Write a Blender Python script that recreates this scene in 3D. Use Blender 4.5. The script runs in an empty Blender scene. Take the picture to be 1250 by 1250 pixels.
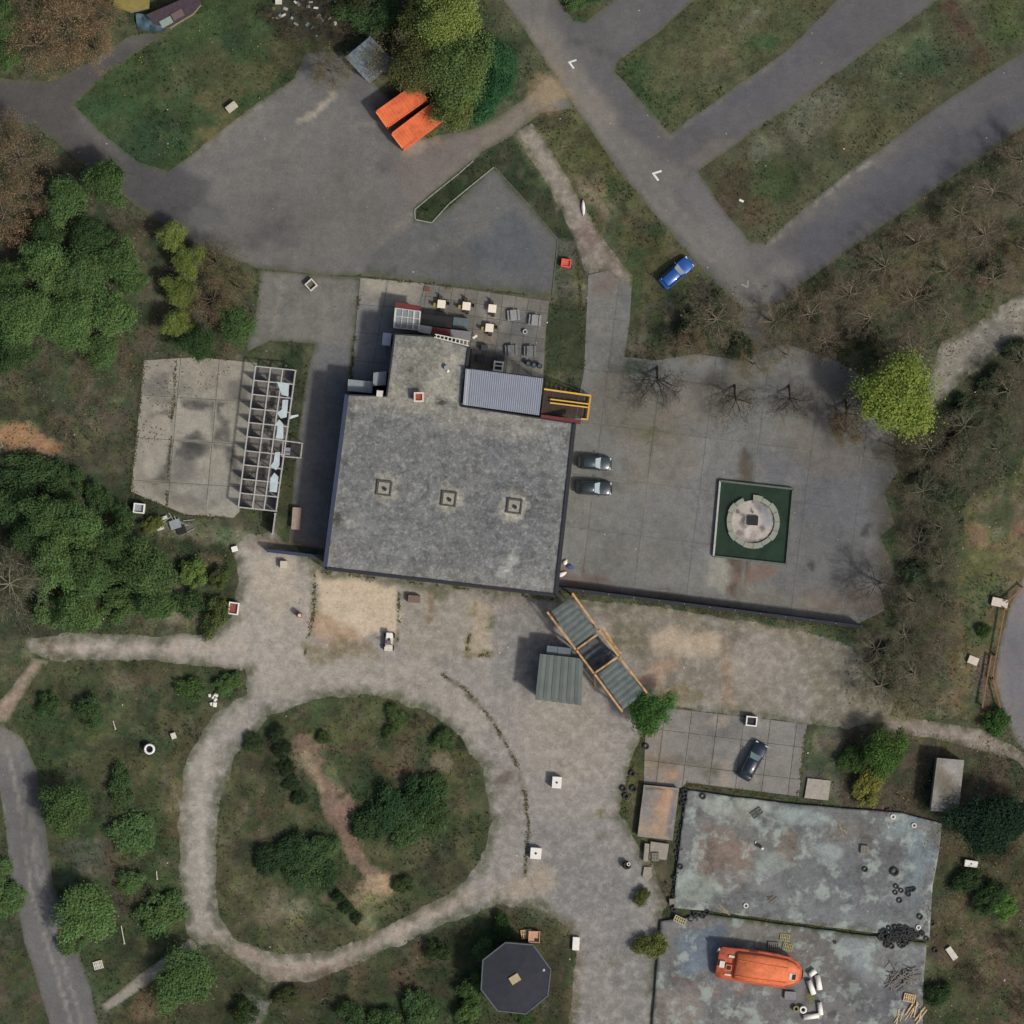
import bpy, bmesh, math, random
import numpy as np
from mathutils import Vector, Matrix, Euler
from mathutils.geometry import delaunay_2d_cdt

random.seed(7)
RNG = np.random.default_rng(7)
scene = bpy.context.scene
COL = scene.collection

# ------------------------------------------------------------------ camera, sky, sun, exposure
HC = 500.0                       # camera height above the ground, metres
SC = 0.1                         # metres per photograph pixel
cam_d = bpy.data.cameras.new('camera')
cam = bpy.data.objects.new('camera', cam_d)
COL.objects.link(cam)
cam.location = (0, 0, HC)
cam.rotation_euler = (0, 0, 0)
cam_d.sensor_width = 36
cam_d.angle = 2 * math.atan(62.5 / HC)
cam_d.clip_start = 1.0
cam_d.clip_end = 6000
scene.camera = cam
scene.cycles.max_bounces = 5
scene.cycles.diffuse_bounces = 2
scene.cycles.glossy_bounces = 2

SUN_EL, SUN_AZ = 47.0, 127.0     # compass azimuth (north = +y), sun in the south-east
world = bpy.data.worlds.new('World')
scene.world = world
world.use_nodes = True
wn = world.node_tree
sky = wn.nodes.new('ShaderNodeTexSky')
sky.sky_type = 'NISHITA'
sky.sun_disc = False
sky.sun_elevation = math.radians(SUN_EL)
sky.sun_rotation = math.radians(SUN_AZ)
sky.dust_density = 5.0
sky.ozone_density = 0.7
bg = wn.nodes['Background']
bg.inputs[1].default_value = 0.095
wn.links.new(sky.outputs[0], bg.inputs[0])

sun_d = bpy.data.lights.new('sun', 'SUN')
sun_d.energy = 2.75
sun_d.angle = math.radians(4.5)
sun_d.color = (1.0, 0.955, 0.89)
sun = bpy.data.objects.new('sun', sun_d)
COL.objects.link(sun)
_e, _a = math.radians(SUN_EL), math.radians(SUN_AZ)
sdir = Vector((math.sin(_a) * math.cos(_e), math.cos(_a) * math.cos(_e), math.sin(_e)))
sun.rotation_euler = sdir.to_track_quat('Z', 'Y').to_euler()
sun.location = (60, -60, 120)

scene.view_settings.view_transform = 'Standard'
scene.view_settings.look = 'None'
scene.view_settings.gamma = 1.0
scene.view_settings.exposure = -0.08
scene.view_settings.use_curve_mapping = False

# ------------------------------------------------------------------ small helpers
def U(px, py, z=0.0):
    k = SC * (HC - z) / HC
    return ((px - 625.0) * k, (625.0 - py) * k)

def UV3(px, py, z=0.0):
    x, y = U(px, py, z)
    return Vector((x, y, z))

def lin(c):
    out = []
    for v in c[:3]:
        v = v / 255.0
        out.append(v / 12.92 if v <= 0.04045 else ((v + 0.055) / 1.055) ** 2.4)
    return out

def link(o):
    COL.objects.link(o)
    return o

def tag(o, label=None, cat=None, group=None, kind=None):
    if label: o['label'] = label
    if cat: o['category'] = cat
    if group: o['group'] = group
    if kind: o['kind'] = kind
    return o

def empty(name, loc, rz=0.0, label=None, cat=None, group=None):
    o = bpy.data.objects.new(name, None)
    o.empty_display_size = 0.3
    o.location = loc
    o.rotation_euler = (0, 0, rz)
    link(o)
    return tag(o, label, cat, group)

def copy_tree(o, parent=None):
    c = o.copy()
    link(c)
    if parent is not None:
        c.parent = parent
    for ch in list(o.children):
        copy_tree(ch, c)
    return c

class MB:
    """collects simple solids; build() links them as one mesh object"""
    def __init__(s):
        s.v = []; s.f = []
    def add(s, vs, fs):
        n = len(s.v)
        s.v += [tuple(p) for p in vs]
        s.f += [tuple(i + n for i in f) for f in fs]
        return s
    def box(s, c, size, rz=0.0, top=1.0, tilt=None):
        hx, hy, hz = size[0] / 2, size[1] / 2, size[2] / 2
        m = Euler(tilt if tilt else (0, 0, rz)).to_matrix()
        vs = []
        for z, k in ((-hz, 1.0), (hz, top)):
            for x, y in ((-hx, -hy), (hx, -hy), (hx, hy), (-hx, hy)):
                vs.append(m @ Vector((x * k, y * k, z)) + Vector(c))
        return s.add(vs, [(3, 2, 1, 0), (4, 5, 6, 7), (0, 1, 5, 4), (1, 2, 6, 5), (2, 3, 7, 6), (3, 0, 4, 7)])
    def prism(s, pts, z0, z1, inset=0.0):
        n = len(pts)
        cx = sum(p[0] for p in pts) / n; cy = sum(p[1] for p in pts) / n
        a = 0
        for i in range(n):
            a += pts[i][0] * pts[(i + 1) % n][1] - pts[(i + 1) % n][0] * pts[i][1]
        if a < 0: pts = pts[::-1]
        vs = [(p[0], p[1], z0) for p in pts] + [(cx + (p[0] - cx) * (1 - inset), cy + (p[1] - cy) * (1 - inset), z1) for p in pts]
        fs = [tuple(range(n - 1, -1, -1)), tuple(range(n, 2 * n))]
        fs += [(i, (i + 1) % n, (i + 1) % n + n, i + n) for i in range(n)]
        return s.add(vs, fs)
    def beam(s, a, b, w, h):
        a = Vector(a); b = Vector(b); d = (b - a)
        if d.length < 1e-6: return s
        t = d.normalized()
        up = Vector((0, 0, 1)) if abs(t.z) < 0.95 else Vector((1, 0, 0))
        r = t.cross(up).normalized(); u = r.cross(t).normalized()
        vs = []
        for p in (a, b):
            for i, j in ((-1, -1), (1, -1), (1, 1), (-1, 1)):
                vs.append(p + r * (i * w / 2) + u * (j * h / 2))
        return s.add(vs, [(0, 1, 2, 3), (7, 6, 5, 4), (0, 4, 5, 1), (1, 5, 6, 2), (2, 6, 7, 3), (3, 7, 4, 0)])
    def cyl(s, c, r, h, n=14, r2=None, axis='Z', rz=0.0):
        r2 = r if r2 is None else r2
        vs = []
        for k, rr in ((0, r), (1, r2)):
            for i in range(n):
                t = 2 * math.pi * i / n
                p = Vector((rr * math.cos(t), rr * math.sin(t), h * k))
                if axis == 'X': p = Vector((p.z - h / 2, p.x, p.y))
                if rz: p = Matrix.Rotation(rz, 3, 'Z') @ p
                vs.append(p + Vector(c))
        fs = [tuple(range(n - 1, -1, -1)), tuple(range(n, 2 * n))]
        fs += [(i, (i + 1) % n, (i + 1) % n + n, i + n) for i in range(n)]
        return s.add(vs, fs)
    def ring(s, c, prof, n=20, axis='Z'):
        """prof = closed list of (radius, height)"""
        m = len(prof); vs = []
        for i in range(n):
            t = 2 * math.pi * i / n
            for r, z in prof:
                p = Vector((r * math.cos(t), r * math.sin(t), z))
                if axis == 'Y': p = Vector((p.x, p.z, p.y))
                vs.append(p + Vector(c))
        fs = []
        for i in range(n):
            for j in range(m):
                a = i * m + j; b = i * m + (j + 1) % m
                c2 = ((i + 1) % n) * m + (j + 1) % m; d = ((i + 1) % n) * m + j
                fs.append((a, d, c2, b))
        return s.add(vs, fs)
    def loft(s, rings, cap=True):
        m = len(rings[0]); vs = [p for r in rings for p in r]; fs = []
        for i in range(len(rings) - 1):
            for j in range(m):
                fs.append((i * m + j, i * m + (j + 1) % m, (i + 1) * m + (j + 1) % m, (i + 1) * m + j))
        if cap:
            fs.append(tuple(range(m - 1, -1, -1)))
            fs.append(tuple((len(rings) - 1) * m + j for j in range(m)))
        return s.add(vs, fs)
    def build(s, name, mat, parent=None, smooth=False, world=True, bevel=0.0):
        me = bpy.data.meshes.new(name)
        off = Vector((0, 0, 0))
        if parent is not None and world:
            p = parent
            while p is not None:
                off += Vector(p.location); p = p.parent
        me.from_pydata([(v[0] - off.x, v[1] - off.y, v[2] - off.z) for v in s.v], [], s.f)
        bm = bmesh.new(); bm.from_mesh(me)
        bmesh.ops.recalc_face_normals(bm, faces=bm.faces)
        if bevel:
            try:
                bmesh.ops.bevel(bm, geom=[e for e in bm.edges if len(e.link_faces) == 2 and e.calc_face_angle(0) > 0.5],
                                offset=bevel, segments=2, affect='EDGES', clamp_overlap=True)
            except Exception:
                pass
        bm.to_mesh(me); bm.free()
        if smooth:
            for p in me.polygons: p.use_smooth = True
        if mat: me.materials.append(mat)
        o = bpy.data.objects.new(name, me)
        link(o)
        if parent is not None: o.parent = parent
        return o

def np_mesh(name, V, F, cols=None, mat=None, smooth=False):
    """V (n,3), F (m,k) with k = 3 or 4"""
    V = np.asarray(V, np.float32); F = np.asarray(F, np.int32)
    me = bpy.data.meshes.new(name)
    me.vertices.add(len(V)); me.vertices.foreach_set('co', V.ravel())
    k = F.shape[1]
    me.loops.add(F.size); me.loops.foreach_set('vertex_index', F.ravel())
    me.polygons.add(len(F))
    me.polygons.foreach_set('loop_start', np.arange(0, F.size, k, dtype=np.int32))
    me.polygons.foreach_set('loop_total', np.full(len(F), k, np.int32))
    if smooth: me.polygons.foreach_set('use_smooth', np.ones(len(F), bool))
    me.update(calc_edges=True)
    if cols is not None:
        a = me.attributes.new('Col', 'FLOAT_COLOR', 'POINT')
        c = np.ones((len(V), 4), np.float32); c[:, :3] = cols
        a.data.foreach_set('color', c.ravel())
    if mat: me.materials.append(mat)
    return me

def mesh_obj(name, me, parent=None):
    o = bpy.data.objects.new(name, me); link(o)
    if parent is not None: o.parent = parent
    return o

# ------------------------------------------------------------------ numpy noise, polygons, painting of surface colours
_L = {}
def vnoise(x, y, scale, seed=0):
    """smooth value noise 0..1; scale = metres per cell"""
    if seed not in _L:
        _L[seed] = np.random.default_rng(1000 + seed).random((256, 256))
    T = _L[seed]
    u = x / scale + 97.3 * seed; v = y / scale + 41.7 * seed
    i = np.floor(u).astype(int); j = np.floor(v).astype(int)
    fu = u - i; fv = v - j
    fu = fu * fu * (3 - 2 * fu); fv = fv * fv * (3 - 2 * fv)
    a = T[i & 255, j & 255]; b = T[(i + 1) & 255, j & 255]
    c = T[i & 255, (j + 1) & 255]; d = T[(i + 1) & 255, (j + 1) & 255]
    return (a * (1 - fu) + b * fu) * (1 - fv) + (c * (1 - fu) + d * fu) * fv

def fbm(x, y, scale, seed=0, octaves=4):
    s = 0; amp = 1; tot = 0
    for o in range(octaves):
        s = s + amp * vnoise(x, y, scale / 2 ** o, seed * 7 + o); tot += amp; amp *= 0.55
    return s / tot

def sst(a, b, t):
    t = np.clip((t - a) / (b - a), 0, 1)
    return t * t * (3 - 2 * t)

def wpoly(pts, z=0.0):
    return np.array([U(p[0], p[1], z) for p in pts], float)

def sdf(P, x, y):
    """signed distance (metres), negative inside"""
    d2 = np.full(x.shape, 1e18); ins = np.zeros(x.shape, bool)
    n = len(P)
    for i in range(n):
        ax, ay = P[i]; bx, by = P[(i + 1) % n]
        ex, ey = bx - ax, by - ay
        L = ex * ex + ey * ey + 1e-12
        t = np.clip(((x - ax) * ex + (y - ay) * ey) / L, 0, 1)
        dx = x - ax - t * ex; dy = y - ay - t * ey
        d2 = np.minimum(d2, dx * dx + dy * dy)
        if ay != by:
            c = ((ay > y) != (by > y)) & (x < (bx - ax) * (y - ay) / (by - ay) + ax)
            ins ^= c
    d = np.sqrt(d2)
    return np.where(ins, -d, d)

def ldist(P, x, y):
    d2 = np.full(x.shape, 1e18)
    for i in range(len(P) - 1):
        ax, ay = P[i]; bx, by = P[i + 1]
        ex, ey = bx - ax, by - ay
        L = ex * ex + ey * ey + 1e-12
        t = np.clip(((x - ax) * ex + (y - ay) * ey) / L, 0, 1)
        d2 = np.minimum(d2, (x - ax - t * ex) ** 2 + (y - ay - t * ey) ** 2)
    return np.sqrt(d2)

def paint(x, y, base, strokes):
    """surface colours (linear) for points: a base colour and the patches, stains and worn places laid on it.
    stroke = (shape, data, srgb, softness m, opacity[, wander m])"""
    C = np.empty((len(x), 3)); C[:] = lin(base)
    return paint_on(x, y, C, strokes)

def paint_on(x, y, C, strokes):
    C = C.copy()
    for k, st in enumerate(strokes):
        kind, data, rgb, soft, op = st[:5]
        wan = st[5] if len(st) > 5 else soft * 0.8
        if kind == 'ell':
            cx, cy = U(data[0], data[1]); rx, ry = data[2] * SC, data[3] * SC
            ro = math.radians(data[4] if len(data) > 4 else 0)
            R = max(rx, ry) + soft + wan
            bb = (cx - R, cx + R, cy - R, cy + R)
        else:
            P = wpoly(data[0] if kind == 'line' else data)
            m = soft + wan + (data[1] * SC if kind == 'line' else 0)
            bb = (P[:, 0].min() - m, P[:, 0].max() + m, P[:, 1].min() - m, P[:, 1].max() + m)
        idx = np.nonzero((x > bb[0]) & (x < bb[1]) & (y > bb[2]) & (y < bb[3]))[0]
        if len(idx) == 0: continue
        xx, yy = x[idx], y[idx]
        if kind == 'ell':
            c, s = math.cos(ro), math.sin(ro)
            u = (xx - cx) * c + (yy - cy) * s; v = -(xx - cx) * s + (yy - cy) * c
            d = (np.sqrt((u / rx) ** 2 + (v / ry) ** 2) - 1) * min(rx, ry)
        elif kind == 'poly':
            d = sdf(P, xx, yy)
        else:
            d = ldist(P, xx, yy) - data[1] * SC / 2
        d = d + (fbm(xx, yy, max(wan * 2.2, 0.5), 11 + k % 13, 3) - 0.5) * 3.0 * wan
        w = (1 - sst(-soft * 0.5, soft * 0.5, d)) * op
        C[idx] = C[idx] * (1 - w[:, None]) + np.array(lin(rgb)) * w[:, None]
    return C

# ------------------------------------------------------------------ materials
def nd(nt, t, **kw):
    n = nt.nodes.new(t)
    for k, v in kw.items(): setattr(n, k, v)
    return n

def noise_mul(nt, vec, scale, lo, hi, detail=4.0, rough=0.6, smin=0.3, smax=0.7):
    t = nd(nt, 'ShaderNodeTexNoise'); t.inputs['Scale'].default_value = scale
    t.inputs['Detail'].default_value = detail; t.inputs['Roughness'].default_value = rough
    nt.links.new(vec, t.inputs['Vector'])
    m = nd(nt, 'ShaderNodeMapRange')
    m.inputs[1].default_value = smin; m.inputs[2].default_value = smax
    m.inputs[3].default_value = lo; m.inputs[4].default_value = hi
    nt.links.new(t.outputs[0], m.inputs[0])
    return m.outputs[0], t.outputs[0]

def mulcol(nt, col, fac):
    v = nd(nt, 'ShaderNodeVectorMath', operation='SCALE')
    nt.links.new(col, v.inputs[0]); nt.links.new(fac, v.inputs['Scale'])
    return v.outputs[0]

def surf_mat(name, fine=0.12, mid=0.12, big=0.08, rough=0.9, bump=0.15, crack=0.0, crackscale=0.35, tint=0.0, speck=0.0, flake=None, flake_scale=0.5, fa=(.53,.60), dark=0.0, warm=None, fop=.75):
    """ground-like surface: colour attribute 'Col' times layered grain"""
    m = bpy.data.materials.new(name); m.use_nodes = True
    nt = m.node_tree; bs = nt.nodes['Principled BSDF']
    at = nd(nt, 'ShaderNodeAttribute', attribute_name='Col')
    geo = nd(nt, 'ShaderNodeNewGeometry')
    pos = geo.outputs['Position']
    c = at.outputs['Color']
    f1, h1 = noise_mul(nt, pos, 4.0, 1 - fine, 1 + fine, 2, 0.7)
    f2, h2 = noise_mul(nt, pos, 0.9, 1 - mid, 1 + mid, 2, 0.65)
    c = mulcol(nt, mulcol(nt, c, f1), f2)
    if speck:
        f4, _ = noise_mul(nt, pos, 2.2, 1.0, 1.0 + speck, 1, 0.6, 0.58, 0.72)
        c = mulcol(nt, c, f4)
    if warm:
        wm_ = nd(nt, 'ShaderNodeVectorMath', operation='MULTIPLY'); wm_.inputs[1].default_value = warm
        nt.links.new(c, wm_.inputs[0]); c = wm_.outputs[0]
    if flake:
        f6, _ = noise_mul(nt, pos, flake_scale, 0.0, fop, 5, 0.68, fa[0], fa[1])
        fc = nd(nt, 'ShaderNodeRGB'); fc.outputs[0].default_value = (*lin(flake), 1)
        mxf = nd(nt, 'ShaderNodeMix', data_type='RGBA')
        nt.links.new(f6, mxf.inputs['Factor']); nt.links.new(c, mxf.inputs['A']); nt.links.new(fc.outputs[0], mxf.inputs['B'])
        c = mxf.outputs['Result']
    if dark:
        ofs = nd(nt, 'ShaderNodeVectorMath', operation='ADD'); ofs.inputs[1].default_value = (37.0, 11.0, 5.0); nt.links.new(pos, ofs.inputs[0])
        f7, _ = noise_mul(nt, ofs.outputs[0], flake_scale * 0.8, 1.0, 1.0 - dark, 5, 0.66, .52, .62)
        c = mulcol(nt, c, f7)
    if crack:
        w = nd(nt, 'ShaderNodeTexNoise'); w.inputs['Scale'].default_value = 0.8; w.inputs['Detail'].default_value = 2
        nt.links.new(pos, w.inputs['Vector'])
        mx = nd(nt, 'ShaderNodeVectorMath', operation='MULTIPLY_ADD')
        mx.inputs[1].default_value = (1.6, 1.6, 0)
        nt.links.new(w.outputs[1], mx.inputs[0]); nt.links.new(pos, mx.inputs[2])
        vo = nd(nt, 'ShaderNodeTexVoronoi', feature='DISTANCE_TO_EDGE'); vo.inputs['Scale'].default_value = crackscale
        nt.links.new(mx.outputs[0], vo.inputs['Vector'])
        mr = nd(nt, 'ShaderNodeMapRange'); mr.inputs[1].default_value = 0.0; mr.inputs[2].default_value = 0.02
        mr.inputs[3].default_value = 1 - crack; mr.inputs[4].default_value = 1
        nt.links.new(vo.outputs['Distance'], mr.inputs[0])
        c = mulcol(nt, c, mr.outputs[0])
    nt.links.new(c, bs.inputs['Base Color'])
    bs.inputs['Roughness'].default_value = rough
    bs.inputs['Specular IOR Level'].default_value = 0.25
    if bump:
        b = nd(nt, 'ShaderNodeBump'); b.inputs['Strength'].default_value = bump; b.inputs['Distance'].default_value = 0.06
        ad = nd(nt, 'ShaderNodeMath', operation='ADD')
        nt.links.new(h1, ad.inputs[0]); nt.links.new(h2, ad.inputs[1])
        nt.links.new(ad.outputs[0], b.inputs['Height']); nt.links.new(b.outputs[0], bs.inputs['Normal'])
    return m

_MC = {}
def mat(name, rgb, rough=0.75, var=0.14, scale=2.5, metal=0.0, spec=0.35, coat=0.0, rgb2=None, mixscale=1.2, bump=0.0):
    """plain procedural material with uneven tone; rgb2 = second tone in patches (rust, moss, wear)"""
    if name in _MC: return _MC[name]
    m = bpy.data.materials.new(name); m.use_nodes = True
    nt = m.node_tree; bs = nt.nodes['Principled BSDF']
    geo = nd(nt, 'ShaderNodeNewGeometry'); pos = geo.outputs['Position']
    col = nd(nt, 'ShaderNodeRGB'); col.outputs[0].default_value = (*lin(rgb), 1)
    c = col.outputs[0]
    if rgb2:
        c2 = nd(nt, 'ShaderNodeRGB'); c2.outputs[0].default_value = (*lin(rgb2), 1)
        f, _ = noise_mul(nt, pos, mixscale, 0, 1, 3, 0.65, 0.45, 0.68)
        mx = nd(nt, 'ShaderNodeMix', data_type='RGBA')
        nt.links.new(f, mx.inputs['Factor']); nt.links.new(c, mx.inputs['A']); nt.links.new(c2.outputs[0], mx.inputs['B'])
        c = mx.outputs['Result']
    f1, h1 = noise_mul(nt, pos, scale, 1 - var * 1.2, 1 + var * 1.2, 3, 0.7)
    c = mulcol(nt, c, f1)
    nt.links.new(c, bs.inputs['Base Color'])
    bs.inputs['Roughness'].default_value = rough
    bs.inputs['Metallic'].default_value = metal
    bs.inputs['Specular IOR Level'].default_value = spec
    bs.inputs['Coat Weight'].default_value = coat
    if bump:
        b = nd(nt, 'ShaderNodeBump'); b.inputs['Strength'].default_value = bump; b.inputs['Distance'].default_value = 0.05
        nt.links.new(h1, b.inputs['Height']); nt.links.new(b.outputs[0], bs.inputs['Normal'])
    _MC[name] = m
    return m

def leaf_mat(name, use_obj=True, transl=0.3):
    m = bpy.data.materials.new(name); m.use_nodes = True
    nt = m.node_tree; nt.nodes.remove(nt.nodes['Principled BSDF'])
    out = nt.nodes['Material Output']
    at = nd(nt, 'ShaderNodeAttribute', attribute_name='Col')
    c = at.outputs['Color']
    if use_obj:
        oi = nd(nt, 'ShaderNodeObjectInfo')
        v = nd(nt, 'ShaderNodeVectorMath', operation='MULTIPLY')
        nt.links.new(c, v.inputs[0]); nt.links.new(oi.outputs['Color'], v.inputs[1])
        c = v.outputs[0]
    geo = nd(nt, 'ShaderNodeNewGeometry')
    d = nd(nt, 'ShaderNodeBsdfDiffuse'); t = nd(nt, 'ShaderNodeBsdfTranslucent')
    nt.links.new(c, d.inputs[0]); nt.links.new(c, t.inputs[0])
    mx = nd(nt, 'ShaderNodeMixShader'); mx.inputs[0].default_value = transl
    nt.links.new(d.outputs[0], mx.inputs[1]); nt.links.new(t.outputs[0], mx.inputs[2])
    nt.links.new(mx.outputs[0], out.inputs[0])
    return m

M_SOIL = surf_mat('soil_and_turf', 0.22, 0.22, 0.12, 0.95, 0.5, tint=0.012, speck=0.15)
M_ASPH = surf_mat('old_asphalt', 0.13, 0.10, 0.07, 0.9, 0.15, crack=0.09, crackscale=0.16, speck=0.10, flake_scale=.22, dark=.10, warm=(.97, .98, .955))
M_ROAD = surf_mat('road_asphalt', 0.12, 0.08, 0.06, 0.88, 0.12, crack=0.06, crackscale=0.12, speck=0.08, flake_scale=.2, dark=.10, warm=(.95, .96, .935))
M_CONC = surf_mat('worn_concrete', 0.12, 0.11, 0.08, 0.9, 0.15, crack=0.12, crackscale=0.2, speck=0.10, flake_scale=.3, dark=.14, warm=(1.0, 1.01, 1.01))
M_SAND = surf_mat('sandy_concrete', 0.14, 0.12, 0.06, 0.95, 0.3, crack=.10, crackscale=.3, speck=0.10, flake=(176,172,164), flake_scale=.9, fa=(.48,.72), dark=.12, fop=.38, warm=(.99, 1.01, 1.05))
M_STAGE = surf_mat('flaking_painted_concrete', 0.16, 0.14, 0.08, 0.9, 0.2, crack=0.15, crackscale=0.2, flake=(152,162,156), flake_scale=0.42, fa=(.52,.62), dark=.28, warm=(1.0, 1.0, .97))
M_ROOF = surf_mat('lichen_roofing_felt', 0.24, 0.22, 0.06, 0.95, 0.3, speck=0.35, flake=(160,159,150), flake_scale=1.5, fa=(.52,.72), dark=.25, warm=(1.02, 1.02, .99))
M_LEAF = leaf_mat('foliage', transl=0.42)
M_GRASS = leaf_mat('grass_blades', use_obj=False, transl=0.25)
M_BARK = mat('bark', (92, 84, 72), 0.95, 0.2, 3)
M_TWIG = leaf_mat('twig_bark', transl=0.0)

# ------------------------------------------------------------------ the setting: outlines in photograph pixels (converted to metres on the ground)
ASPH = [(-60,80),(10,96),(60,100),(108,76),(160,42),(205,40),(132,88),(90,128),(122,160),(170,198),(206,209),(232,190),(300,135),
        (358,97),(372,66),(415,62),(455,100),(520,168),(575,158),(612,140),(652,112),(672,86),(702,132),(660,138),(628,164),(592,184),
        (574,200),(509,254),(506,268),(526,272),(604,204),(642,246),(681,292),(674,362),(560,350),(440,336),(396,336),(318,328),(250,304),
        (180,262),(110,208),(40,152),(-60,146)]
ROAD = [(596,-60),(606,-10),(640,36),(672,86),(702,132),(760,215),(800,263),(858,330),(908,379),(938,377),(978,348),(1000,331),(1090,267),
        (1160,218),(1310,112),(1310,28),(1216,84),(1150,126),(1090,170),(1030,214),(962,270),(934,297),(916,295),(886,260),(852,209),
        (900,175),(1000,106),(1140,4),(1225,-60),(1095,-60),(1030,-8),(960,62),(836,149),(818,163),(790,131),(751,88),(752,77),(806,38),
        (856,-8),(930,-60),(820,-60),(762,-10),(714,28),(700,25),(676,-8),(640,-60)]
SIDE = [(-40,870),(0,884),(28,900),(44,938),(50,972),(60,1040),(66,1082),(92,1150),(112,1210),(130,1300),(74,1300),(58,1240),(30,1150),
        (14,1080),(8,1020),(0,966),(-40,930)]
EROAD = [(1310,690),(1250,703),(1232,742),(1219,790),(1214,835),(1224,868),(1240,905),(1262,932),(1310,940)]
YARD = [(30,780),(100,772),(200,776),(262,771),(284,748),(291,704),(284,668),(300,654),(334,650),(394,692),(530,710),(680,728),(772,738),
        (832,746),(900,757),(985,772),(1040,790),(1078,826),(1092,858),(1086,880),(1030,890),(985,884),(816,862),(790,884),(772,925),(756,992),(778,1030),(796,1056),(812,1100),
        (806,1150),(794,1300),(688,1300),(700,1190),(704,1165),(692,1130),(660,1112),(606,1104),(560,1122),(480,1156),(382,1198),(330,1202),
        (292,1174),(262,1152),(243,1156),(230,1140),(220,1082),(217,1000),(229,920),(262,872),(302,846),(299,818),(180,806),(70,806),(34,797)]
RING = [(330,872),(400,851),(460,848),(520,868),(560,898),(588,940),(599,1000),(588,1048),(560,1082),(510,1110),(450,1143),(400,1162),
        (340,1164),(290,1148),(270,1120),(262,1062),(268,982),(290,920)]
PLAZA = [(718,336),(742,330),(771,352),(768,398),(762,436),(800,440),(850,432),(905,440),(960,420),(1020,440),(1058,462),(1075,480),(1098,520),(1088,545),(1097,575),(1079,600),(1092,640),(1074,655),
         (1084,676),(1091,700),(1076,722),(1080,745),(1046,762),(900,742),(780,727),(680,714),(700,520),(713,452)]
PAD = [(176,440),(240,436),(314,443),(292,625),(285,632),(225,628),(160,600)]
DRIVE = [(318,330),(396,336),(440,338),(427,470),(412,580),(400,672),(352,664),(358,580),(372,470),(384,420),(330,416),(300,430),(312,380)]
TERR = [(440,339),(560,351),(672,364),(667,402),(664,462),(566,450),(575,425),(530,411),(483,407),(473,470),(428,470)]
PAD2 = [(788,880),(812,864),(985,884),(975,972),(838,955),(832,962),(786,956)]
FP1 = [(626,164),(650,150),(662,166),(690,214),(722,268),(742,300),(772,336),(772,354),(740,330),(716,334),(700,290),(664,216)]
FP2 = [(124,1226),(180,1182),(232,1144),(246,1156),(196,1192),(128,1238)]
FP3 = [(60,806),(40,830),(10,880),(-40,884),(-40,850),(0,856),(24,826),(38,804)]
FP4 = [(1080,872),(1140,880),(1200,890),(1252,920),(1310,950),(1310,985),(1236,926),(1150,904),(1076,892)]
FP5 = [(902,376),(945,373),(938,410),(942,442),(900,446),(904,410)]
TRK = [(1100,520),(1128,470),(1150,418),(1240,362),(1310,320),(1310,370),(1250,412),(1180,462),(1140,500),(1112,536)]
SHEETS_ALL = [ASPH, ROAD, SIDE, EROAD, YARD, PLAZA, PAD, DRIVE, TERR, PAD2, FP1, FP2, FP3, FP4, TRK, FP5]
STAGE1 = [(839,964),(900,973),(976,982),(1100,992),(1149,1005),(1146,1040),(1138,1080),(1134,1147),(1000,1130),(868,1112),(822,1108),(826,1060),(832,1010)]
STAGE2 = [(806,1124),(866,1116),(1000,1134),(1131,1151),(1127,1200),(1124,1300),(792,1300),(800,1200)]
LAWN_NW = [(90,128),(132,88),(205,40),(240,-40),(380,-40),(400,30),(372,66),(358,97),(300,135),(232,190),(206,209),(170,198),(122,160)]

WP = [wpoly(p) for p in SHEETS_ALL]
WRING = wpoly(RING)
WST = [wpoly(STAGE1), wpoly(STAGE2)]

def sheet_sd(x, y):
    d = np.full(x.shape, 1e9)
    for P in WP:
        if P is WP[4]:
            dd = np.maximum(sdf(P, x, y), -sdf(WRING, x, y))
        else:
            m = 3.0
            idx = (x > P[:, 0].min() - m) & (x < P[:, 0].max() + m) & (y > P[:, 1].min() - m) & (y < P[:, 1].max() + m)
            dd = np.full(x.shape, 1e9); dd[idx] = sdf(P, x[idx], y[idx])
        d = np.minimum(d, dd)
    return d

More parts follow.
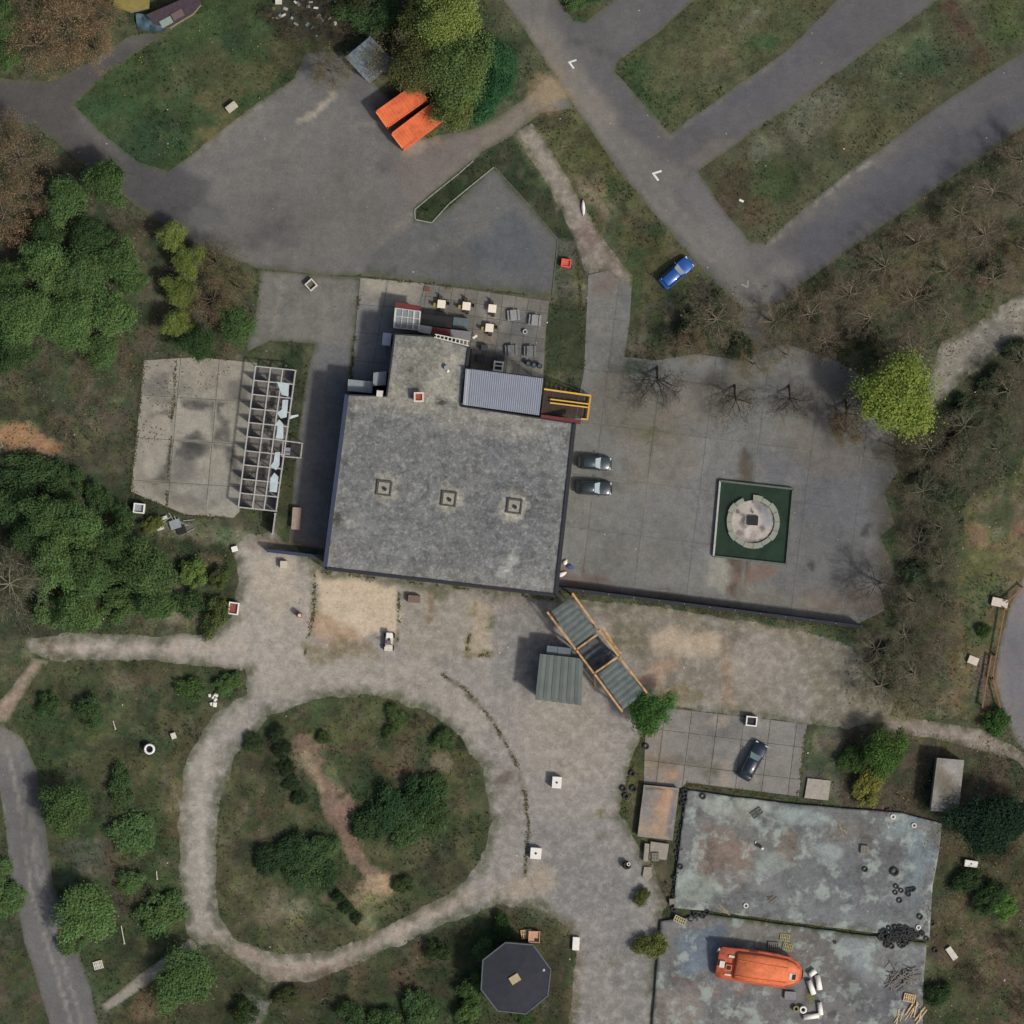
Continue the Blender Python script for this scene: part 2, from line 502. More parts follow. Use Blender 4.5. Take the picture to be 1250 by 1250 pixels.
# colours of turf, soil, litter (surface colour as it lies there)
G_BASE = (84, 86, 66)
G_STROKES = [
    # woods floor
    ('poly', [(-60,150),(40,160),(110,212),(180,266),(250,308),(310,335),(300,430),(180,440),(170,600),(-60,600)], (82,78,66), 2.0, 0.9, 1.5),
    ('poly', [(-60,440),(170,440),(165,560),(60,560),(-60,545)], (84,80,64), 2.0, 0.9, 1.5),
    ('poly', [(-40,512),(30,520),(62,535),(84,547),(60,555),(20,548),(-40,545)], (158,118,88), 0.8, 0.85, 0.8),
    ('ell', (120,500,50,28), (92,82,72), 2.0, 0.7),
    ('poly', [(-60,560),(170,590),(290,660),(285,760),(-60,772)], (62,72,50), 1.5, 0.9),
    ('line', ([(68,608),(110,614),(160,625)], 8), (118,104,86), 0.5, 0.8),
    ('ell', (215,735,14,20), (128,120,104), 0.8, 0.9), ('ell', (225,755,22,12), (132,122,106), 0.8, 0.8),
    ('ell', (236,648,60,12,-8), (118,112,98), 0.8, 0.8), ('ell', (275,655,30,9,-8), (110,112,92), 0.8, 0.7), ('ell', (255,690,20,16), (116,100,82), 1.2, 0.7),
    # north west lawn
    ('poly', LAWN_NW, (64,80,50), 0.4, 1.0, 0.2),
    ('ell', (190,170,45,28,30), (52,74,52), 1.8, 0.85), ('ell', (265,70,60,18,32), (54,74,52), 1.8, 0.85),
    ('ell', (230,90,45,22,30), (88,88,60), 2.0, 0.7), ('ell', (290,105,50,18,32), (98,92,64), 1.5, 0.75),
    ('ell', (130,130,28,20), (56,84,56), 1.5, 0.7), ('ell', (255,165,30,14,40), (104,96,64), 1.2, 0.8), ('ell', (350,70,30,22,30), (86,80,58), 2, 0.8),
    ('poly', [(320,-20),(430,-20),(430,45),(400,52),(350,40)], (64,60,52), 1.5, 0.9),
    # verge between forecourt and road
    ('poly', [(640,138),(706,134),(762,218),(800,266),(856,330),(800,420),(760,330),(712,262),(690,210),(655,160)], (88,86,58), 0.6, 0.95),
    ('ell', (668,116,30,20,30), (140,120,96), 1.4, 0.9), ('ell', (728,240,12,26,25), (136,116,100), 1.4, 0.85),
    ('ell', (790,290,30,26), (72,78,50), 1.5, 0.7), ('ell', (735,190,30,36,-40), (84,88,54), 1.5, 0.7),
    ('poly', [(600,205),(640,180),(700,270),(705,320),(684,296),(640,246)], (62,66,50), 0.8, 0.9),
    ('ell', (655,205,7,44,32), (128,118,98), 0.6, 0.5), ('ell', (740,310,26,24), (108,92,82), 1.2, 0.7),
    ('poly', [(505,254),(575,198),(605,180),(612,196),(604,206),(526,274),(506,270)], (58,68,46), 0.3, 1.0),
    # parking lawns
    ('poly', [(675,-40),(762,-40),(712,30),(700,26)], (62,80,52), 0.5, 1),
    ('poly', [(750,80),(806,38),(856,-30),(1040,-30),(960,62),(836,150),(818,163)], (86,87,62), 0.4, 1),
    ('ell', (860,60,60,24,35), (100,98,70), 2, 0.7), ('ell', (915,25,24,10,35), (118,116,104), 1.2, 0.7), ('ell', (890,70,24,9,-60), (116,104,84), 1.0, 0.7),
    ('ell', (775,100,20,20), (58,80,50), 1.5, 0.8), ('ell', (930,50,20,10,30), (58,84,52), 1.4, 0.8), ('ell', (800,130,18,16), (70,84,52), 1.5, 0.8),
    ('poly', [(852,209),(1000,106),(1140,4),(1225,-40),(1310,-40),(1310,28),(1216,84),(962,270),(934,297),(916,295)], (84,84,64), 0.4, 1),
    ('ell', (985,150,50,20,35), (108,106,92), 2.2, 0.8), ('ell', (1095,60,40,16,35), (104,108,82), 2.0, 0.7), ('ell', (1130,75,30,20,30), (62,84,60), 1.5, 0.7),
    ('ell', (950,220,40,20,35), (62,78,46), 1.8, 0.7), ('ell', (890,235,20,40,-30), (84,70,56), 1.2, 0.8), ('ell', (925,265,18,18), (92,72,60), 1.2, 0.7),
    ('ell', (1045,165,40,26,30), (92,88,60), 1.8, 0.6), ('line', ([(1160,10),(1200,70)], 22), (88,66,56), 1, 0.8), ('ell', (1230,20,20,30), (72,86,50), 1.5, 0.8),
    # north east wood
    ('poly', [(860,340),(908,380),(978,350),(1090,268),(1310,112),(1310,320),(1150,420),(1090,480),(1020,440),(900,440),(780,430),(790,370)], (84,78,66), 1.0, 0.95),
    ('ell', (975,372,26,16), (98,78,70), 1.2, 0.5), ('ell', (1120,330,60,30,30), (104,92,66), 2.0, 0.7), ('ell', (1200,240,50,24,40), (96,84,68), 2, 0.7),
    ('ell', (800,410,30,24), (74,74,58), 2, 0.7),
    # east wood, slope and path
    ('poly', [(1090,480),(1150,500),(1310,380),(1310,560),(1250,570),(1180,615),(1172,660),(1166,750),(1060,770),(1090,690),(1096,560)], (72,72,58), 1.0, 0.95),
    ('poly', [(1310,540),(1250,572),(1180,616),(1172,660),(1165,760),(1160,860),(1200,886),(1218,850),(1212,800),(1232,740),(1310,680)], (108,98,72), 0.5, 0.95),
    ('ell', (1222,650,30,12,10), (132,104,86), 1.2, 0.7), ('ell', (1160,830,18,34), (112,84,62), 1.2, 0.7), ('ell', (1195,690,20,20), (92,98,62), 1.5, 0.7),
    ('ell', (1230,620,26,20), (104,94,82), 1.2, 0.6), ('poly', [(1192,800),(1212,800),(1204,872),(1184,862)], (104,92,88), 0.6, 0.8),
    ('poly', [(985,775),(1166,750),(1160,860),(1080,872),(996,880)], (96,92,76), 1.2, 0.9),
    ('ell', (1090,868,70,12,-4), (112,108,78), 1.2, 0.8), ('ell', (1030,800,40,24), (104,102,92), 1.6, 0.8), ('ell', (1050,760,60,14,-8), (96,72,66), 1.2, 0.6),
    ('poly', [(1076,894),(1150,906),(1232,928),(1260,960),(1260,1000),(1150,1005),(980,985),(985,886)], (84,72,62), 1.0, 0.8),
    ('poly', [(980,888),(1030,892),(1024,985),(976,976)], (92,92,84), 0.5, 0.85),
    ('poly', [(1140,1005),(1310,990),(1310,1300),(1126,1300)], (84,80,60), 1.0, 0.9),
    ('ell', (1175,1140,40,36), (92,80,64), 1.5, 0.8), ('ell', (1225,1200,30,60), (104,86,72), 1.5, 0.7), ('ell', (1150,1215,24,30), (66,82,54), 1.5, 0.7),
    # ring island
    ('poly', RING, (84,83,60), 0.5, 1.0),
    ('ell', (480,930,70,40,-10), (92,78,62), 2, 0.7), ('ell', (440,870,60,16), (92,94,62), 1.5, 0.7), ('ell', (330,960,26,60), (88,78,60), 1.5, 0.7),
    ('line', ([(372,910),(392,950),(412,985),(420,1010),(440,1050),(462,1080)], 26), (128,104,92), 0.8, 0.85, 1.5), ('ell', (414,990,16,34,20), (124,100,90), .8, .8, 1.0),
    ('line', ([(376,930),(398,965)], 12), (150,128,104), 0.8, 0.8), ('ell', (460,1082,18,16,40), (156,130,106), 0.7, 0.8, 1.2), ('ell', (435,1110,20,30,30), (118,112,84), 1.2, 0.7),
    ('ell', (350,1110,50,24,10), (106,98,80), 1.5, 0.8), ('ell', (520,1060,40,30), (72,76,54), 1.5, 0.7), ('ell', (560,940,24,24), (84,80,56), 1.2, 0.7),
    # south west meadow
    ('poly', [(36,806),(180,808),(298,820),(300,846),(262,872),(228,920),(216,1000),(220,1082),(232,1142),(122,1226),(66,1082),(44,938),(28,900)], (80,82,58), 0.8, 1.0),
    ('ell', (75,900,50,40), (80,90,56), 2, 0.7), ('ell', (180,850,60,24), (92,86,70), 2, 0.6), ('ell', (150,835,18,14), (112,100,86), 1, 0.7), ('ell', (215,980,12,60), (104,92,68), 1.2, 0.8),
    ('ell', (85,985,44,40), (62,80,50), 2, .8, 1.5), ('ell', (165,1010,36,44), (66,82,50), 2, .8, 1.5), ('ell', (110,1110,48,50), (62,80,50), 2, .8, 1.5), ('ell', (195,1105,36,40), (64,80,50), 2, .8, 1.5), ('ell', (110,860,50,26), (66,82,52), 2, .7, 1.5), ('ell', (255,845,34,18), (64,82,50), 1.2, .8), ('ell', (480,990,70,44,10), (64,78,50), 2, .8, 1.2), ('ell', (375,1050,56,36,10), (64,78,50), 2, .8, 1.2), ('ell', (345,940,16,60,-8), (64,74,50), 1, .8, .8), ('ell', (440,880,80,22), (80,86,56), 1.5, .7, 1.2),
    ('poly', [(70,1032),(130,1022),(130,1066),(76,1080)], (86,88,78), 0.8, 0.8), ('line', ([(132,960),(134,1060),(150,1120)], 10), (82,72,66), 0.6, 0.8),
    ('poly', [(-40,970),(0,972),(14,1082),(60,1245),(70,1300),(-40,1300)], (84,78,64), 1.0, 1.0), ('ell', (5,1080,22,40), (52,74,46), 1.5, 0.8),
    ('poly', [(126,1240),(196,1196),(246,1160),(292,1178),(330,1205),(382,1200),(480,1160),(560,1126),(606,1108),(690,1134),(702,1190),(690,1300),(126,1300)], (70,70,50), 0.8, 1.0),
    ('ell', (230,1190,44,36), (58,76,48), 2, .8, 1.2), ('ell', (590,1180,40,60), (62,76,48), 2, .7, 1.2), ('ell', (500,1240,70,24), (60,76,48), 2, .8, 1.2),
    ('ell', (180,1225,22,26), (112,92,72), 1.2, 0.8), ('ell', (430,1190,90,18,18), (86,74,58), 1.5, 0.8), ('ell', (700,1170,14,60), (92,84,64), 1.0, 0.8),
    ('poly', [(300,1212),(330,1224),(318,1250),(290,1262)], (126,124,120), 0.5, 0.9),
    ('poly', [(756,992),(772,925),(788,884),(790,960),(780,1000)], (92,90,56), 0.6, 0.9), ('poly', [(780,1030),(830,1030),(822,1110),(808,1110)], (84,80,62), 0.5, 0.9),
    ('ell', (360,470,14,50), (60,66,46), 0.6, 0.9), ('ell', (352,590,12,50), (66,68,46), 0.6, 0.9),
    ('poly', [(672,372),(715,376),(712,452),(664,456)], (62,68,48), 0.3, 1.0, 0.15),
    ('line', ([(705,290),(712,340),(708,372)], 14), (70,70,56), 0.5, 0.8), ('poly', [(678,292),(716,296),(718,374),(672,366)], (96,94,86), 0.4, 0.9),
    ('poly', [(770,740),(900,757),(1000,775),(990,870),(810,862),(770,830)], (150,138,116), 1.0, 0.5),
]

LAWNS = [LAWN_NW, [(750,80),(806,38),(856,-30),(1040,-30),(960,62),(836,150),(818,163)], [(852,209),(1000,106),(1140,4),(1225,-40),(1310,-40),(1310,28),(1216,84),(962,270),(934,297),(916,295)], [(672,372),(715,376),(712,452),(664,456)]]
G_TOP = [('line', ([(370,906),(388,946),(408,980),(418,1008),(440,1050),(462,1080)], 15), (136,112,98), 0.5, 0.9, .8), ('ell', (412,990,15,32,20), (134,110,98), .6, .9, .8), ('line', ([(372,920),(392,962)], 7), (156,140,116), 0.5, 0.85, .6), ('ell', (460,1080,17,15,40), (166,142,116), 0.6, 0.9, .8),
    ('ell', (436,1105,7,22,28), (132,124,98), .6, .7, .8), ('poly', [(-40,514),(30,522),(60,535),(76,545),(50,552),(20,546),(-40,543)], (160,122,94), 0.8, 0.8, 1.0), ('ell', (540,930,14,12), (128,114,94), .8, .7), ('ell', (345,1112,34,12,10), (128,118,98), 1.0, .6, 1.2), ('ell', (215,735,14,20), (136,128,112), .8, .8, .8), ('ell', (668,116,26,18,30), (144,126,102), 1.2, .85), ('ell', (728,240,10,24,25), (138,120,104), 1.2, .8)]
G_BARE = [(a, b, (255, 255, 255), d, e) + tuple(f) for a, b, c, d, e, *f in G_TOP]
def gpaint(x, y):
    return paint_on(x, y, mottle(x, y, paint(x, y, G_BASE, G_STROKES)), G_TOP)
def mottle(x, y, C):
    mw = np.ones(len(x))
    for P in LAWNS: mw = np.where(sdf(wpoly(P), x, y) < 0, .38, mw)
    for rgb, sc, lo, hi, op, sd_ in (((100,86,70), 3.2, .54, .66, .38, 31), ((58,78,50), 2.6, .48, .60, .65, 32), ((124,116,98), 1.5, .61, .72, .38, 33), ((70,66,54), 1.8, .55, .66, .5, 34), ((92,98,60), 1.2, .58, .68, .5, 35)):
        w = sst(lo, hi, fbm(x, y, sc, sd_, 4)) * op * mw
        lum = C.mean(1) / 0.085
        C = C * (1 - w[:, None]) + np.array(lin(rgb)) * (w * np.clip(lum, .6, 1.6))[:, None]
    return C

BUMPS = [(400,960,20,60,0.7,25), (340,930,16,50,0.8,5), (480,990,60,34,0.6,10), (370,1050,44,24,0.5,15), (440,1085,30,40,0.5,30)]
def relief(x, y, sd):
    h = (fbm(x, y, 6.0, 3, 3) - 0.45) * 0.35 + (fbm(x, y, 1.2, 5, 3) - 0.5) * 0.10
    for cx, cy, rx, ry, hh, ro in BUMPS:
        a, b = U(cx, cy); c, s = math.cos(math.radians(ro)), math.sin(math.radians(ro))
        u = ((x - a) * c + (y - b) * s) / (rx * SC); v = (-(x - a) * s + (y - b) * c) / (ry * SC)
        h = h + hh * np.exp(-(u * u + v * v))
    return np.maximum(h, -0.12) * sst(0.2, 2.2, sd)

def gz(x, y):
    xx = np.array([x]); yy = np.array([y])
    return float(relief(xx, yy, np.minimum(sheet_sd(xx, yy), np.minimum(sdf(WST[0], xx, yy), sdf(WST[1], xx, yy))))[0])

def make_ground():
    n = 470; half = 70.5
    g = np.linspace(-half, half, n)
    X, Y = np.meshgrid(g, g, indexing='ij')
    x, y = X.ravel(), Y.ravel()
    sd = np.minimum(sheet_sd(x, y), np.minimum(sdf(WST[0], x, y), sdf(WST[1], x, y)))
    z = relief(x, y, sd) * sst(0, 4, half - np.maximum(abs(x), abs(y)))
    C = gpaint(x, y)
    k = (0.62 + 0.76 * fbm(x, y, 2.4, 9, 4)) * .80; C *= k[:, None]
    t = fbm(x, y, 1.6, 8, 3); C[:, 0] *= 0.88 + 0.16 * t; C[:, 1] *= 1.02; C[:, 2] *= 1.04 - 0.08 * t
    idx = np.arange(n * n).reshape(n, n)
    F = np.stack([idx[:-1, :-1], idx[1:, :-1], idx[1:, 1:], idx[:-1, 1:]], -1).reshape(-1, 4)
    V = np.stack([x, y, z], -1)
    # coarse surroundings out to the horizon, stitched to the fine middle
    R = 2500.0; b = len(V)
    corners = [idx[0, 0], idx[-1, 0], idx[-1, -1], idx[0, -1]]
    V = np.vstack([V, [(-R, -R, -0.0), (R, -R, 0.0), (R, R, 0.0), (-R, R, 0.0)]])
    C = np.vstack([C, [lin((78, 84, 58))] * 4])
    ext = []
    for i in range(4):
        ext.append((corners[i], b + i, b + (i + 1) % 4, corners[(i + 1) % 4]))
    F = np.vstack([F, ext])
    me = np_mesh('ground', V, F, C, M_SOIL, smooth=True)
    return tag(mesh_obj('ground', me), kind='structure')
ground = make_ground()

def rough_edge(P, step, amp, seed):
    out = []
    n = len(P)
    for i in range(n):
        a = P[i]; b = P[(i + 1) % n]; L = math.hypot(*(b - a)); k = max(1, int(L / step))
        nx, ny = (b - a)[1] / (L + 1e-9), -(b - a)[0] / (L + 1e-9)
        for j in range(k):
            p = a + (b - a) * (j / k)
            q = (fbm(np.array([p[0]]), np.array([p[1]]), 1.4, seed, 3)[0] - 0.5) * 2 * amp
            out.append((p[0] + nx * q, p[1] + ny * q))
    return np.array(out)

def tri_fill(P, spacing, hole=None, jitter=True):
    """constrained triangulation of polygon P (metres) with inner points"""
    P = np.asarray(P)
    gx = np.arange(P[:, 0].min(), P[:, 0].max(), spacing); gy = np.arange(P[:, 1].min(), P[:, 1].max(), spacing)
    pts = [tuple(p) for p in P]; edges = [(i, (i + 1) % len(P)) for i in range(len(P))]
    if hole is not None:
        b = len(pts); pts += [tuple(p) for p in hole]; edges += [(b + i, b + (i + 1) % len(hole)) for i in range(len(hole))]
    if len(gx) and len(gy):
        X, Y = np.meshgrid(gx, gy); X, Y = X.ravel(), Y.ravel()
        if jitter:
            X = X + RNG.uniform(-.2, .2, X.shape) * spacing; Y = Y + RNG.uniform(-.2, .2, Y.shape) * spacing
        d = sdf(P, X, Y)
        if hole is not None: d = np.maximum(d, -sdf(np.asarray(hole), X, Y))
        k = d < -spacing * 0.45
        pts += list(zip(X[k], Y[k]))
    vs, es, fs, _, _, _ = delaunay_2d_cdt([Vector((p[0], p[1])) for p in pts], edges, [], 0, 1e-6)
    V = np.array([(v.x, v.y) for v in vs]); F = np.array(fs)
    c = V[F].mean(1)
    d = sdf(P, c[:, 0], c[:, 1])
    if hole is not None: d = np.maximum(d, -sdf(np.asarray(hole), c[:, 0], c[:, 1]))
    return V, F[d < 0]

def sheet(name, pts, z, base, strokes, mtl, spacing=0.4, edge=0.12, fade=0.0, hole=None, skirt=0.0, seed=1, kind='structure', parent=None, shade=0.25, fade_amp=1.0):
    P = rough_edge(wpoly(pts), 0.5, edge, seed)
    H = rough_edge(wpoly(hole), 0.5, edge, seed + 1) if hole is not None else None
    V, F = tri_fill(P, spacing, H)
    x, y = V[:, 0], V[:, 1]
    C = paint(x, y, base, strokes)
    C *= (1 - shade / 2 + shade * fbm(x, y, 4.0, seed + 20, 4))[:, None]
    if fade:
        d = -sdf(P, x, y)
        if H is not None: d = np.minimum(d, sdf(H, x, y))
        w = (1 - sst(0, fade, d + (fbm(x, y, 1.5, seed + 3, 3) - 0.5) * fade * 1.4)) * fade_amp
        C = C * (1 - w[:, None]) + paint(x, y, G_BASE, G_STROKES) * w[:, None]
    V3 = np.column_stack([V, np.full(len(V), z)])
    a = np.cross(V3[F[:, 1]] - V3[F[:, 0]], V3[F[:, 2]] - V3[F[:, 0]])[:, 2]
    F[a < 0] = F[a < 0][:, ::-1]
    if skirt:
        # boundary edges -> side walls
        e = np.vstack([F[:, [0, 1]], F[:, [1, 2]], F[:, [2, 0]]])
        ks = {}
        for p, q in e: ks[(p, q)] = 1
        bd = [(p, q) for p, q in ks if (q, p) not in ks]
        base_i = len(V3)
        low = V3.copy(); low[:, 2] = z - skirt
        V3 = np.vstack([V3, low]); C = np.vstack([C, C])
        S = []
        for p, q in bd:
            S += [(q, p, p + base_i), (q, p + base_i, q + base_i)]
        F = np.vstack([F, S])
        used = np.unique(F); mp = np.full(len(V3), -1); mp[used] = np.arange(len(used))
        V3, C, F = V3[used], C[used], mp[F]
    me = np_mesh(name, V3, F, C, mtl)
    o = mesh_obj(name, me, parent)
    if kind: o['kind'] = kind
    return o

# --- carriageways, paths, yards
sheet('asphalt_forecourt', ASPH, 0.008, (104,103,102), [
    ('poly', [(-60,80),(120,80),(200,40),(132,90),(90,130),(170,198),(206,212),(250,300),(110,210),(-60,150)], (76,73,73), 3.0, 0.9), ('ell', (270,270,110,50,-10), (84,83,83), 4.0, .8),
    ('ell', (215,240,70,40,-30), (78,78,80), 3.0, 0.85), ('ell', (330,210,80,40,30), (108,107,104), 3.0, 0.7), ('ell', (290,160,60,16,35), (116,114,110), 1.2, 0.6),
    ('ell', (430,240,60,60), (104,102,98), 3, 0.5), ('line', ([(366,148),(384,138),(408,116)], 7), (150,144,134), 0.4, 0.9, 0.3), ('line', ([(420,165),(440,152),(470,150)], 4), (128,124,116), 0.5, 0.6),
    ('line', ([(350,97),(300,136),(230,192)], 10), (128,124,116), 0.7, 0.8),
    ('line', ([(460,300),(505,258),(574,202),(600,182)], 30), (114,108,102), 1.0, 0.6), ('line', ([(455,305),(500,262),(512,272)], 3), (122,120,112), 0.3, 0.8),
    ('poly', [(512,272),(604,204),(681,292),(674,362),(440,336),(455,305)], (92,94,96), 0.6, 0.85, 0.3),
    ('ell', (600,260,40,40), (104,104,102), 2.0, 0.7), ('ell', (625,300,40,30), (78,84,92), 2.2, 0.6), ('ell', (520,310,50,20), (94,94,94), 1.5, 0.6), ('ell', (540,300,30,8,10), (112,112,108), 1.0, 0.5),
    ('poly', [(560,160),(612,140),(652,112),(690,120),(660,140),(628,164),(592,184)], (122,114,104), 1.0, 0.8), ('ell', (668,110,24,20,20), (146,130,106), 1.2, 0.85),
    ('poly', [(480,186),(540,166),(575,160),(592,184),(540,222),(500,240)], (112,104,100), 1.2, 0.6), ('ell', (510,178,26,8,25), (134,130,120), 0.6, 0.8),
    ('line', ([(530,165),(536,175)], 2), (170,130,96), 0.3, 0.8), ('ell', (470,200,20,10,30), (84,82,82), 1.0, 0.5), ('ell', (440,110,16,20), (84,84,88), 1.2, 0.5),
    ('ell', (640,225,10,26,-40), (82,82,84), 1.2, 0.5), ('line', ([(450,330),(560,348),(672,362)], 8), (78,80,74), 0.8, 0.7), ('ell', (340,310,40,14), (112,108,104), 1.5, 0.6),
    ], M_ASPH, 0.4, 0.12, 0.7, seed=2, fade_amp=0.8)
road = sheet('road', ROAD, 0.010, (92,91,93), [
    ('line', ([(620,-20),(690,80),(760,180),(830,270),(920,355)], 44), (112,109,106), 2.4, 0.85), ('line', ([(650,40),(740,150)], 18), (124,118,110), 1.8, 0.6),
    ('line', ([(850,230),(900,290),(960,330)], 40), (110,109,108), 2.2, 0.6), ('line', ([(932,300),(1000,250),(1090,180)], 12), (106,104,100), 1.0, 0.6), ('line', ([(936,299),(965,272),(1032,218),(1062,198)], 3), (136,132,122), 0.4, 0.8, .4), ('line', ([(836,152),(960,66)], 3), (124,121,114), 0.4, 0.6, .4), ('line', ([(752,79),(806,40)], 3), (140,134,122), 0.4, 0.7, .4), ('poly', [(880,120),(905,104),(915,118),(890,134)], (84,84,86), .3, .6, .1), ('poly', [(1080,240),(1110,220),(1118,232),(1088,252)], (76,77,82), .3, .6, .1), ('line', ([(640,30),(720,140),(790,240),(870,320)], 3), (128,124,118), .6, .4, .4), ('line', ([(655,20),(735,130),(805,230),(880,310)], 3), (126,123,118), .6, .4, .4),
    ('line', ([(830,165),(930,98),(1040,20)], 40), (90,90,95), 2.0, 0.5), ('line', ([(1000,300),(1120,215),(1250,130)], 40), (82,83,90), 2.0, 0.8), ('line', ([(720,60),(830,-20)], 40), (98,96,98), 2, 0.5),
    ('ell', (865,195,30,16,35), (112,106,100), 1.2, 0.6), ('line', ([(665,76),(705,138)], 12), (132,120,104), 1.2, 0.7), ('line', ([(752,88),(790,131),(818,163)], 8), (118,112,102), 0.8, 0.6),
    ('ell', (940,345,24,14,30), (120,118,114), 1.2, 0.5), ('ell', (730,60,20,4,-25), (72,70,70), 0.8, 0.7),
    ], M_ROAD, 0.4, 0.10, 0.5, seed=4, fade_amp=0.8)
sheet('side_road', SIDE, 0.006, (104,103,104), [
    ('line', ([(6,900),(24,980),(36,1080),(60,1160),(88,1250)], 2.5), (144,141,134), 0.35, 0.85, .15), ('line', ([(30,960),(44,1060),(70,1150),(100,1250)], 2.5), (138,135,130), 0.35, 0.8, .15), ('line', ([(14,890),(34,960),(46,1040),(76,1140)], 2), (132,130,126), 0.35, 0.7, .15), ('ell', (30,1010,10,40,-5), (92,91,90), 1.2, .6),
    ('line', ([(40,930),(58,1070),(100,1200)], 6), (84,84,88), 0.8, 0.6), ('ell', (10,900,20,20), (124,118,112), 1.5, 0.7), ('line', ([(0,966),(8,1020),(14,1080)], 3), (160,156,146), 0.3, 0.7),
    ], M_ROAD, 0.45, 0.10, 0.4, seed=6, fade_amp=0.8)
sheet('service_road', EROAD, 0.006, (118,116,118), [('line', ([(1215,790),(1216,850)], 8), (140,120,102), 0.8, 0.7), ('ell', (1240,820,16,40), (108,108,116), 1.5, 0.7)], M_ROAD, 0.45, 0.1, 0.4, seed=7)
sheet('sandy_yard', YARD, 0.012, (138,133,125), [
    # west arm and junction
    ('poly', [(30,776),(262,772),(290,700),(284,660),(340,652),(392,700),(376,820),(300,846),(299,818),(30,806)], (154,147,136), 1.0, 0.9),
    ('line', ([(40,790),(180,792),(300,790)], 10), (168,156,140), 1.0, 0.6), ('ell', (340,720,30,40), (166,156,138), 1.6, 0.7), ('line', ([(48,778),(74,806)], 9), (112,98,84), 0.4, 0.85),
    ('ell', (340,665,40,9,-4), (132,112,98), 0.8, 0.8),
    # sandy beds and slabs south of the hall
    ('poly', [(390,698),(488,712),(486,770),(440,782),(386,772)], (188,171,146), 0.8, 0.9, 1.0), ('ell', (408,770,36,14,-10), (150,124,98), 1.0, 0.8),
    ('poly', [(372,786),(440,778),(460,800),(440,816),(372,816)], (118,108,82), 1.0, 0.8),
    ('poly', [(490,715),(576,722),(572,800),(500,806),(486,780)], (140,134,120), 0.6, 0.8), ('line', ([(488,712),(484,790)], 3), (98,94,78), 0.3, 0.7),
    ('poly', [(576,736),(606,740),(598,800),(566,804)], (160,146,120), 0.7, 0.7, .7), ('line', ([(580,735),(568,803),(600,798)], 5), (104,98,68), 0.4, 0.7), ('ell', (600,760,5,10), (86,92,60), 0.6, 0.8),
    ('ell', (528,720,16,10), (92,92,68), 1.0, 0.8), ('line', ([(526,730),(526,755)], 8), (118,98,72), 0.5, 0.7), ('ell', (620,735,26,12), (124,112,106), 1.2, 0.6),
    ('line', ([(392,698),(678,730)], 10), (104,100,84), 1.0, 0.6), ('line', ([(384,700),(384,745),(372,800)], 6), (112,108,80), 0.8, 0.7),
    ('poly', [(610,745),(680,735),(690,760),(650,800),(650,850),(600,830)], (124,122,116), 1.5, 0.7),
    # ring track
    ('line', ([(300,845),(262,890),(240,960),(240,1060),(246,1130)], 34), (146,141,130), 1.2, 0.9), ('line', ([(340,840),(420,825),(520,835),(580,880)], 40), (150,144,132), 1.5, 0.8),
    ('line', ([(256,900),(246,980),(248,1080)], 6), (162,156,144), 0.6, 0.7), ('line', ([(268,920),(262,980)], 6), (110,106,92), 0.8, 0.6),
    ('line', ([(265,1150),(330,1180),(400,1175),(480,1138),(560,1098)], 28), (158,146,130), 1.4, 0.85, 1.0), ('line', ([(290,1160),(340,1190),(400,1188)], 18), (136,121,106), 1.4, 0.7, 1.0),
    ('ell', (262,1120,5,14,20), (96,92,84), 0.6, 0.8), ('ell', (268,975,6,10), (92,90,78), 0.6, 0.8), ('ell', (277,945,4,8), (96,92,82), 0.6, 0.8),
    ('line', ([(540,823),(566,840),(598,874),(616,906),(630,930),(641,970),(645,1010),(641,1070)], 4), (92,86,68), 0.35, 0.9, 0.25),
    ('poly', [(648,1000),(760,990),(800,1060),(800,1160),(790,1300),(700,1300),(700,1160),(660,1100)], (128,125,120), 3.0, 0.8),
    ('ell', (625,975,18,30,10), (122,116,108), 1.0, 0.6), ('ell', (617,945,8,14,-25), (92,84,74), 0.8, 0.7), ('ell', (720,1080,60,40), (118,117,114), 3, 0.6), ('ell', (640,1085,40,16,30), (156,144,124), 1.5, 0.7),
    ('ell', (690,900,50,50), (146,139,126), 2.5, 0.7), ('ell', (735,995,6,5), (104,102,74), 0.4, 0.8), ('ell', (732,1022,7,5), (106,100,76), 0.4, 0.7), ('ell', (745,1210,30,40), (126,121,114), 2, 0.6),
    ('ell', (770,1180,26,60), (118,116,112), 2, 0.6), ('ell', (745,1175,14,6), (98,98,70), 0.8, 0.6), ('ell', (640,1114,60,12,-10), (108,104,88), 1.2, 0.6),
    # east arm under the fence
    ('poly', [(730,745),(830,760),(990,790),(990,870),(880,860),(800,850),(770,820)], (120,113,99), 1.8, 0.8, 1.5), ('ell', (860,772,60,10,-8), (104,98,86), 1.2, .6, 1.0), ('ell', (960,800,30,16), (106,102,92), 1.5, .6, 1.2), ('ell', (838,790,46,26,-10), (172,156,132), 1.6, 0.8, 2.0), ('ell', (890,830,6,40), (138,116,92), 0.8, 0.7),
    ('ell', (770,780,20,26,30), (104,100,80), 1.2, 0.8), ('ell', (790,825,30,10,20), (158,134,112), 1.0, 0.8), ('ell', (830,850,40,10), (112,102,74), 1.0, 0.8), ('ell', (940,815,40,30), (142,136,124), 2.0, 0.7),
    ('line', ([(690,735),(770,748),(880,765),(990,780)], 14), (108,102,86), 1.2, 0.6), ('ell', (960,840,20,30), (128,124,114), 1.5, 0.6), ('poly', [(985,770),(1100,800),(1100,890),(985,890)], (112,108,90), 2.5, 0.8, 2.0), ('ell', (1040,850,40,16,-10), (122,118,98), 1.5, .6),
    ], M_SAND, 0.38, 0.45, 1.7, hole=RING, seed=8, shade=0.2, fade_amp=0.85)
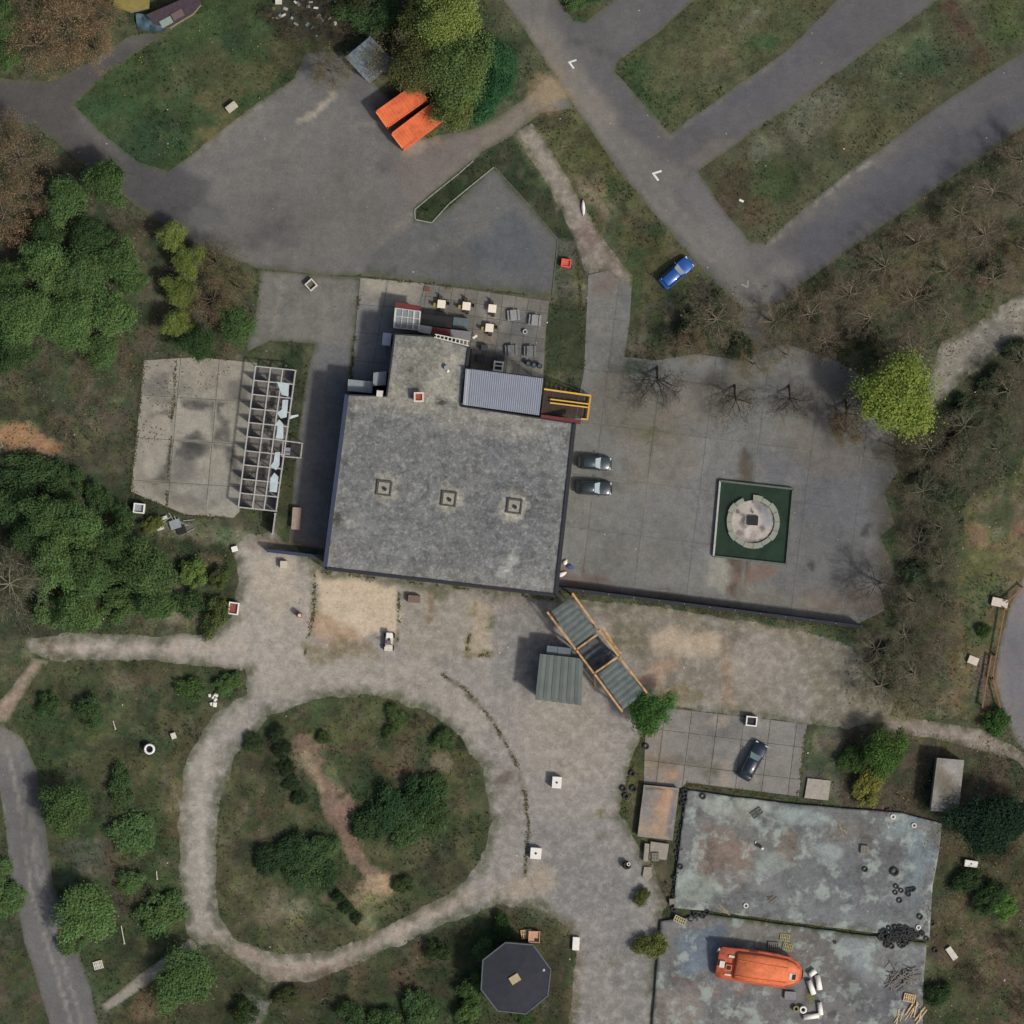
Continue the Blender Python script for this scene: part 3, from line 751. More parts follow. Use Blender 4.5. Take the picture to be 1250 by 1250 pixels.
sheet('concrete_drive', DRIVE, 0.014, (104,104,104), [
    ('poly', [(318,330),(440,338),(430,420),(384,420),(330,416),(305,425)], (112,110,104), 1.2, 0.9), ('ell', (350,365,26,20,60), (98,96,92), 1.5, 0.6), ('line', ([(345,340),(335,400)], 4), (134,130,120), 0.5, 0.5),
    ('line', ([(404,345),(400,410)], 3), (90,90,86), 0.3, 0.6), ('ell', (400,395,6,24), (128,126,120), 0.6, 0.5), ('line', ([(360,660),(400,664)], 10), (120,104,94), 0.8, 0.7),
    ], M_CONC, 0.4, 0.08, 0.5, seed=10)
sheet('footpath', FP1, 0.016, (128,120,108), [('line', ([(640,165),(690,222),(715,272)], 12), (138,130,116), 0.6, 0.7), ('ell', (720,290,20,20), (112,96,88), 1.2, 0.7), ('ell', (745,320,20,24), (120,108,98), 1.2, 0.6)], M_SAND, 0.4, 0.22, 0.9, seed=12)
sheet('footpath', FP2, 0.016, (138,133,122), [('ell', (178,1184,5,10,35), (98,94,80), 0.5, 0.7)], M_CONC, 0.4, 0.1, 0.3, seed=13)
sheet('footpath', FP3, 0.016, (138,122,106), [('line', ([(50,812),(14,870)], 4), (108,104,70), 0.4, 0.7)], M_SAND, 0.4, 0.2, 0.6, seed=14)
sheet('footpath', FP4, 0.016, (132,122,110), [], M_SAND, 0.4, 0.25, 0.9, seed=15)
sheet('footpath', FP5, 0.018, (96,94,92), [('ell', (915,430,14,14), (84,78,70), 1.2, .7)], M_ASPH, 0.4, 0.25, 0.8, seed=26)
sheet('dirt_track', TRK, 0.006, (128,124,112), [('line', ([(1120,525),(1180,470),(1260,405)], 20), (92,84,74), 1.5, 0.7)], M_SAND, 0.4, 0.3, 1.0, seed=16)

# --- slabs: every slab of a paved area is a piece of its own
def clip_convex(poly, cell):
    out = [tuple(p) for p in poly]
    n = len(cell)
    ar = sum(cell[i][0] * cell[(i + 1) % n][1] - cell[(i + 1) % n][0] * cell[i][1] for i in range(n))
    if ar < 0: cell = cell[::-1]
    for i in range(n):
        a, b = cell[i], cell[(i + 1) % n]
        res = []
        for j in range(len(out)):
            p, q = out[j], out[(j + 1) % len(out)]
            sp = (b[0]-a[0])*(p[1]-a[1]) - (b[1]-a[1])*(p[0]-a[0]); sq = (b[0]-a[0])*(q[1]-a[1]) - (b[1]-a[1])*(q[0]-a[0])
            if sp >= 0: res.append(p)
            if (sp > 0 and sq < 0) or (sp < 0 and sq > 0):
                t = sp / (sp - sq); res.append((p[0] + (q[0]-p[0])*t, p[1] + (q[1]-p[1])*t))
        out = res
        if len(out) < 3: return []
    return out

def slabs(parent, pts, origin, u, v, ni, nj, z, thick, base, strokes, mtl, joint=0.05, spacing=0.45, tone=0.10, seed=1, name='slab', wob=0.0, skip=0.0, shade=0.2):
    P = [tuple(p) for p in wpoly(pts)]
    o = np.array(U(*origin)); uu = np.array([u[0], -u[1]]) * SC; vv = np.array([v[0], -v[1]]) * SC
    r = random.Random(seed)
    tot = []
    for i in range(ni):
        for j in range(nj):
            a = o + uu * i + vv * j
            du = uu / np.linalg.norm(uu) * joint / 2; dv = vv / np.linalg.norm(vv) * joint / 2
            cell = [tuple(a + du + dv), tuple(a + uu - du + dv), tuple(a + uu + vv - du - dv), tuple(a + vv + du - dv)]
            pc = clip_convex(P, cell)
            if len(pc) < 3: continue
            q = np.array(pc); keep = [0]
            for k in range(1, len(q)):
                if np.hypot(*(q[k] - q[keep[-1]])) > 0.03: keep.append(k)
            q = q[keep]
            if len(q) < 3: continue
            ar = 0.5 * abs(np.dot(q[:, 0], np.roll(q[:, 1], 1)) - np.dot(q[:, 1], np.roll(q[:, 0], 1)))
            if ar < 0.12 or r.random() < skip: continue
            V, F = tri_fill(q, spacing)
            if len(F) == 0: continue
            x, y = V[:, 0], V[:, 1]
            C = paint(x, y, base, strokes) * (1 - shade / 2 + shade * fbm(x, y, 3.0, seed + 20, 4))[:, None] * (1 + r.uniform(-tone, tone))
            zz = z + r.uniform(-wob, wob); tx, ty = r.uniform(-wob, wob) * 0.3, r.uniform(-wob, wob) * 0.3
            c = q.mean(0)
            V3 = np.column_stack([V, zz + (x - c[0]) * tx + (y - c[1]) * ty])
            s = np.cross(V3[F[:, 1]] - V3[F[:, 0]], V3[F[:, 2]] - V3[F[:, 0]])[:, 2]
            F[s < 0] = F[s < 0][:, ::-1]
            # sides from the outline
            b = len(V3); m = len(q)
            ax = 0.5 * (np.dot(q[:, 0], np.roll(q[:, 1], -1)) - np.dot(q[:, 1], np.roll(q[:, 0], -1)))
            if ax < 0: q = q[::-1]
            top = np.column_stack([q, np.full(m, zz) + (q[:, 0] - c[0]) * tx + (q[:, 1] - c[1]) * ty]); low = top.copy(); low[:, 2] = z - thick
            V3 = np.vstack([V3, top, low]); C = np.vstack([C, np.full((2 * m, 3), C.mean())])
            S = []
            for k in range(m):
                k2 = (k + 1) % m
                S += [(b + k, b + m + k, b + m + k2), (b + k, b + m + k2, b + k2)]
            F = np.vstack([F, S])
            cc = np.array([c[0], c[1], 0.0])
            ob = mesh_obj(name, np_mesh(name, V3 - cc, F, C, mtl), parent)
            ob.location = cc
            tot.append(ob)
    return tot

plaza = sheet('plaza', PLAZA, 0.010, (84,80,66), [], M_SOIL, 0.6, 0.15, 0.4, seed=17)
PLAZA_S = [
    ('ell', (740,640,50,70), (112,112,108), 2.5, 0.7), ('ell', (800,560,60,40), (118,113,104), 2.5, 0.7), ('ell', (790,520,40,30), (104,98,86), 2, 0.6),
    ('ell', (1000,600,80,60), (92,94,98), 3, 0.8), ('ell', (1000,690,70,40), (98,98,98), 2.5, 0.7), ('ell', (1070,690,14,50), (110,110,112), 1.2, 0.6), ('ell', (910,580,7,26), (78,70,60), 0.8, 0.9),
    ('ell', (900,705,14,26), (88,76,66), 0.9, 0.9), ('ell', (925,700,26,8,10), (120,98,88), 0.8, 0.7), ('ell', (876,700,14,22,20), (140,138,128), 0.8, 0.9), ('line', ([(690,715),(790,728),(900,744)], 10), (92,74,66), 0.9, 0.7),
    ('ell', (712,705,24,6,-10), (112,78,70), 0.9, 0.6), ('ell', (760,480,30,50), (98,94,84), 2.5, 0.7), ('ell', (850,490,50,26), (112,106,96), 2.0, 0.6), ('ell', (900,470,30,30), (92,90,82), 2, 0.6),
    ('ell', (1088,640,22,110), (78,75,66), 2.6, 0.85, 1.5), ('poly', [(766,420),(790,422),(788,460),(764,458)], (70,80,70), 0.4, 0.85, 0.2), ('poly', [(784,520),(802,522),(800,536),(782,534)], (92,92,70), 0.4, 0.8, 0.2),
    ('ell', (1010,540,60,40), (104,98,90), 2.5, 0.6), ('ell', (730,380,24,50), (112,110,104), 1.8, 0.5), ('ell', (742,345,24,14), (112,100,92), 1.2, 0.7), ('ell', (860,620,12,60), (118,118,118), 1.6, 0.6),
    ('ell', (965,650,8,60), (112,110,108), 1.2, 0.6), ('ell', (815,650,50,40), (108,108,106), 2, 0.6), ('ell', (1040,735,50,14,-8), (98,86,78), 1.4, 0.7), ('ell', (992,690,4,6), (58,58,60), 0.3, 0.9), ('ell', (1056,650,4,8,-40), (62,60,60), 0.3, 0.9),
    ('ell', (960,735,60,16,-8), (120,115,104), 1.5, 0.6), ('ell', (820,690,60,20,-8), (116,115,108), 1.5, 0.5), ('ell', (735,590,18,8), (80,78,76), 1.0, 0.5), ('ell', (1000,480,60,30), (90,86,80), 2.5, 0.6),
]
slabs(plaza, PLAZA, (694,318), (64,8), (-8,64), 8, 8, 0.042, 0.03, (111,112,109), PLAZA_S, M_CONC, 0.03, 0.5, 0.05, seed=21, wob=0.004)

pad = sheet('concrete_yard', PAD, 0.010, (72,68,58), [], M_SOIL, 0.6, 0.1, 0.2, seed=18)
slabs(pad, PAD, (174,430), (47,3), (-4.6,52), 3, 4, 0.05, 0.04, (142,138,127), [
    ('ell', (195,470,24,20), (104,104,100), 1.4, 0.7), ('ell', (190,520,20,22), (142,136,122), 1.4, 0.7), ('ell', (240,545,20,14,20), (72,72,70), 0.8, 0.85), ('ell', (240,495,16,6,-10), (78,77,74), 0.6, 0.8),
    ('ell', (250,460,24,14), (146,140,126), 1.4, 0.6), ('ell', (220,575,20,16), (96,95,92), 1.2, 0.7), ('ell', (262,520,20,26), (140,136,124), 1.4, 0.6), ('ell', (282,490,20,6,15), (84,82,78), 0.8, 0.8),
    ('ell', (275,550,10,30,15), (82,82,78), 1.2, 0.7), ('ell', (290,475,14,12), (90,88,84), 0.8, 0.7), ('ell', (190,590,26,12,-8), (112,108,98), 1.2, 0.7), ('ell', (258,600,30,14,-6), (138,136,128), 1.4, 0.7),
    ('ell', (225,610,26,8,-8), (98,96,90), 1.0, 0.6), ('line', ([(265,497),(275,520),(280,560)], 5), (84,82,78), 0.5, 0.7, 0.5), ('ell', (280,450,24,8), (138,134,120), 0.8, 0.6), ('ell', (225,470,14,20), (134,130,120), 1, 0.5),
    ('line', ([(215,490),(213,510)], 4), (60,60,56), 0.3, 0.9), ('ell', (238,546,13,9,10), (62,62,60), .5, .85, .6), ('ell', (243,494,14,4,-8), (66,66,64), .4, .85, .5), ('ell', (268,492,14,4,10), (66,65,62), .4, .85, .5), ('line', ([(258,508),(270,512),(266,500)], 4), (70,69,66), .4, .85, .5), ('ell', (195,505,10,3,20), (84,82,78), .4, .7, .5), ('line', ([(186,590),(200,580),(206,566)], 4), (78,76,72), .4, .7, .6), ('ell', (286,560,5,18,10), (70,69,66), .5, .8, .5), ('ell', (225,556,9,3,-10), (76,75,72), .3, .8, .4), ('line', ([(262,555),(268,530),(276,515)], 5), (76,75,72), .5, .75, .6), ('ell', (210,468,8,10), (168,162,148), .6, .6, .6), ('ell', (180,560,6,16), (164,158,144), .6, .6, .6), ('line', ([(210,520),(206,560)], 3), (64,62,58), 0.3, 0.9), ('ell', (170,560,12,40,-8), (134,130,120), 1, 0.6)],
    M_CONC, 0.05, 0.4, 0.07, seed=22, wob=0.006)

terr = sheet('terrace', TERR, 0.010, (70,70,66), [], M_CONC, 0.6, 0.05, 0.1, seed=19)
TERR_S = [('poly', [(440,339),(520,346),(514,368),(484,372),(478,372),(440,366)], (138,132,120), 1.0, 0.8), ('ell', (470,352,30,8,-8), (150,144,130), 0.8, 0.6),
    ('ell', (560,385,40,16), (98,96,90), 1.4, 0.7), ('ell', (610,380,30,20), (120,117,108), 1.4, 0.7), ('ell', (640,395,20,16), (92,95,96), 1.2, 0.7), ('ell', (590,410,20,10), (124,112,98), 1.0, 0.7),
    ('ell', (640,425,26,18), (98,98,96), 1.2, 0.7), ('ell', (595,380,8,10), (134,132,124), 0.6, 0.6), ('ell', (655,370,16,8), (112,104,96), 0.8, 0.6), ('ell', (545,355,40,6,-6), (112,102,92), 0.8, 0.6), ('line', ([(598,380),(592,425)], 4), (128,112,92), 0.5, 0.6)]
slabs(terr, [(520,347),(560,352),(671,365),(666,402),(663,462),(574,451),(576,426),(532,412),(514,408),(512,370)], (506,344), (15.5,2.2), (-2.2,15.5), 12, 8, 0.038, 0.026, (112,110,104), TERR_S, M_CONC, 0.05, 0.6, 0.14, seed=23, name='paving_slab', wob=0.006)
slabs(terr, [(440,339),(519,346),(512,369),(511,407),(483,407),(478,440),(473,470),(428,470)], (426,336), (48,4), (-6,34), 3, 5, 0.040, 0.028, (118,118,118), TERR_S, M_CONC, 0.04, 0.5, 0.04, seed=24, name='slab')

pad2 = sheet('parking_pad', PAD2, 0.010, (80,78,58), [], M_SOIL, 0.6, 0.1, 0.2, seed=20)
slabs(pad2, PAD2, (782,848), (32,4), (-5,39), 7, 4, 0.05, 0.04, (124,121,116), [
    ('ell', (806,935,26,18), (140,126,110), 1.0, 0.8), ('ell', (815,950,14,9), (168,136,108), 0.9, 0.7), ('ell', (890,890,40,14), (108,107,106), 1.2, 0.7), ('ell', (880,880,14,5), (150,140,126), 0.6, 0.8), ('ell', (945,945,26,14), (112,111,106), 1.2, 0.7),
    ('ell', (950,905,24,16), (116,115,112), 1.5, 0.6), ('ell', (800,900,16,20), (136,126,116), 1.2, 0.7), ('poly', [(878,928),(892,930),(890,962),(876,960)], (142,132,122), 0.4, 0.7, 0.2), ('ell', (865,944,12,9), (92,88,70), 0.8, 0.7), ('ell', (840,930,40,6,-4), (100,94,84), 0.6, 0.6)],
    M_CONC, 0.06, 0.4, 0.06, seed=25, wob=0.006)

stage1 = sheet('stage_slab', STAGE1, 0.42, (106,109,110), [
    ('poly', [(860,1010),(885,1005),(895,1018),(920,1030),(925,1060),(905,1085),(890,1080),(872,1090),(850,1060),(846,1030)], (118,106,98), 0.3, 0.95, 0.7),
    ('ell', (960,1032,16,20,20), (114,103,95), 0.3, 0.95, 0.6), ('ell', (945,1022,14,12), (110,108,104), 1, 0.7), ('ell', (850,1085,26,18,-10), (140,150,142), 1.2, 0.7),
    ('ell', (900,985,50,12,-8), (152,158,150), 1.2, 0.7), ('ell', (975,995,30,10,-8), (142,156,156), 1.0, 0.6), ('ell', (1010,1060,60,30,-20), (108,112,114), 2.0, 0.7), ('ell', (1060,1030,40,20), (104,108,110), 1.8, 0.6),
    ('ell', (940,1060,26,16,40), (144,152,148), 1.2, 0.6), ('ell', (1015,1040,16,12), (146,156,156), 0.9, 0.7), ('ell', (1100,1010,26,12), (128,144,148), 1.2, 0.6), ('ell', (1120,1050,16,40,-8), (114,128,136), 1.4, 0.7),
    ('ell', (1060,1100,60,26,-8), (104,107,112), 2.0, 0.7), ('ell', (960,1090,60,20,-8), (110,112,114), 1.8, 0.7), ('ell', (1000,1110,60,12,-8), (120,126,128), 1.2, 0.6), ('ell', (1065,1060,20,40,-8), (100,100,104), 1.4, 0.6),
    ('ell', (890,1005,40,14), (120,117,112), 1.2, 0.5), ('ell', (1030,1015,26,14), (112,104,98), 1.2, 0.5), ('ell', (1130,1010,14,9), (112,112,108), 0.8, 0.6), ('line', ([(868,1112),(1000,1130),(1134,1147)], 5), (96,98,84), 0.5, 0.7),
    ], M_STAGE, 0.25, 0.06, 0.0, skirt=0.47, seed=30, shade=0.3)
stage2 = sheet('stage_slab', STAGE2, 0.40, (110,110,110), [
    ('ell', (850,1160,26,26), (104,118,132), 1.4, 0.8), ('ell', (830,1230,30,26), (128,122,114), 1.5, 0.8), ('ell', (890,1220,40,18), (100,102,106), 1.5, 0.7), ('ell', (888,1235,16,12), (92,88,84), 1.0, 0.7),
    ('ell', (930,1140,60,12,-8), (122,119,113), 1.2, 0.7), ('ell', (1050,1170,26,24), (132,142,146), 1.4, 0.7), ('ell', (1010,1180,30,26), (108,106,106), 1.6, 0.6), ('ell', (1070,1220,30,30), (92,94,102), 1.6, 0.7),
    ('ell', (1110,1165,16,20), (124,130,132), 1.2, 0.6), ('ell', (980,1160,20,30,20), (104,98,94), 1.2, 0.6), ('ell', (1020,1237,8,4), (70,70,68), 0.4, 0.8), ('ell', (865,1205,26,6,-12), (150,98,74), 1.0, 0.5), ('ell', (875,1140,14,10), (94,106,120), 1.0, 0.7),
    ('ell', (1040,1215,40,20), (104,105,106), 1.5, 0.6), ('line', ([(866,1117),(1000,1135),(1130,1152)], 5), (78,90,64), 0.5, 0.8)],
    M_STAGE, 0.35, 0.06, 0.0, skirt=0.45, seed=31, shade=0.3)

# road arrows (painted)
M_WHITE = mat('white_road_paint', (212,212,208), 0.7, 0.12)
def chevron(px, py, a, s, dim=1.0):
    m = MB(); c = UV3(px, py, 0.0)
    for sg in (1, -1):
        pts = [(-0.5, 0.0), (0.35, sg * 0.62), (0.5, sg * 0.46), (-0.14, 0.0)]
        m.add([(c.x + s * (x * math.cos(a) - y * math.sin(a)), c.y + s * (x * math.sin(a) + y * math.cos(a)), 0.016) for x, y in pts], [(0, 1, 2, 3)])
    return m.build('arrow_marking', M_WHITE if dim == 1.0 else mat('worn_road_paint', (140,140,138), 0.8, 0.2), road)
chevron(698, 77, math.radians(-18), 1.0); chevron(801, 213, math.radians(-18), 1.15); chevron(911, 348, math.radians(120), 0.9, 0.5)

# ------------------------------------------------------------------ buildings and built things
M_STEEL = mat('galvanised_steel', (168,168,164), 0.6, 0.12, 1.5, 0.1)
M_DARK = mat('dark_fascia', (40,42,48), 0.7, 0.15)
M_NAVY = mat('shade_and_coping_blue', (48,58,78), 0.6, 0.12)
M_WALL = mat('grey_render_wall', (128,124,116), 0.9, 0.12, 1.0)
M_MAROON = mat('maroon_sheet', (104,42,44), 0.6, 0.15)
M_REDBR = mat('red_brick_shaft', (150,72,54), 0.9, 0.2, 6)
M_WP = mat('white_painted', (222,220,212), 0.6, 0.06, 1.5)
M_OFFW = mat('dirty_white', (196,192,180), 0.8, 0.14, 2.0)
M_CREAM = mat('cream_tabletop', (226,216,198), 0.6, 0.05)
M_BLACK = mat('black_rubber', (50,50,52), 0.85, 0.2, 6)
M_BLACKP = mat('black_plastic', (30,30,32), 0.6, 0.15)
M_RIMW = mat('pale_tyre_rim', (206,204,196), 0.7, 0.1)
M_TIMB = mat('pale_timber', (186,152,104), 0.8, 0.18, 3, rgb2=(140,108,72))
M_TIMBG = mat('weathered_timber', (138,126,108), 0.9, 0.2, 4)
M_PALT = mat('pallet_timber', (196,170,130), 0.85, 0.15, 4)
M_SHEETG = mat('grey_green_roof_sheet', (92,102,100), 0.7, 0.12, 1.2, rgb2=(74,84,84), mixscale=0.8)
M_CORR = mat('blue_grey_corrugated', (128,134,146), 0.55, 0.05, 0.8, 0.1)
M_YEL = mat('yellow_rail', (190,150,58), 0.6, 0.1)
M_GLASS = mat('window_glass', (70,80,88), 0.12, 0.05, 2, 0.0, 0.6)
M_CONCP = mat('cast_concrete', (142,136,124), 0.9, 0.14, 2.0)
M_CONCW = mat('white_concrete', (222,220,214), 0.85, 0.07, 2.0)
M_GREYBOX = mat('grey_metal_duct', (134,142,146), 0.6, 0.1, 2)
M_ORANGE = mat('orange_container_paint', (216,108,64), 0.65, 0.10, 1.0, rgb2=(190,92,56), mixscale=0.9)
M_FENCE = mat('dark_fence_boards', (46,48,56), 0.85, 0.2, 4)

def local_roof(name, pts, z, base, strokes, mtl, parent, spacing=0.35, seed=1, shade=0.25, skirt=0.0):
    """roof covering built from an outline at height z, colours worn as in a ground sheet"""
    P = wpoly(pts, z); k = HC / (HC - z)
    V, F = tri_fill(P, spacing)
    x, y = V[:, 0], V[:, 1]
    C = paint(x * k, y * k, base, strokes) * (1 - shade / 2 + shade * fbm(x, y, 2.0, seed + 20, 4))[:, None]
    V3 = np.column_stack([V, np.full(len(V), z)])
    a = np.cross(V3[F[:, 1]] - V3[F[:, 0]], V3[F[:, 2]] - V3[F[:, 0]])[:, 2]
    F[a < 0] = F[a < 0][:, ::-1]
    if skirt:
        n = len(P); b = len(V3)
        V3 = np.vstack([V3, np.column_stack([P, np.full(n, z)]), np.column_stack([P, np.full(n, z - skirt)])])
        C = np.vstack([C, np.full((2 * n, 3), C.mean())])
        F = np.vstack([F] + [[(b + i, b + (i + 1) % n, b + n + (i + 1) % n), (b + i, b + n + (i + 1) % n, b + n + i)] for i in range(n)])
    off = np.array(parent.location) if parent else 0
    return mesh_obj(name, np_mesh(name, V3 - off, F, C, mtl), parent)

# ---- the flat-roofed hall
HALL = [(483,408),(530,411),(573,424),(563,495),(701,516),(678,726),(397,693),(424,482),(472,484)]
ZH = 5.4
hall = empty('hall', UV3(550, 600, 0), label='large flat-roofed hall with mottled grey lichen-covered roof', cat='building')
cc = np.mean(wpoly(HALL, ZH), 0)
MB().prism([tuple(cc + (p - cc) * 0.992) for p in wpoly(HALL, ZH)], 0.0, ZH - 0.06).build('wall', M_WALL, hall)
HROOF = [('ell', (550,600,130,110), (104,106,108), 3.0, 0.5), ('ell', (620,600,50,60), (98,101,105), 3, 0.6), ('ell', (450,560,30,60), (106,108,108), 3, 0.6),
    ('poly', [(483,408),(573,424),(563,495),(520,500),(474,484)], (148,145,134), 2.0, 0.8), ('ell', (520,440,20,26), (116,116,108), 1.6, 0.7), ('ell', (505,455,12,18), (104,104,98), 1.4, 0.7),
    ('line', ([(430,490),(560,502),(690,522)], 26), (134,132,124), 1.6, 0.6), ('line', ([(400,690),(540,706),(676,722)], 16), (128,128,124), 1.4, 0.6), ('line', ([(420,500),(402,680)], 12), (124,123,116), 1.4, 0.6),
    ('ell', (540,490,8,5), (62,64,60), 0.5, 0.9), ('ell', (413,632,7,10), (62,62,62), 0.6, 0.85), ('ell', (692,530,5,8), (70,70,72), 0.5, 0.8), ('ell', (420,640,10,4), (160,160,154), 0.5, 0.6), ('ell', (427,495,4,5), (66,64,60), 0.4, 0.8),
    ('ell', (622,690,7,18,-25), (166,166,162), 0.9, 0.7), ('ell', (500,670,40,20), (116,118,120), 2, 0.6), ('ell', (600,520,50,12,-8), (134,133,128), 1.4, 0.6), ('ell', (650,560,16,12), (124,126,126), 1.2, 0.6),
    ('ell', (580,590,26,10,20), (126,127,124), 1.4, 0.6), ('ell', (680,540,10,26), (128,132,134), 1.0, 0.6)]
for vx, vy in ((469,596),(548,609),(628,618)):
    HROOF += [('ell', (vx,vy,17,17), (150,148,138), 0.8, 0.85, 0.6)]
roof = local_roof('roof', HALL, ZH, (108,110,111), HROOF, M_ROOF, hall, 0.3, 40, 0.55)
def edge_strip(a, b, w, h, z, mtl, parent, name='parapet'):
    return MB().beam(UV3(*a, z), UV3(*b, z), w, h).build(name, mtl, parent)
rloc = roof
for a, b, w in (((701.5,516),(678.6,727),0.42), ((678,727),(396.5,694),0.36), ((396.5,694),(423.6,481.5),0.5), ((563,496),(701,517),0.16), ((424,482),(472,484),0.16), ((482,408),(472,484),0.2), ((483,408),(530,411),0.16), ((530,411),(573,424),0.16), ((573,424),(563,496),0.3)):
    edge_strip(a, b, w, 0.34, ZH + 0.05, M_NAVY if a[0] == 396.5 else M_DARK, hall)  # west parapet: dark blue puts the shade of that side into the colour
# roof fittings (fixed to the hall)
for vx, vy in ((469,596),(548,609),(628,618)):
    c = UV3(vx, vy, ZH); r = math.radians(-7)
    v = MB()
    for dx, dy, sx, sy in ((0,.82,1.85,.16),(0,-.82,1.85,.16),(.82,0,.16,1.48),(-.82,0,.16,1.48)):
        p = Matrix.Rotation(r, 3, 'Z') @ Vector((dx, dy, 0)); v.box((c.x + p.x, c.y + p.y, ZH + 0.14), (sx, sy, 0.28), r)
    vo = v.build('vent_kerb', mat('vent_frame', (78,80,78), 0.8, 0.2), hall)
    MB().box((c.x, c.y, ZH + 0.08), (1.4, 1.4, 0.1), r).build('vent_lid', mat('vent_lid', (146,142,130), 0.8, 0.2), vo)
    MB().cyl((c.x + 0.1, c.y - 0.12, ZH + 0.13), 0.22, 0.3, 12).build('vent_pipe', M_DARK, vo)
c = UV3(511.5, 485, ZH)
ch = MB().box((c.x, c.y, ZH + 0.4), (0.95, 0.95, 0.8), -0.1).build('chimney', M_REDBR, hall)
cf = MB()
for dx, dy, sx, sy in ((0,.5,1.2,.2),(0,-.5,1.2,.2),(.5,0,.2,.8),(-.5,0,.2,.8)): cf.box((c.x + dx, c.y + dy, ZH + 0.9), (sx, sy, 0.2))
cf.build('chimney_cap', M_OFFW, ch)
c = UV3(545, 449, ZH); MB().cyl((c.x, c.y, ZH), 0.3, 0.5, 14).build('vent_pipe', M_GREYBOX, hall); MB().cyl((c.x + .15, c.y - .35, ZH), 0.22, 0.35, 12, 0.05).build('vent_cowl', M_WP, hall)
# west side ducts
dz = 3.6
for pts, z0, z1, mt in (([(425,463),(455,466),(454,480),(424,477)], 0.0, 3.6, M_GREYBOX), ([(456,455),(472,453),(471,470),(455,471)], 0.0, 4.0, M_GREYBOX)):
    MB().prism([tuple(p) for p in wpoly(pts, z1)], z0, z1).build('plant_box', mt, hall)
c = UV3(463.5, 480.5, 5.6); MB().box((c.x, c.y, 4.6), (0.75, 0.75, 2.4), -0.1).build('duct_outlet', M_OFFW, hall)
c = UV3(472, 414, 3.0); MB().box((c.x, c.y, 1.5), (1.0, 1.5, 3.0), -0.1).build('air_unit', mat('air_unit', (176,184,190), 0.6, .08), hall)

# ---- corrugated canopy on the north side
def corrugated(corners, z, n, amp, name, mtl, parent, cross=False, dz=(0,0,0,0), thick=0.05):
    """sheet between 4 corners (px), n ribs running from edge 0-3 to edge 1-2 (cross: the other way)"""
    c = [UV3(p[0], p[1], z) + Vector((0, 0, d)) for p, d in zip(corners, dz)]
    if cross: c = [c[1], c[2], c[3], c[0]]
    V = []; F = []
    for i in range(n * 4 + 1):
        t = i / (n * 4.0); k = (0, 1, 1, 0)[i % 4] * amp
        a = c[0].lerp(c[3], t); b = c[1].lerp(c[2], t)
        V += [a + Vector((0, 0, k)), b + Vector((0, 0, k)), a + Vector((0, 0, k - thick)), b + Vector((0, 0, k - thick))]
        if i:
            o = (i - 1) * 4; q = i * 4
            F += [(o, o + 1, q + 1, q), (o + 2, q + 2, q + 3, o + 3), (o, q, q + 2, o + 2), (o + 1, o + 3, q + 3, q + 1)]
    F += [(0, 2, 3, 1), (n * 16, n * 16 + 1, n * 16 + 3, n * 16 + 2)]
    return MB().add(V, F).build(name, mtl, parent)
can = empty('canopy', UV3(612, 478, 0), label='blue-grey corrugated canopy roof on the north edge of the hall', cat='canopy')
CAN = [(570,450),(663,462),(658,507),(565,494)]
corrugated([(575,450.6),(663,462),(658,507),(571,495)], 6.2, 34, 0.035, 'roof_sheet', M_CORR, can, cross=True)
corrugated([(568.5,450),(575,450.6),(571,495),(565,494)], 6.15, 2, 0.03, 'ridge_flashing', mat('pale_flashing', (152,156,164), 0.55, .06), can, cross=True)
w_in = wpoly([(572,454),(659,465),(655,503),(569,491)], 6.0)
MB().prism([tuple(p) for p in w_in], 5.46, 6.06).build('wall', M_DARK, can)
for p in ((568,453),(614,458.5),(661,465)):
    q = UV3(*p, 6.0); MB().beam((q.x, q.y, 0), (q.x, q.y, 6.08), 0.16, 0.16).build('post', M_DARK, can)
edge_strip((566,449.5),(664,461.5), 0.14, 0.2, 6.08, M_DARK, can, 'fascia')
# ---- outside stair with yellow rails
st = empty('outside_stair', UV3(690, 494, 0), label='dark outside stair with yellow railings beside the canopy', cat='stairs')
za, zb = 5.3, 1.2
A, B_, C_, D_ = (664,475),(721,483),(717,512),(660,506)
def sp(t, s, z):
    x0, y0 = A[0] + (B_[0] - A[0]) * t, A[1] + (B_[1] - A[1]) * t; x1, y1 = D_[0] + (C_[0] - D_[0]) * t, D_[1] + (C_[1] - D_[1]) * t
    return UV3(x0 + (x1 - x0) * s, y0 + (y1 - y0) * s, z)
for i in range(17):
    t = (i + 0.5) / 17; z = za - (za - 0.25) * t
    a, b = sp(t, 0.06, z), sp(t, 0.94, z); MB().beam(a, b, 0.30, 0.06).build('tread', mat('stair_tread', (62,52,46), .8, .2), st)
for s in (0.03, 0.97):
    MB().beam(sp(0, s, za - 0.2), sp(1, s, 0.1), 0.1, 0.3).build('stringer', M_DARK, st)
for s, w in ((0.0, 0.2), (0.36, 0.16), (0.5, 0.16)):
    t0 = 0.0 if s == 0 else 0.16
    MB().beam(sp(t0, s, za + 0.9 - (za - .25) * t0), sp(1, s, 1.15), w, 0.08).build('handrail', M_YEL, st)
    for t in ((0.05, 0.5, 0.98) if s == 0 else (0.2, 0.6, 0.97)):
        MB().beam(sp(t, s, za - (za - .25) * t), sp(t, s, za + 0.9 - (za - .25) * t), 0.06, 0.06).build('rail_post', M_YEL, st)
MB().beam(sp(1, 0, 1.2), sp(1, 1, 1.2), 0.2, 0.1).build('handrail', M_YEL, st); MB().beam(sp(1, 1, 1.15), sp(0.86, 1.0, 1.5), 0.16, 0.1).build('handrail', M_YEL, st)
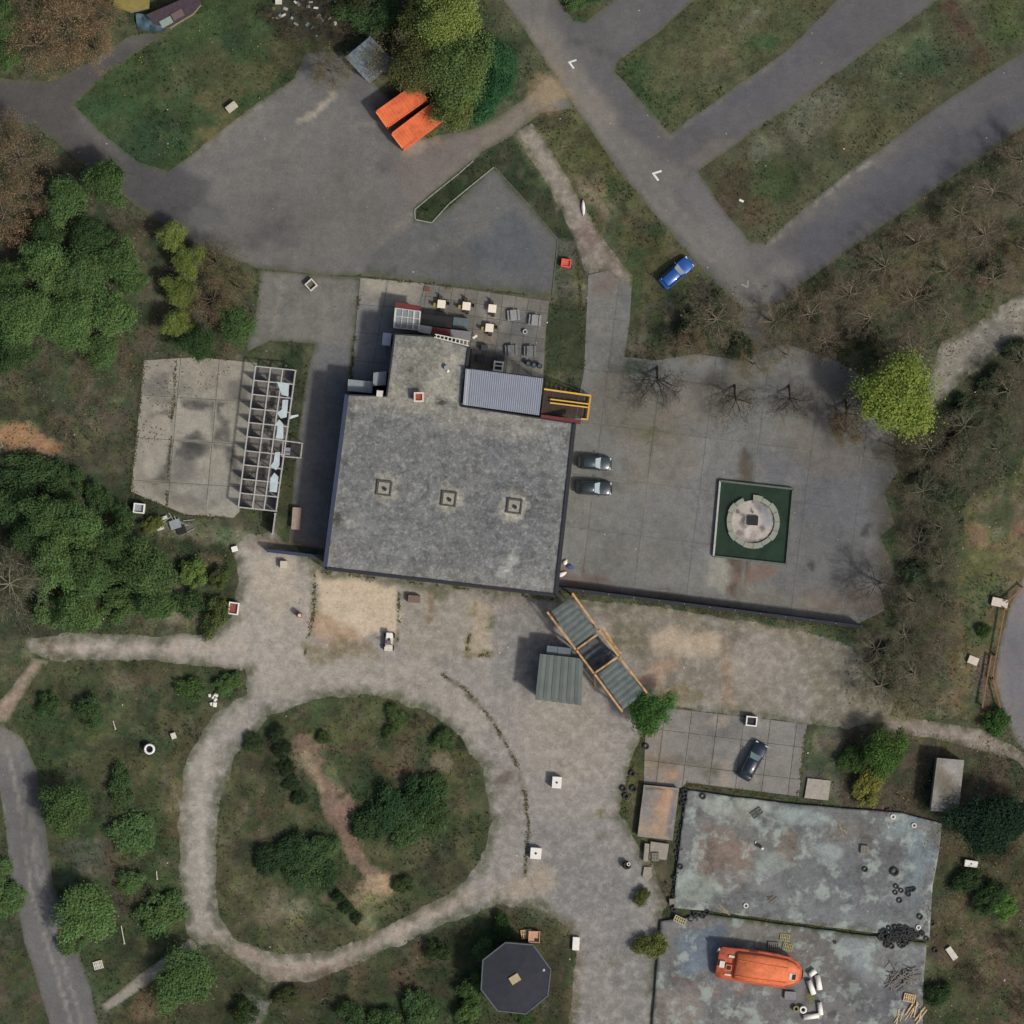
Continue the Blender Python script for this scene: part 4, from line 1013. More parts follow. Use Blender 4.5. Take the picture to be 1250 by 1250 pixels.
for s in (0.03, 0.5, 0.97): a = sp(1, s, 0); MB().beam((a.x, a.y, 0), (a.x, a.y, 1.2), 0.06, 0.06).build('rail_post', M_YEL, st)
MB().beam(UV3(660,508.5,5.3), UV3(709,515.5,5.3), 0.5, 0.5).build('side_panel', M_MAROON, st)

# ---- kiosk huddle on the terrace
kz = 2.6
kio = empty('glazed_kiosk', UV3(497, 388, 0), label='small kiosk with white glazing bars over its roof light on the terrace', cat='kiosk')
KP = [(483,376),(513,380),(511,403),(481,400)]
MB().prism([tuple(p) for p in wpoly(KP, kz)], 0.03, kz - 0.05).build('wall', mat('kiosk_wall', (150,150,150), .7, .1), kio)
kr = MB().prism([tuple(p) for p in wpoly(KP, kz)], kz - 0.04, kz).build('roof_glass', mat('dull_glass', (128,134,140), .4, .12), kio)
def quadp(K, u, v, z):
    x0, y0 = K[0][0] + (K[1][0] - K[0][0]) * u, K[0][1] + (K[1][1] - K[0][1]) * u; x1, y1 = K[3][0] + (K[2][0] - K[3][0]) * u, K[3][1] + (K[2][1] - K[3][1]) * u
    return UV3(x0 + (x1 - x0) * v, y0 + (y1 - y0) * v, z)
for u in (0, 0.28, 0.52, 0.76, 1.0): MB().beam(quadp(KP, u, 0, kz + 0.05), quadp(KP, u, 1, kz + 0.05), 0.2 if u in (0, 1.0, .76) else 0.08, 0.08).build('glazing_bar', M_OFFW, kio)
for v in (0, 0.4, 0.75, 1.0): MB().beam(quadp(KP, 0, v, kz + 0.04), quadp(KP, 1, v, kz + 0.04), 0.08, 0.07).build('glazing_bar', M_OFFW, kio)
MB().beam(quadp(KP, -0.02, -0.14, kz - 0.15), quadp(KP, 1.0, -0.12, kz - 0.15), 0.75, 0.12).build('awning', M_MAROON, kio)
def hut(name, pts, z, mtl, label, cat, wallm=None, group=None, lip=0.0):
    c = UV3(sum(p[0] for p in pts) / len(pts), sum(p[1] for p in pts) / len(pts), 0)
    h = empty(name, c, label=label, cat=cat, group=group)
    W = wpoly(pts, z); m = W.mean(0)
    MB().prism([tuple(m + (p - m) * 0.95) for p in W], 0.03, z - 0.1).build('wall', wallm or M_WALL, h)
    MB().prism([tuple(p) for p in W], z - 0.098, z).build('roof', mtl, h)
    return h
hut('serving_counter', [(511,396),(528,399),(526,408),(510,405)], 2.3, mat('pale_grey_sheet', (168,168,168), .6, .1), 'pale grey roofed serving counter right of the glazed kiosk', 'counter')
hut('red_kiosk', [(528,399),(550,402),(549,410),(527,408)], 2.4, M_MAROON, 'low maroon-roofed kiosk between two grey counters on the terrace', 'kiosk')
hut('serving_counter', [(550.5,402),(576,405),(573,416),(549.5,411)], 2.3, mat('mid_grey_sheet', (118,118,122), .7, .1), 'mid grey roofed serving counter right of the maroon kiosk', 'counter')
hut('dark_awning', [(514,383),(553,387),(551,401),(513,397)], 1.9, M_BLACKP, 'black awning roof north of the maroon kiosk', 'awning', M_DARK)
hut('teal_box', [(554,387),(573,389),(571,402),(552,400)], 1.0, mat('teal_sheet', (88,100,102), .7, .15), 'dull teal storage box beside the black awning', 'box')
ld = empty('slatted_rack', UV3(552, 414, 0), label='white slatted rack lying along the slanted roof edge of the hall', cat='rack')
for s in (0, 1): MB().beam(UV3(531 - s * 1, 408 + s * 3.5, ZH + .4), UV3(573 - s * .5, 416.5 + s * 6, ZH + .4), 0.12, 0.08).build('rail', M_OFFW, ld)
for i in range(9):
    t = (i + .5) / 9; MB().beam(UV3(531 + 42 * t, 408 + 8.5 * t, ZH + .42), UV3(530 + 42.5 * t, 411.5 + 11 * t, ZH + .42), 0.14, 0.05).build('slat', M_OFFW, ld)
for q in ((533,410),(570,418)): a = UV3(*q, ZH + .3); MB().beam((a.x, a.y, ZH - .05), (a.x, a.y, ZH + .36), .1, .1).build('support', M_DARK, ld)
tr = empty('white_tray', UV3(580, 411.5, 0), math.radians(35), 'small white tray table near the mid grey counter', 'tray')
MB().box((0, 0, 0.75), (0.62, 0.26, 0.05)).build('top', M_WP, tr, world=False); MB().cyl((0, 0, 0.04), 0.05, 0.7, 8).build('leg', M_DARK, tr, world=False)

def table_set(px, py, label, rot=-0.1, chairs=4, cm=None, seed=0):
    t = empty('terrace_table', UV3(px, py, 0.04), rot, label, 'table', 'white square tables on the terrace')
    MB().box((0, 0, 0.74), (0.98, 0.98, 0.05)).build('table_top', M_CREAM, t, world=False, bevel=0.012)
    for sx in (-1, 1):
        for sy in (-1, 1): MB().beam((sx * .42, sy * .42, 0), (sx * .42, sy * .42, .715), .05, .05).build('leg', M_DARK, t, world=False)
    return t
M_CHAIR = mat('dark_chair', (66,54,46), .7, .2); M_CHAIRY = mat('yellow_chair', (150,136,70), .7, .15)
def chair(px, py, rot, label, m):
    o = empty('terrace_chair', UV3(px, py, 0.04), rot, label, 'chair', 'chairs round the white terrace tables')
    MB().box((0, 0, 0.44), (0.44, 0.44, 0.04)).build('seat', m, o, world=False)
    MB().box((-0.22, 0, 0.68), (0.04, 0.42, 0.34)).build('backrest', m, o, world=False)
    for sx in (-1, 1):
        for sy in (-1, 1): MB().beam((sx * .19, sy * .19, 0), (sx * .19, sy * .19, .43), .035, .035).build('leg', m, o, world=False)
TB = [(539,371.5,'westernmost'),(569.5,374,'second from the west'),(601,377,'third from the west'),(597.5,400.5,'southernmost')]
for i, (px, py, w) in enumerate(TB):
    table_set(px, py, 'cream square table on the terrace, %s of the four' % w)
    for k, (dx, dy, side) in enumerate(((-7.4, .8, 'west'), (7.4, -.8, 'east'), (.8, 7.6, 'south'), (-.8, -7.6, 'north'))):
        if (i, k) in ((2, 1), (3, 3), (2, 0)): continue
        m = M_CHAIRY if (i, k) in ((1, 0), (3, 0), (0, 0)) else M_CHAIR
        chair(px + dx, py + dy, (0.0, math.pi, math.pi / 2, -math.pi / 2)[k] - 0.1, '%s chair on the %s side of the %s cream terrace table' % ('yellowish' if m is M_CHAIRY else 'dark', side, w.split(' ')[0]), m)
# stacked grey garden furniture on the east half of the terrace
M_PLAS = mat('grey_plastic', (136,138,138), .7, .15); M_PLAS2 = mat('dim_plastic', (108,110,112), .8, .2)
for (px, py, a, m, lb) in ((627,385,.1,M_PLAS,'grey upturned bench table, north-west of the four grey ones'), (653,391,-.1,M_PLAS,'grey upturned bench table, north-east of the four grey ones'), (624,428,.05,M_PLAS2,'dull grey bench table, south-west of the four grey ones'), (647,429,.0,M_PLAS2,'dull grey bench table, south-east of the four grey ones')):
    t = empty('bench_table', UV3(px, py, .04), a, lb, 'table', 'grey bench tables on the terrace')
    MB().box((0, 0, .6), (.8, 1.3, .06)).build('table_top', m, t, world=False)
    for s in (-1, 1):
        MB().box((s * .62, 0, .36), (.26, 1.3, .05)).build('bench', m, t, world=False); MB().beam((-.7, s * .5, .02), (.7, s * .5, .02), .07, .05).build('foot', M_DARK, t, world=False)
        MB().beam((-.62, s * .5, .32), (.62, s * .5, .32), .05, .05).build('cross_bar', M_DARK, t, world=False); MB().beam((0, s * .5, .03), (0, s * .5, .57), .06, .06).build('leg', M_DARK, t, world=False)
pl = empty('plant_pot', UV3(641, 405, .04), 0, 'small white-rimmed pot between the grey bench tables', 'pot')
MB().ring((0, 0, 0), [(.2, 0), (.28, .4), (.2, .4), (.14, .06)], 14).build('rim', M_OFFW, pl, world=False); MB().cyl((0, 0, .02), .18, .3, 12).build('soil', M_BLACK, pl, world=False)
ag = empty('hatch_frame', UV3(608.5, 447.5, 0.04), -0.12, 'white-framed dark hatch box against the canopy', 'hatch')
MB().box((0, 0, .55), (1.0, 1.0, 1.1)).build('box', M_DARK, ag, world=False)
fr = MB()
for dx, dy, sx, sy in ((0,.52,1.25,.2),(0,-.52,1.25,.2),(.52,0,.2,.84),(-.52,0,.2,.84),(0,.05,.84,.14)): fr.box((dx, dy, 1.16), (sx, sy, .1))
fr.build('frame', M_WP, ag, world=False)
for k, (px, py) in enumerate(((645,444),(652,446),(659,447))):
    t = empty('teal_drum', UV3(px, py, .04), 0, 'teal plastic drum by the canopy, %s of three' % ('west', 'middle', 'east')[k], 'drum', 'teal drums by the canopy')
    MB().cyl((0, 0, 0), .3, .8, 14, .28).build('body', mat('teal_plastic', (62,92,100), .6, .15), t, world=False); MB().ring((0, 0, .8), [(.3, 0), (.3, .05), (.22, .05), (.22, 0)], 14).build('rim', M_DARK, t, world=False)
for k, (px, py, w, h) in enumerate(((588,437,10,8),(592,424,8,7),(612,437,9,6))):
    hut('dark_bin', [(px-w/2,py-h/2),(px+w/2,py-h/2+1),(px+w/2-1,py+h/2+1),(px-w/2-1,py+h/2)], .9, mat('dark_bin', (58,60,70), .7, .2), ('dark bin nearest the canopy corner', 'dark bin north of its two dark neighbours', 'dark bin left of the white-framed hatch')[k], 'bin', M_DARK, 'dark bins on the terrace')
hut('terrace_drain', [(517.5,349.5),(525,350.5),(524.5,356),(517,355)], .14, mat('rusty_grate', (112,72,62), .9, .2), 'small rusty drain cover on the north edge of the terrace', 'drain', M_DARK)

# ---- steel frame of the roofless stalls
FZ = 2.1
FA, FB, FC, FD = (312,447), (361,452), (337,624), (291,619)
def fp(u, v, z): return quadp([FA, FB, FC, FD], u, v, z)
sf = empty('stall_frame', UV3(325, 535, 0), label='long roofless row of stalls with pale steel grid frame', cat='frame')
us = (0, .375, .68, 1.0)
for u in us: MB().beam(fp(u, 0, FZ), fp(u, 1, FZ), .15, .16).build('long_beam', M_STEEL, sf)
for i in range(11):
    MB().beam(fp(0, i / 10, FZ - .01), fp(1, i / 10, FZ - .01), .13, .14).build('cross_beam', M_STEEL, sf)
    for u in us:
        a = fp(u, i / 10, FZ); MB().beam((a.x, a.y, 0), (a.x, a.y, FZ - .09), .1, .1).build('post', M_STEEL, sf)
MB().prism([tuple(p) for p in wpoly([(311,446),(362,452),(338,625),(290,620)])], 0.015, .07).build('floor', mat('stall_floor', (112,108,104), .9, .14, 1.0), sf)
M_PART = mat('stall_partition', (58,56,56), .85, .2)
for i in range(1, 11):
    a, b = fp(.03, i / 10, 0), fp(.36, i / 10, 0)
    MB().beam((a.x, a.y, .07 + .93), (b.x, b.y, .07 + .93), .06, 1.86).build('partition', M_PART, sf)
a, b = fp(.99, .02, 0), fp(.99, .99, 0)
for i in range(10):
    a, b = fp(.985, i / 10 + .01, 0), fp(.985, (i + 1) / 10 - .01, 0)
    if i not in (4, 5): MB().beam((a.x, a.y, .8), (b.x, b.y, .8), .06, 1.4).build('back_panel', M_PART, sf)
AX = [(346,538),(369,541),(367,559),(344,557)]
for i in range(4): MB().beam(UV3(*AX[i], FZ), UV3(*AX[(i + 1) % 4], FZ), .13, .15).build('annex_beam', M_STEEL, sf); a = UV3(*AX[i], FZ); MB().beam((a.x, a.y, 0), (a.x, a.y, FZ - .08), .1, .1).build('post', M_STEEL, sf)
MB().prism([tuple(p) for p in wpoly([(347,540),(368,542),(366,558),(345,556)])], .015, .09).build('annex_floor', M_PART, sf)
c = UV3(351, 551, 0); MB().box((c.x, c.y, .5), (.7, .9, .8), -.1).build('cabinet', M_GREYBOX, sf)
M_PANEL = mat('broken_pale_roof_panel', (176,190,192), .45, .12, 1.0)
for pts, t in (([(338,466),(353,468),(352,484),(344,482)], .1), ([(345,488),(352,488),(350,509),(343,511),(338,504),(344,500)], -.1), ([(341,512),(346,518),(346,536),(337,535),(339,520),(336,518)], .05), ([(336,552),(342,552),(341,568),(337,574),(330,569),(334,564)], .08), ([(335,577),(340,582),(338,601),(329,600),(330,584)], -.05)):
    W = wpoly(pts, FZ); m = MB(); n = len(W); cxy = W.mean(0)
    zs = [FZ + .12 + t * (p[1] - cxy[1]) * .25 for p in W]
    m.add([(p[0], p[1], z) for p, z in zip(W, zs)] + [(p[0], p[1], z - .03) for p, z in zip(W, zs)], [tuple(range(n)), tuple(range(2 * n - 1, n - 1, -1))] + [(i, i + n, (i + 1) % n + n, (i + 1) % n) for i in range(n)])
    m.build('roof_panel', M_PANEL, sf)
c = empty('panel_shard', UV3(357, 508, 0), .4, 'broken white panel shard lying on grass beside the stalls', 'debris')
MB().add([(-.6, -.2, .06), (.7, -.3, .02), (.75, -.1, .05), (0, .1, .2), (-.35, .55, .04), (-.6, -.2, .03), (.7, -.3, 0), (.75, -.1, .02), (0, .1, .16), (-.35, .55, 0)], [(0, 1, 2, 3, 4), (9, 8, 7, 6, 5)] + [(i, i + 5, (i + 1) % 5 + 5, (i + 1) % 5) for i in range(5)]).build('shard', M_PANEL, c, world=False)
sw = empty('side_screen', UV3(334.5, 638, 0), label='thin pale screen wall at the south end of the stalls', cat='wall')
MB().beam(UV3(336.5, 626, 1.0), UV3(333, 652, 1.0), .1, 1.96).build('panel', M_STEEL, sw)
for q in ((336.4,627),(333.1,651.5)): a = UV3(*q); MB().beam((a.x, a.y, 0), (a.x, a.y, 2.2), .12, .12).build('post', M_STEEL, sw)
bd = empty('plank_table', UV3(362, 633, 0.014), math.radians(-4), 'long pinkish board table in the shade beside the hall', 'table')
MB().box((0, 0, .72), (1.05, 2.7, .06)).build('top', mat('pink_board', (158,138,124), .8, .12), bd, world=False)
for s in (-1, 1): MB().box((0, s * 1.0, .345), (.8, .08, .69)).build('trestle', M_TIMBG, bd, world=False)
gw = empty('yard_wall', UV3(360, 672, 0), label='low black wall running west from the hall corner', cat='wall')
MB().beam(UV3(326, 672, .8), UV3(393.5, 680, .8), .3, 1.6).build('wall', M_DARK, gw); MB().beam(UV3(325.5, 672, 1.65), UV3(394, 680, 1.65), .4, .1).build('coping', M_NAVY, gw)

# ---- dark fence along the plaza
fe = empty('plaza_fence', UV3(865, 742, 0), label='long dark board fence along the south side of the plaza', cat='fence')
N = 12
for i in range(N + 1):
    t = i / N; a = UV3(681 + 369 * t, 717 + 47 * t, 0)
    MB().beam((a.x, a.y, 0), (a.x, a.y, 2.05), .14, .14).build('post', mat('fence_post', (112,104,98), .8, .15), fe)
    if i < N:
        b = UV3(681 + 369 * (t + 1 / N), 717 + 47 * (t + 1 / N), 0); d = (b - a).normalized() * .09
        for k in range(6):
            p = a + d + (b - a - 2 * d) * (k / 6); q = a + d + (b - a - 2 * d) * ((k + .96) / 6); s = .02 * (k % 2)
            MB().beam((p.x, p.y + s, 1.0), (q.x, q.y + s, 1.0), .05, 1.9).build('board', M_FENCE, fe)
        MB().beam((a.x + d.x, a.y + d.y - .07, 1.98), (b.x - d.x, b.y - d.y - .07, 1.98), .42, .06).build('capping', M_FENCE, fe)

# ---- timber portal roof and shed south-east of the hall
po = empty('timber_portal', UV3(729, 796, 0), label='slanting timber-framed shelter with dark sheet roof bays', cat='shelter')
PZ = 4.0
def panels(corners, z, n, parent, mtl, dz=(0, 0, 0, 0), axis=0):
    for i in range(n):
        t0, t1 = (i + .02) / n, (i + .98) / n
        c = [UV3(p[0], p[1], z) + Vector((0, 0, d)) for p, d in zip(corners, dz)]
        if axis: c = [c[1], c[2], c[3], c[0]]
        q = [c[0].lerp(c[3], t0), c[1].lerp(c[2], t0), c[1].lerp(c[2], t1), c[0].lerp(c[3], t1)]
        m = MB(); k = .03 * (i % 2)
        e0 = (q[0] + q[3]) / 2; e1 = (q[1] + q[2]) / 2
        u = [q[0], q[1], e1 + Vector((0, 0, .05)), q[2], q[3], e0 + Vector((0, 0, .05))]
        u = [p + Vector((0, 0, k)) for p in u]
        m.add([*u, *[p - Vector((0, 0, .05)) for p in u]], [(0, 1, 2, 5), (5, 2, 3, 4), (11, 8, 7, 6), (10, 9, 8, 11), (0, 6, 7, 1), (1, 7, 8, 2), (2, 8, 9, 3), (3, 9, 10, 4), (4, 10, 11, 5), (5, 11, 6, 0)])
        m.build('roof_panel', mtl, parent)
panels([(673,746),(695,731),(728.6,769.8),(703,791)], PZ, 7, po, M_SHEETG)
panels([(730,823),(754,804),(786.7,845.5),(761,866)], PZ, 7, po, M_SHEETG)
panels([(706,793),(729.5,776),(752,801.5),(726,820)], 1.4, 4, po, mat('sunken_bay_sheet', (70,76,84), .8, .25, 1.5, rgb2=(100,98,96)))
for a, b in (((668,747),(703,793)), ((704,794),(725,822)), ((726,823),(760,869)), ((698.6,724),(730,768)), ((731,769),(755,801)), ((756,802),(790,846))):
    MB().beam(UV3(*a, PZ + .22), UV3(*b, PZ + .22), .24, .22).build('rafter', M_TIMB, po)
for a, b in (((705,792),(730,774)), ((727,821),(754,802))): MB().beam(UV3(*a, PZ + .2), UV3(*b, PZ + .2), .22, .2).build('tie_beam', M_TIMB, po)
for a, b in (((731,769),(743,790)), ((743,790),(753,802))): MB().beam(UV3(a[0] + 5, a[1] - 4, PZ - .1), UV3(b[0] + 5, b[1] - 4, PZ - .1), .3, .2).build('brace', M_TIMB, po)
for q, h in (((670,750),0),((699,727),0),((704,793),1),((731,769),1),((726,822),1),((755,802),1),((759,866),0),((788,844),0)):
    a = UV3(*q, PZ); dx, dy = (0, 0)
    MB().beam((a.x, a.y, 0), (a.x, a.y, PZ + .1), .2, .2).build('post', M_TIMB, po)
MB().beam(UV3(726, 838, .1), UV3(726, 823, PZ), .16, .16).build('strut', M_TIMB, po); MB().beam(UV3(703, 806, .1), UV3(716, 816, 1.9), .14, .14).build('strut', M_TIMB, po)
sh = empty('tin_roofed_shed', UV3(683, 828, 0), label='square shed with ribbed grey-green sheet roof beside the timber shelter', cat='shed')
SQ = [(659,798),(712,804),(710,861),(653,854)]
MB().prism([tuple(p) for p in wpoly([(661,800),(710,806),(708,858),(656,852)], 3.5)], .01, 3.46).build('wall', M_DARK, sh)
panels(SQ, 3.55, 6, sh, mat('shed_roof_sheet', (98,106,102), .7, .1, 1.2, rgb2=(84,92,90), mixscale=.6), axis=1)
MB().prism([tuple(p) for p in wpoly([(668,788),(681,789.5),(680,800),(667,798)], 2.9)], .01, 2.9).build('lean_to', mat('lean_to_sheet', (96,108,114), .7, .12), sh)
MB().prism([tuple(p) for p in wpoly([(681.5,789.5),(697,791.5),(696,803),(680.5,800)], 2.96)], .01, 2.96).build('lean_to', mat('lean_to_sheet', (96,108,114), .7, .12), sh)

# ---- octagonal pavilion
oc = empty('octagonal_pavilion', UV3(629, 1194, 0), label='octagonal pavilion with near-black felt roof', cat='pavilion')
OCT = [(617,1150.6),(650.8,1153.5),(672.4,1183.7),(668.8,1215.4),(642,1237.8),(607.5,1234),(587.4,1208),(589.5,1172)]
OZ = 4.6; W = wpoly(OCT, OZ); m0 = W.mean(0)
MB().prism([tuple(m0 + (p - m0) * .93) for p in W], -.1, OZ - .22).build('wall', M_TIMBG, oc)
apex = Vector((m0[0], m0[1], OZ + .45))
for i in range(8):
    a = Vector((*W[i], OZ)); b = Vector((*W[(i + 1) % 8], OZ)); e = .015
    m = MB(); dn = Vector((0, 0, -.2))
    m.add([a, b, apex, a + dn, b + dn, apex + dn], [(0, 1, 2), (5, 4, 3), (0, 3, 4, 1), (1, 4, 5, 2), (2, 5, 3, 0)]).build('roof_segment', mat('black_roof_felt', (46,48,56), .85, .14, 1.2), oc)
    MB().beam(a + Vector((0, 0, .02)), b + Vector((0, 0, .02)), .14, .12).build('eaves_trim', mat('eaves_trim', (84,92,96), .7, .1), oc)
rb = empty('loose_board', (*U(628.5, 1195, OZ + .4), OZ + .46), math.radians(32), 'tan board lying at the middle of the octagonal roof', 'board')
MB().box((0, 0, .06), (1.25, .95, .08)).build('board', mat('tan_board', (166,156,122), .8, .1), rb, world=False)
rb = empty('white_lump', (*U(663.5, 1184, OZ + .06), OZ + .06), 0, 'small pale lump on the eastern slope of the octagonal roof', 'debris')
MB().cyl((0, 0, 0), .2, .16, 7, .1).build('lump', mat('pale_lump', (176,178,186), .8, .1), rb, world=False)

# ---- concrete bunker roofs and platforms
bk = empty('concrete_bunker', UV3(1158, 962, 0), label='narrow concrete-roofed outbuilding north of the dark evergreen', cat='building')
BK = [(1144,925),(1177,928),(1170,992),(1136,990)]
W = wpoly(BK, 2.6); m0 = W.mean(0); MB().prism([tuple(m0 + (p - m0) * .96) for p in W], -.05, 2.5).build('wall', M_WALL, bk)
local_roof('roof', BK, 2.62, (136,132,126), [('ell', (1160,970,14,14), (104,100,88), 1.2, .8), ('ell', (1150,945,12,16), (116,108,92), 1, .7), ('ell', (1162,940,12,8), (152,150,148), .8, .6)], M_CONC, bk, .4, 41, .3, .118)
pf = empty('raised_platform', UV3(806, 990, 0), label='raised concrete platform with an orange-brown stain', cat='platform')
PF = [(786,958),(829,962),(821,1026),(778,1021)]
local_roof('top_slab', PF, .9, (132,126,120), [('ell', (810,985,12,26,-8), (170,138,110), 1.2, .8), ('ell', (800,1010,18,9), (162,138,114), 1, .7), ('ell', (794,978,10,14), (126,124,124), 1, .6), ('line', ([(824,962),(817,1026)], 7), (104,108,116), .4, .8), ('line', ([(786,962),(812,964)], 2), (82,78,70), .3, .8)], M_CONC, pf, .35, 42, .2, .2)
W = wpoly(PF, .9); m0 = W.mean(0); MB().prism([tuple(m0 + (p - m0) * .97) for p in W], -.05, .71).build('wall', M_WALL, pf)
for k, (pts, z, lb) in enumerate((([(794,1027),(817,1030),(814,1050),(792,1048)], .5, 'grey concrete block south of the stained platform'), ([(787,1029),(793,1030),(791,1052),(785,1051)], .7, 'narrow pale concrete block left of the grey block'), ([(786,1058),(795,1058),(796,1070),(790,1076),(784,1070)], .3, 'pointed pale concrete slab south of the narrow block'))):
    o = empty('concrete_block', UV3(sum(p[0] for p in pts) / len(pts), sum(p[1] for p in pts) / len(pts), 0), label=lb, cat='block')
    MB().prism([tuple(p) for p in wpoly(pts, z)], -.05, z, .02).build('block', M_CONCP, o, bevel=.03)
for (a, b) in (((985,952),(1016,956)),):
    o = empty('concrete_step', UV3(1000, 965, 0), label='pale square concrete step behind the stage', cat='step'); MB().prism([tuple(p) for p in wpoly([(986,950),(1014,953),(1011,977),(982,974)], .3)], -.05, .3).build('slab', mat('pale_step', (152,146,136), .9, .14), o)

# ---- square pool with round island
pool = empty('fountain_pool', UV3(919, 637, 0), label='square green pool with a round cracked concrete island', cat='fountain')
PQ = [(879,587),(968,597),(960,689),(871,679)]
m0 = wpoly(PQ).mean(0)
for i in range(4):
    a, b = UV3(*PQ[i], .3), UV3(*PQ[(i + 1) % 4], .3)
    MB().beam(a, b, .22, .5).build('rim', M_STEEL if i == 3 else mat('pool_rim', (88,98,86), .8, .2), pool)
wm = mat('murky_green_water', (34,52,38), .25, .25, .5, 0, .4)
MB().prism([tuple(m0 + (p - m0) * .985) for p in wpoly(PQ)], .06, .2).build('water', wm, pool)
ic = UV3(919, 637, 0)
for k in range(16):
    if k == 4: continue
    a0, a1 = 2 * math.pi * (k + .02) / 16, 2 * math.pi * (k + .98) / 16
    ro = 3.25 + .08 * math.sin(k * 2.3)
    m = MB(); vs = []
    for z in (.1, .62 + .02 * math.sin(k * 5)):
        for t in (a0, (a0 + a1) / 2, a1):
            for r in (2.62, ro): vs.append((ic.x + r * math.cos(t), ic.y + r * math.sin(t), z))
    m.add(vs, [(0, 1, 3, 2), (2, 3, 5, 4), (6, 8, 9, 7), (8, 10, 11, 9), (0, 2, 8, 6), (2, 4, 10, 8), (1, 7, 9, 3), (3, 9, 11, 5), (0, 6, 7, 1), (4, 5, 11, 10)])
    m.build('ring_segment', mat('ring_concrete', (136,140,128), .9, .12, 1.5), pool)
PCI = [(919 + 26.4 * math.cos(2 * math.pi * i / 28), 637 + 26.4 * math.sin(2 * math.pi * i / 28)) for i in range(28)]
local_roof('basin_floor', PCI, .42, (168,160,152), [('ell', (928,618,9,6,-20), (104,102,104), .5, .8), ('line', ([(919,612),(917,622),(920,628)], 2), (62,62,62), .15, .9), ('line', ([(900,624),(908,630),(907,636)], 3), (72,70,70), .3, .9, .3), ('ell', (906,642,4,3), (96,92,90), .4, .8),
    ('ell', (930,644,4,4), (84,80,80), .4, .8), ('ell', (902,650,5,3), (106,98,96), .4, .7), ('line', ([(900,652),(912,661),(925,662),(938,655)], 5), (82,72,72), .5, .85, .4), ('ell', (918,653,8,7), (146,132,130), .6, .6), ('line', ([(930,612),(942,622),(946,640),(940,652)], 2.5), (70,72,78), .25, .9), ('ell', (912,650,3,5,-20), (196,190,180), .4, .7), ('ell', (940,632,6,9), (132,140,148), .7, .6)],
    M_CONC, pool, .22, 43, .35, .3)
c = UV3(919, 635.5, 0); MB().box((c.x, c.y, .5), (1.2, 1.15, .5), -.06).build('nozzle_box', M_BLACKP, pool)

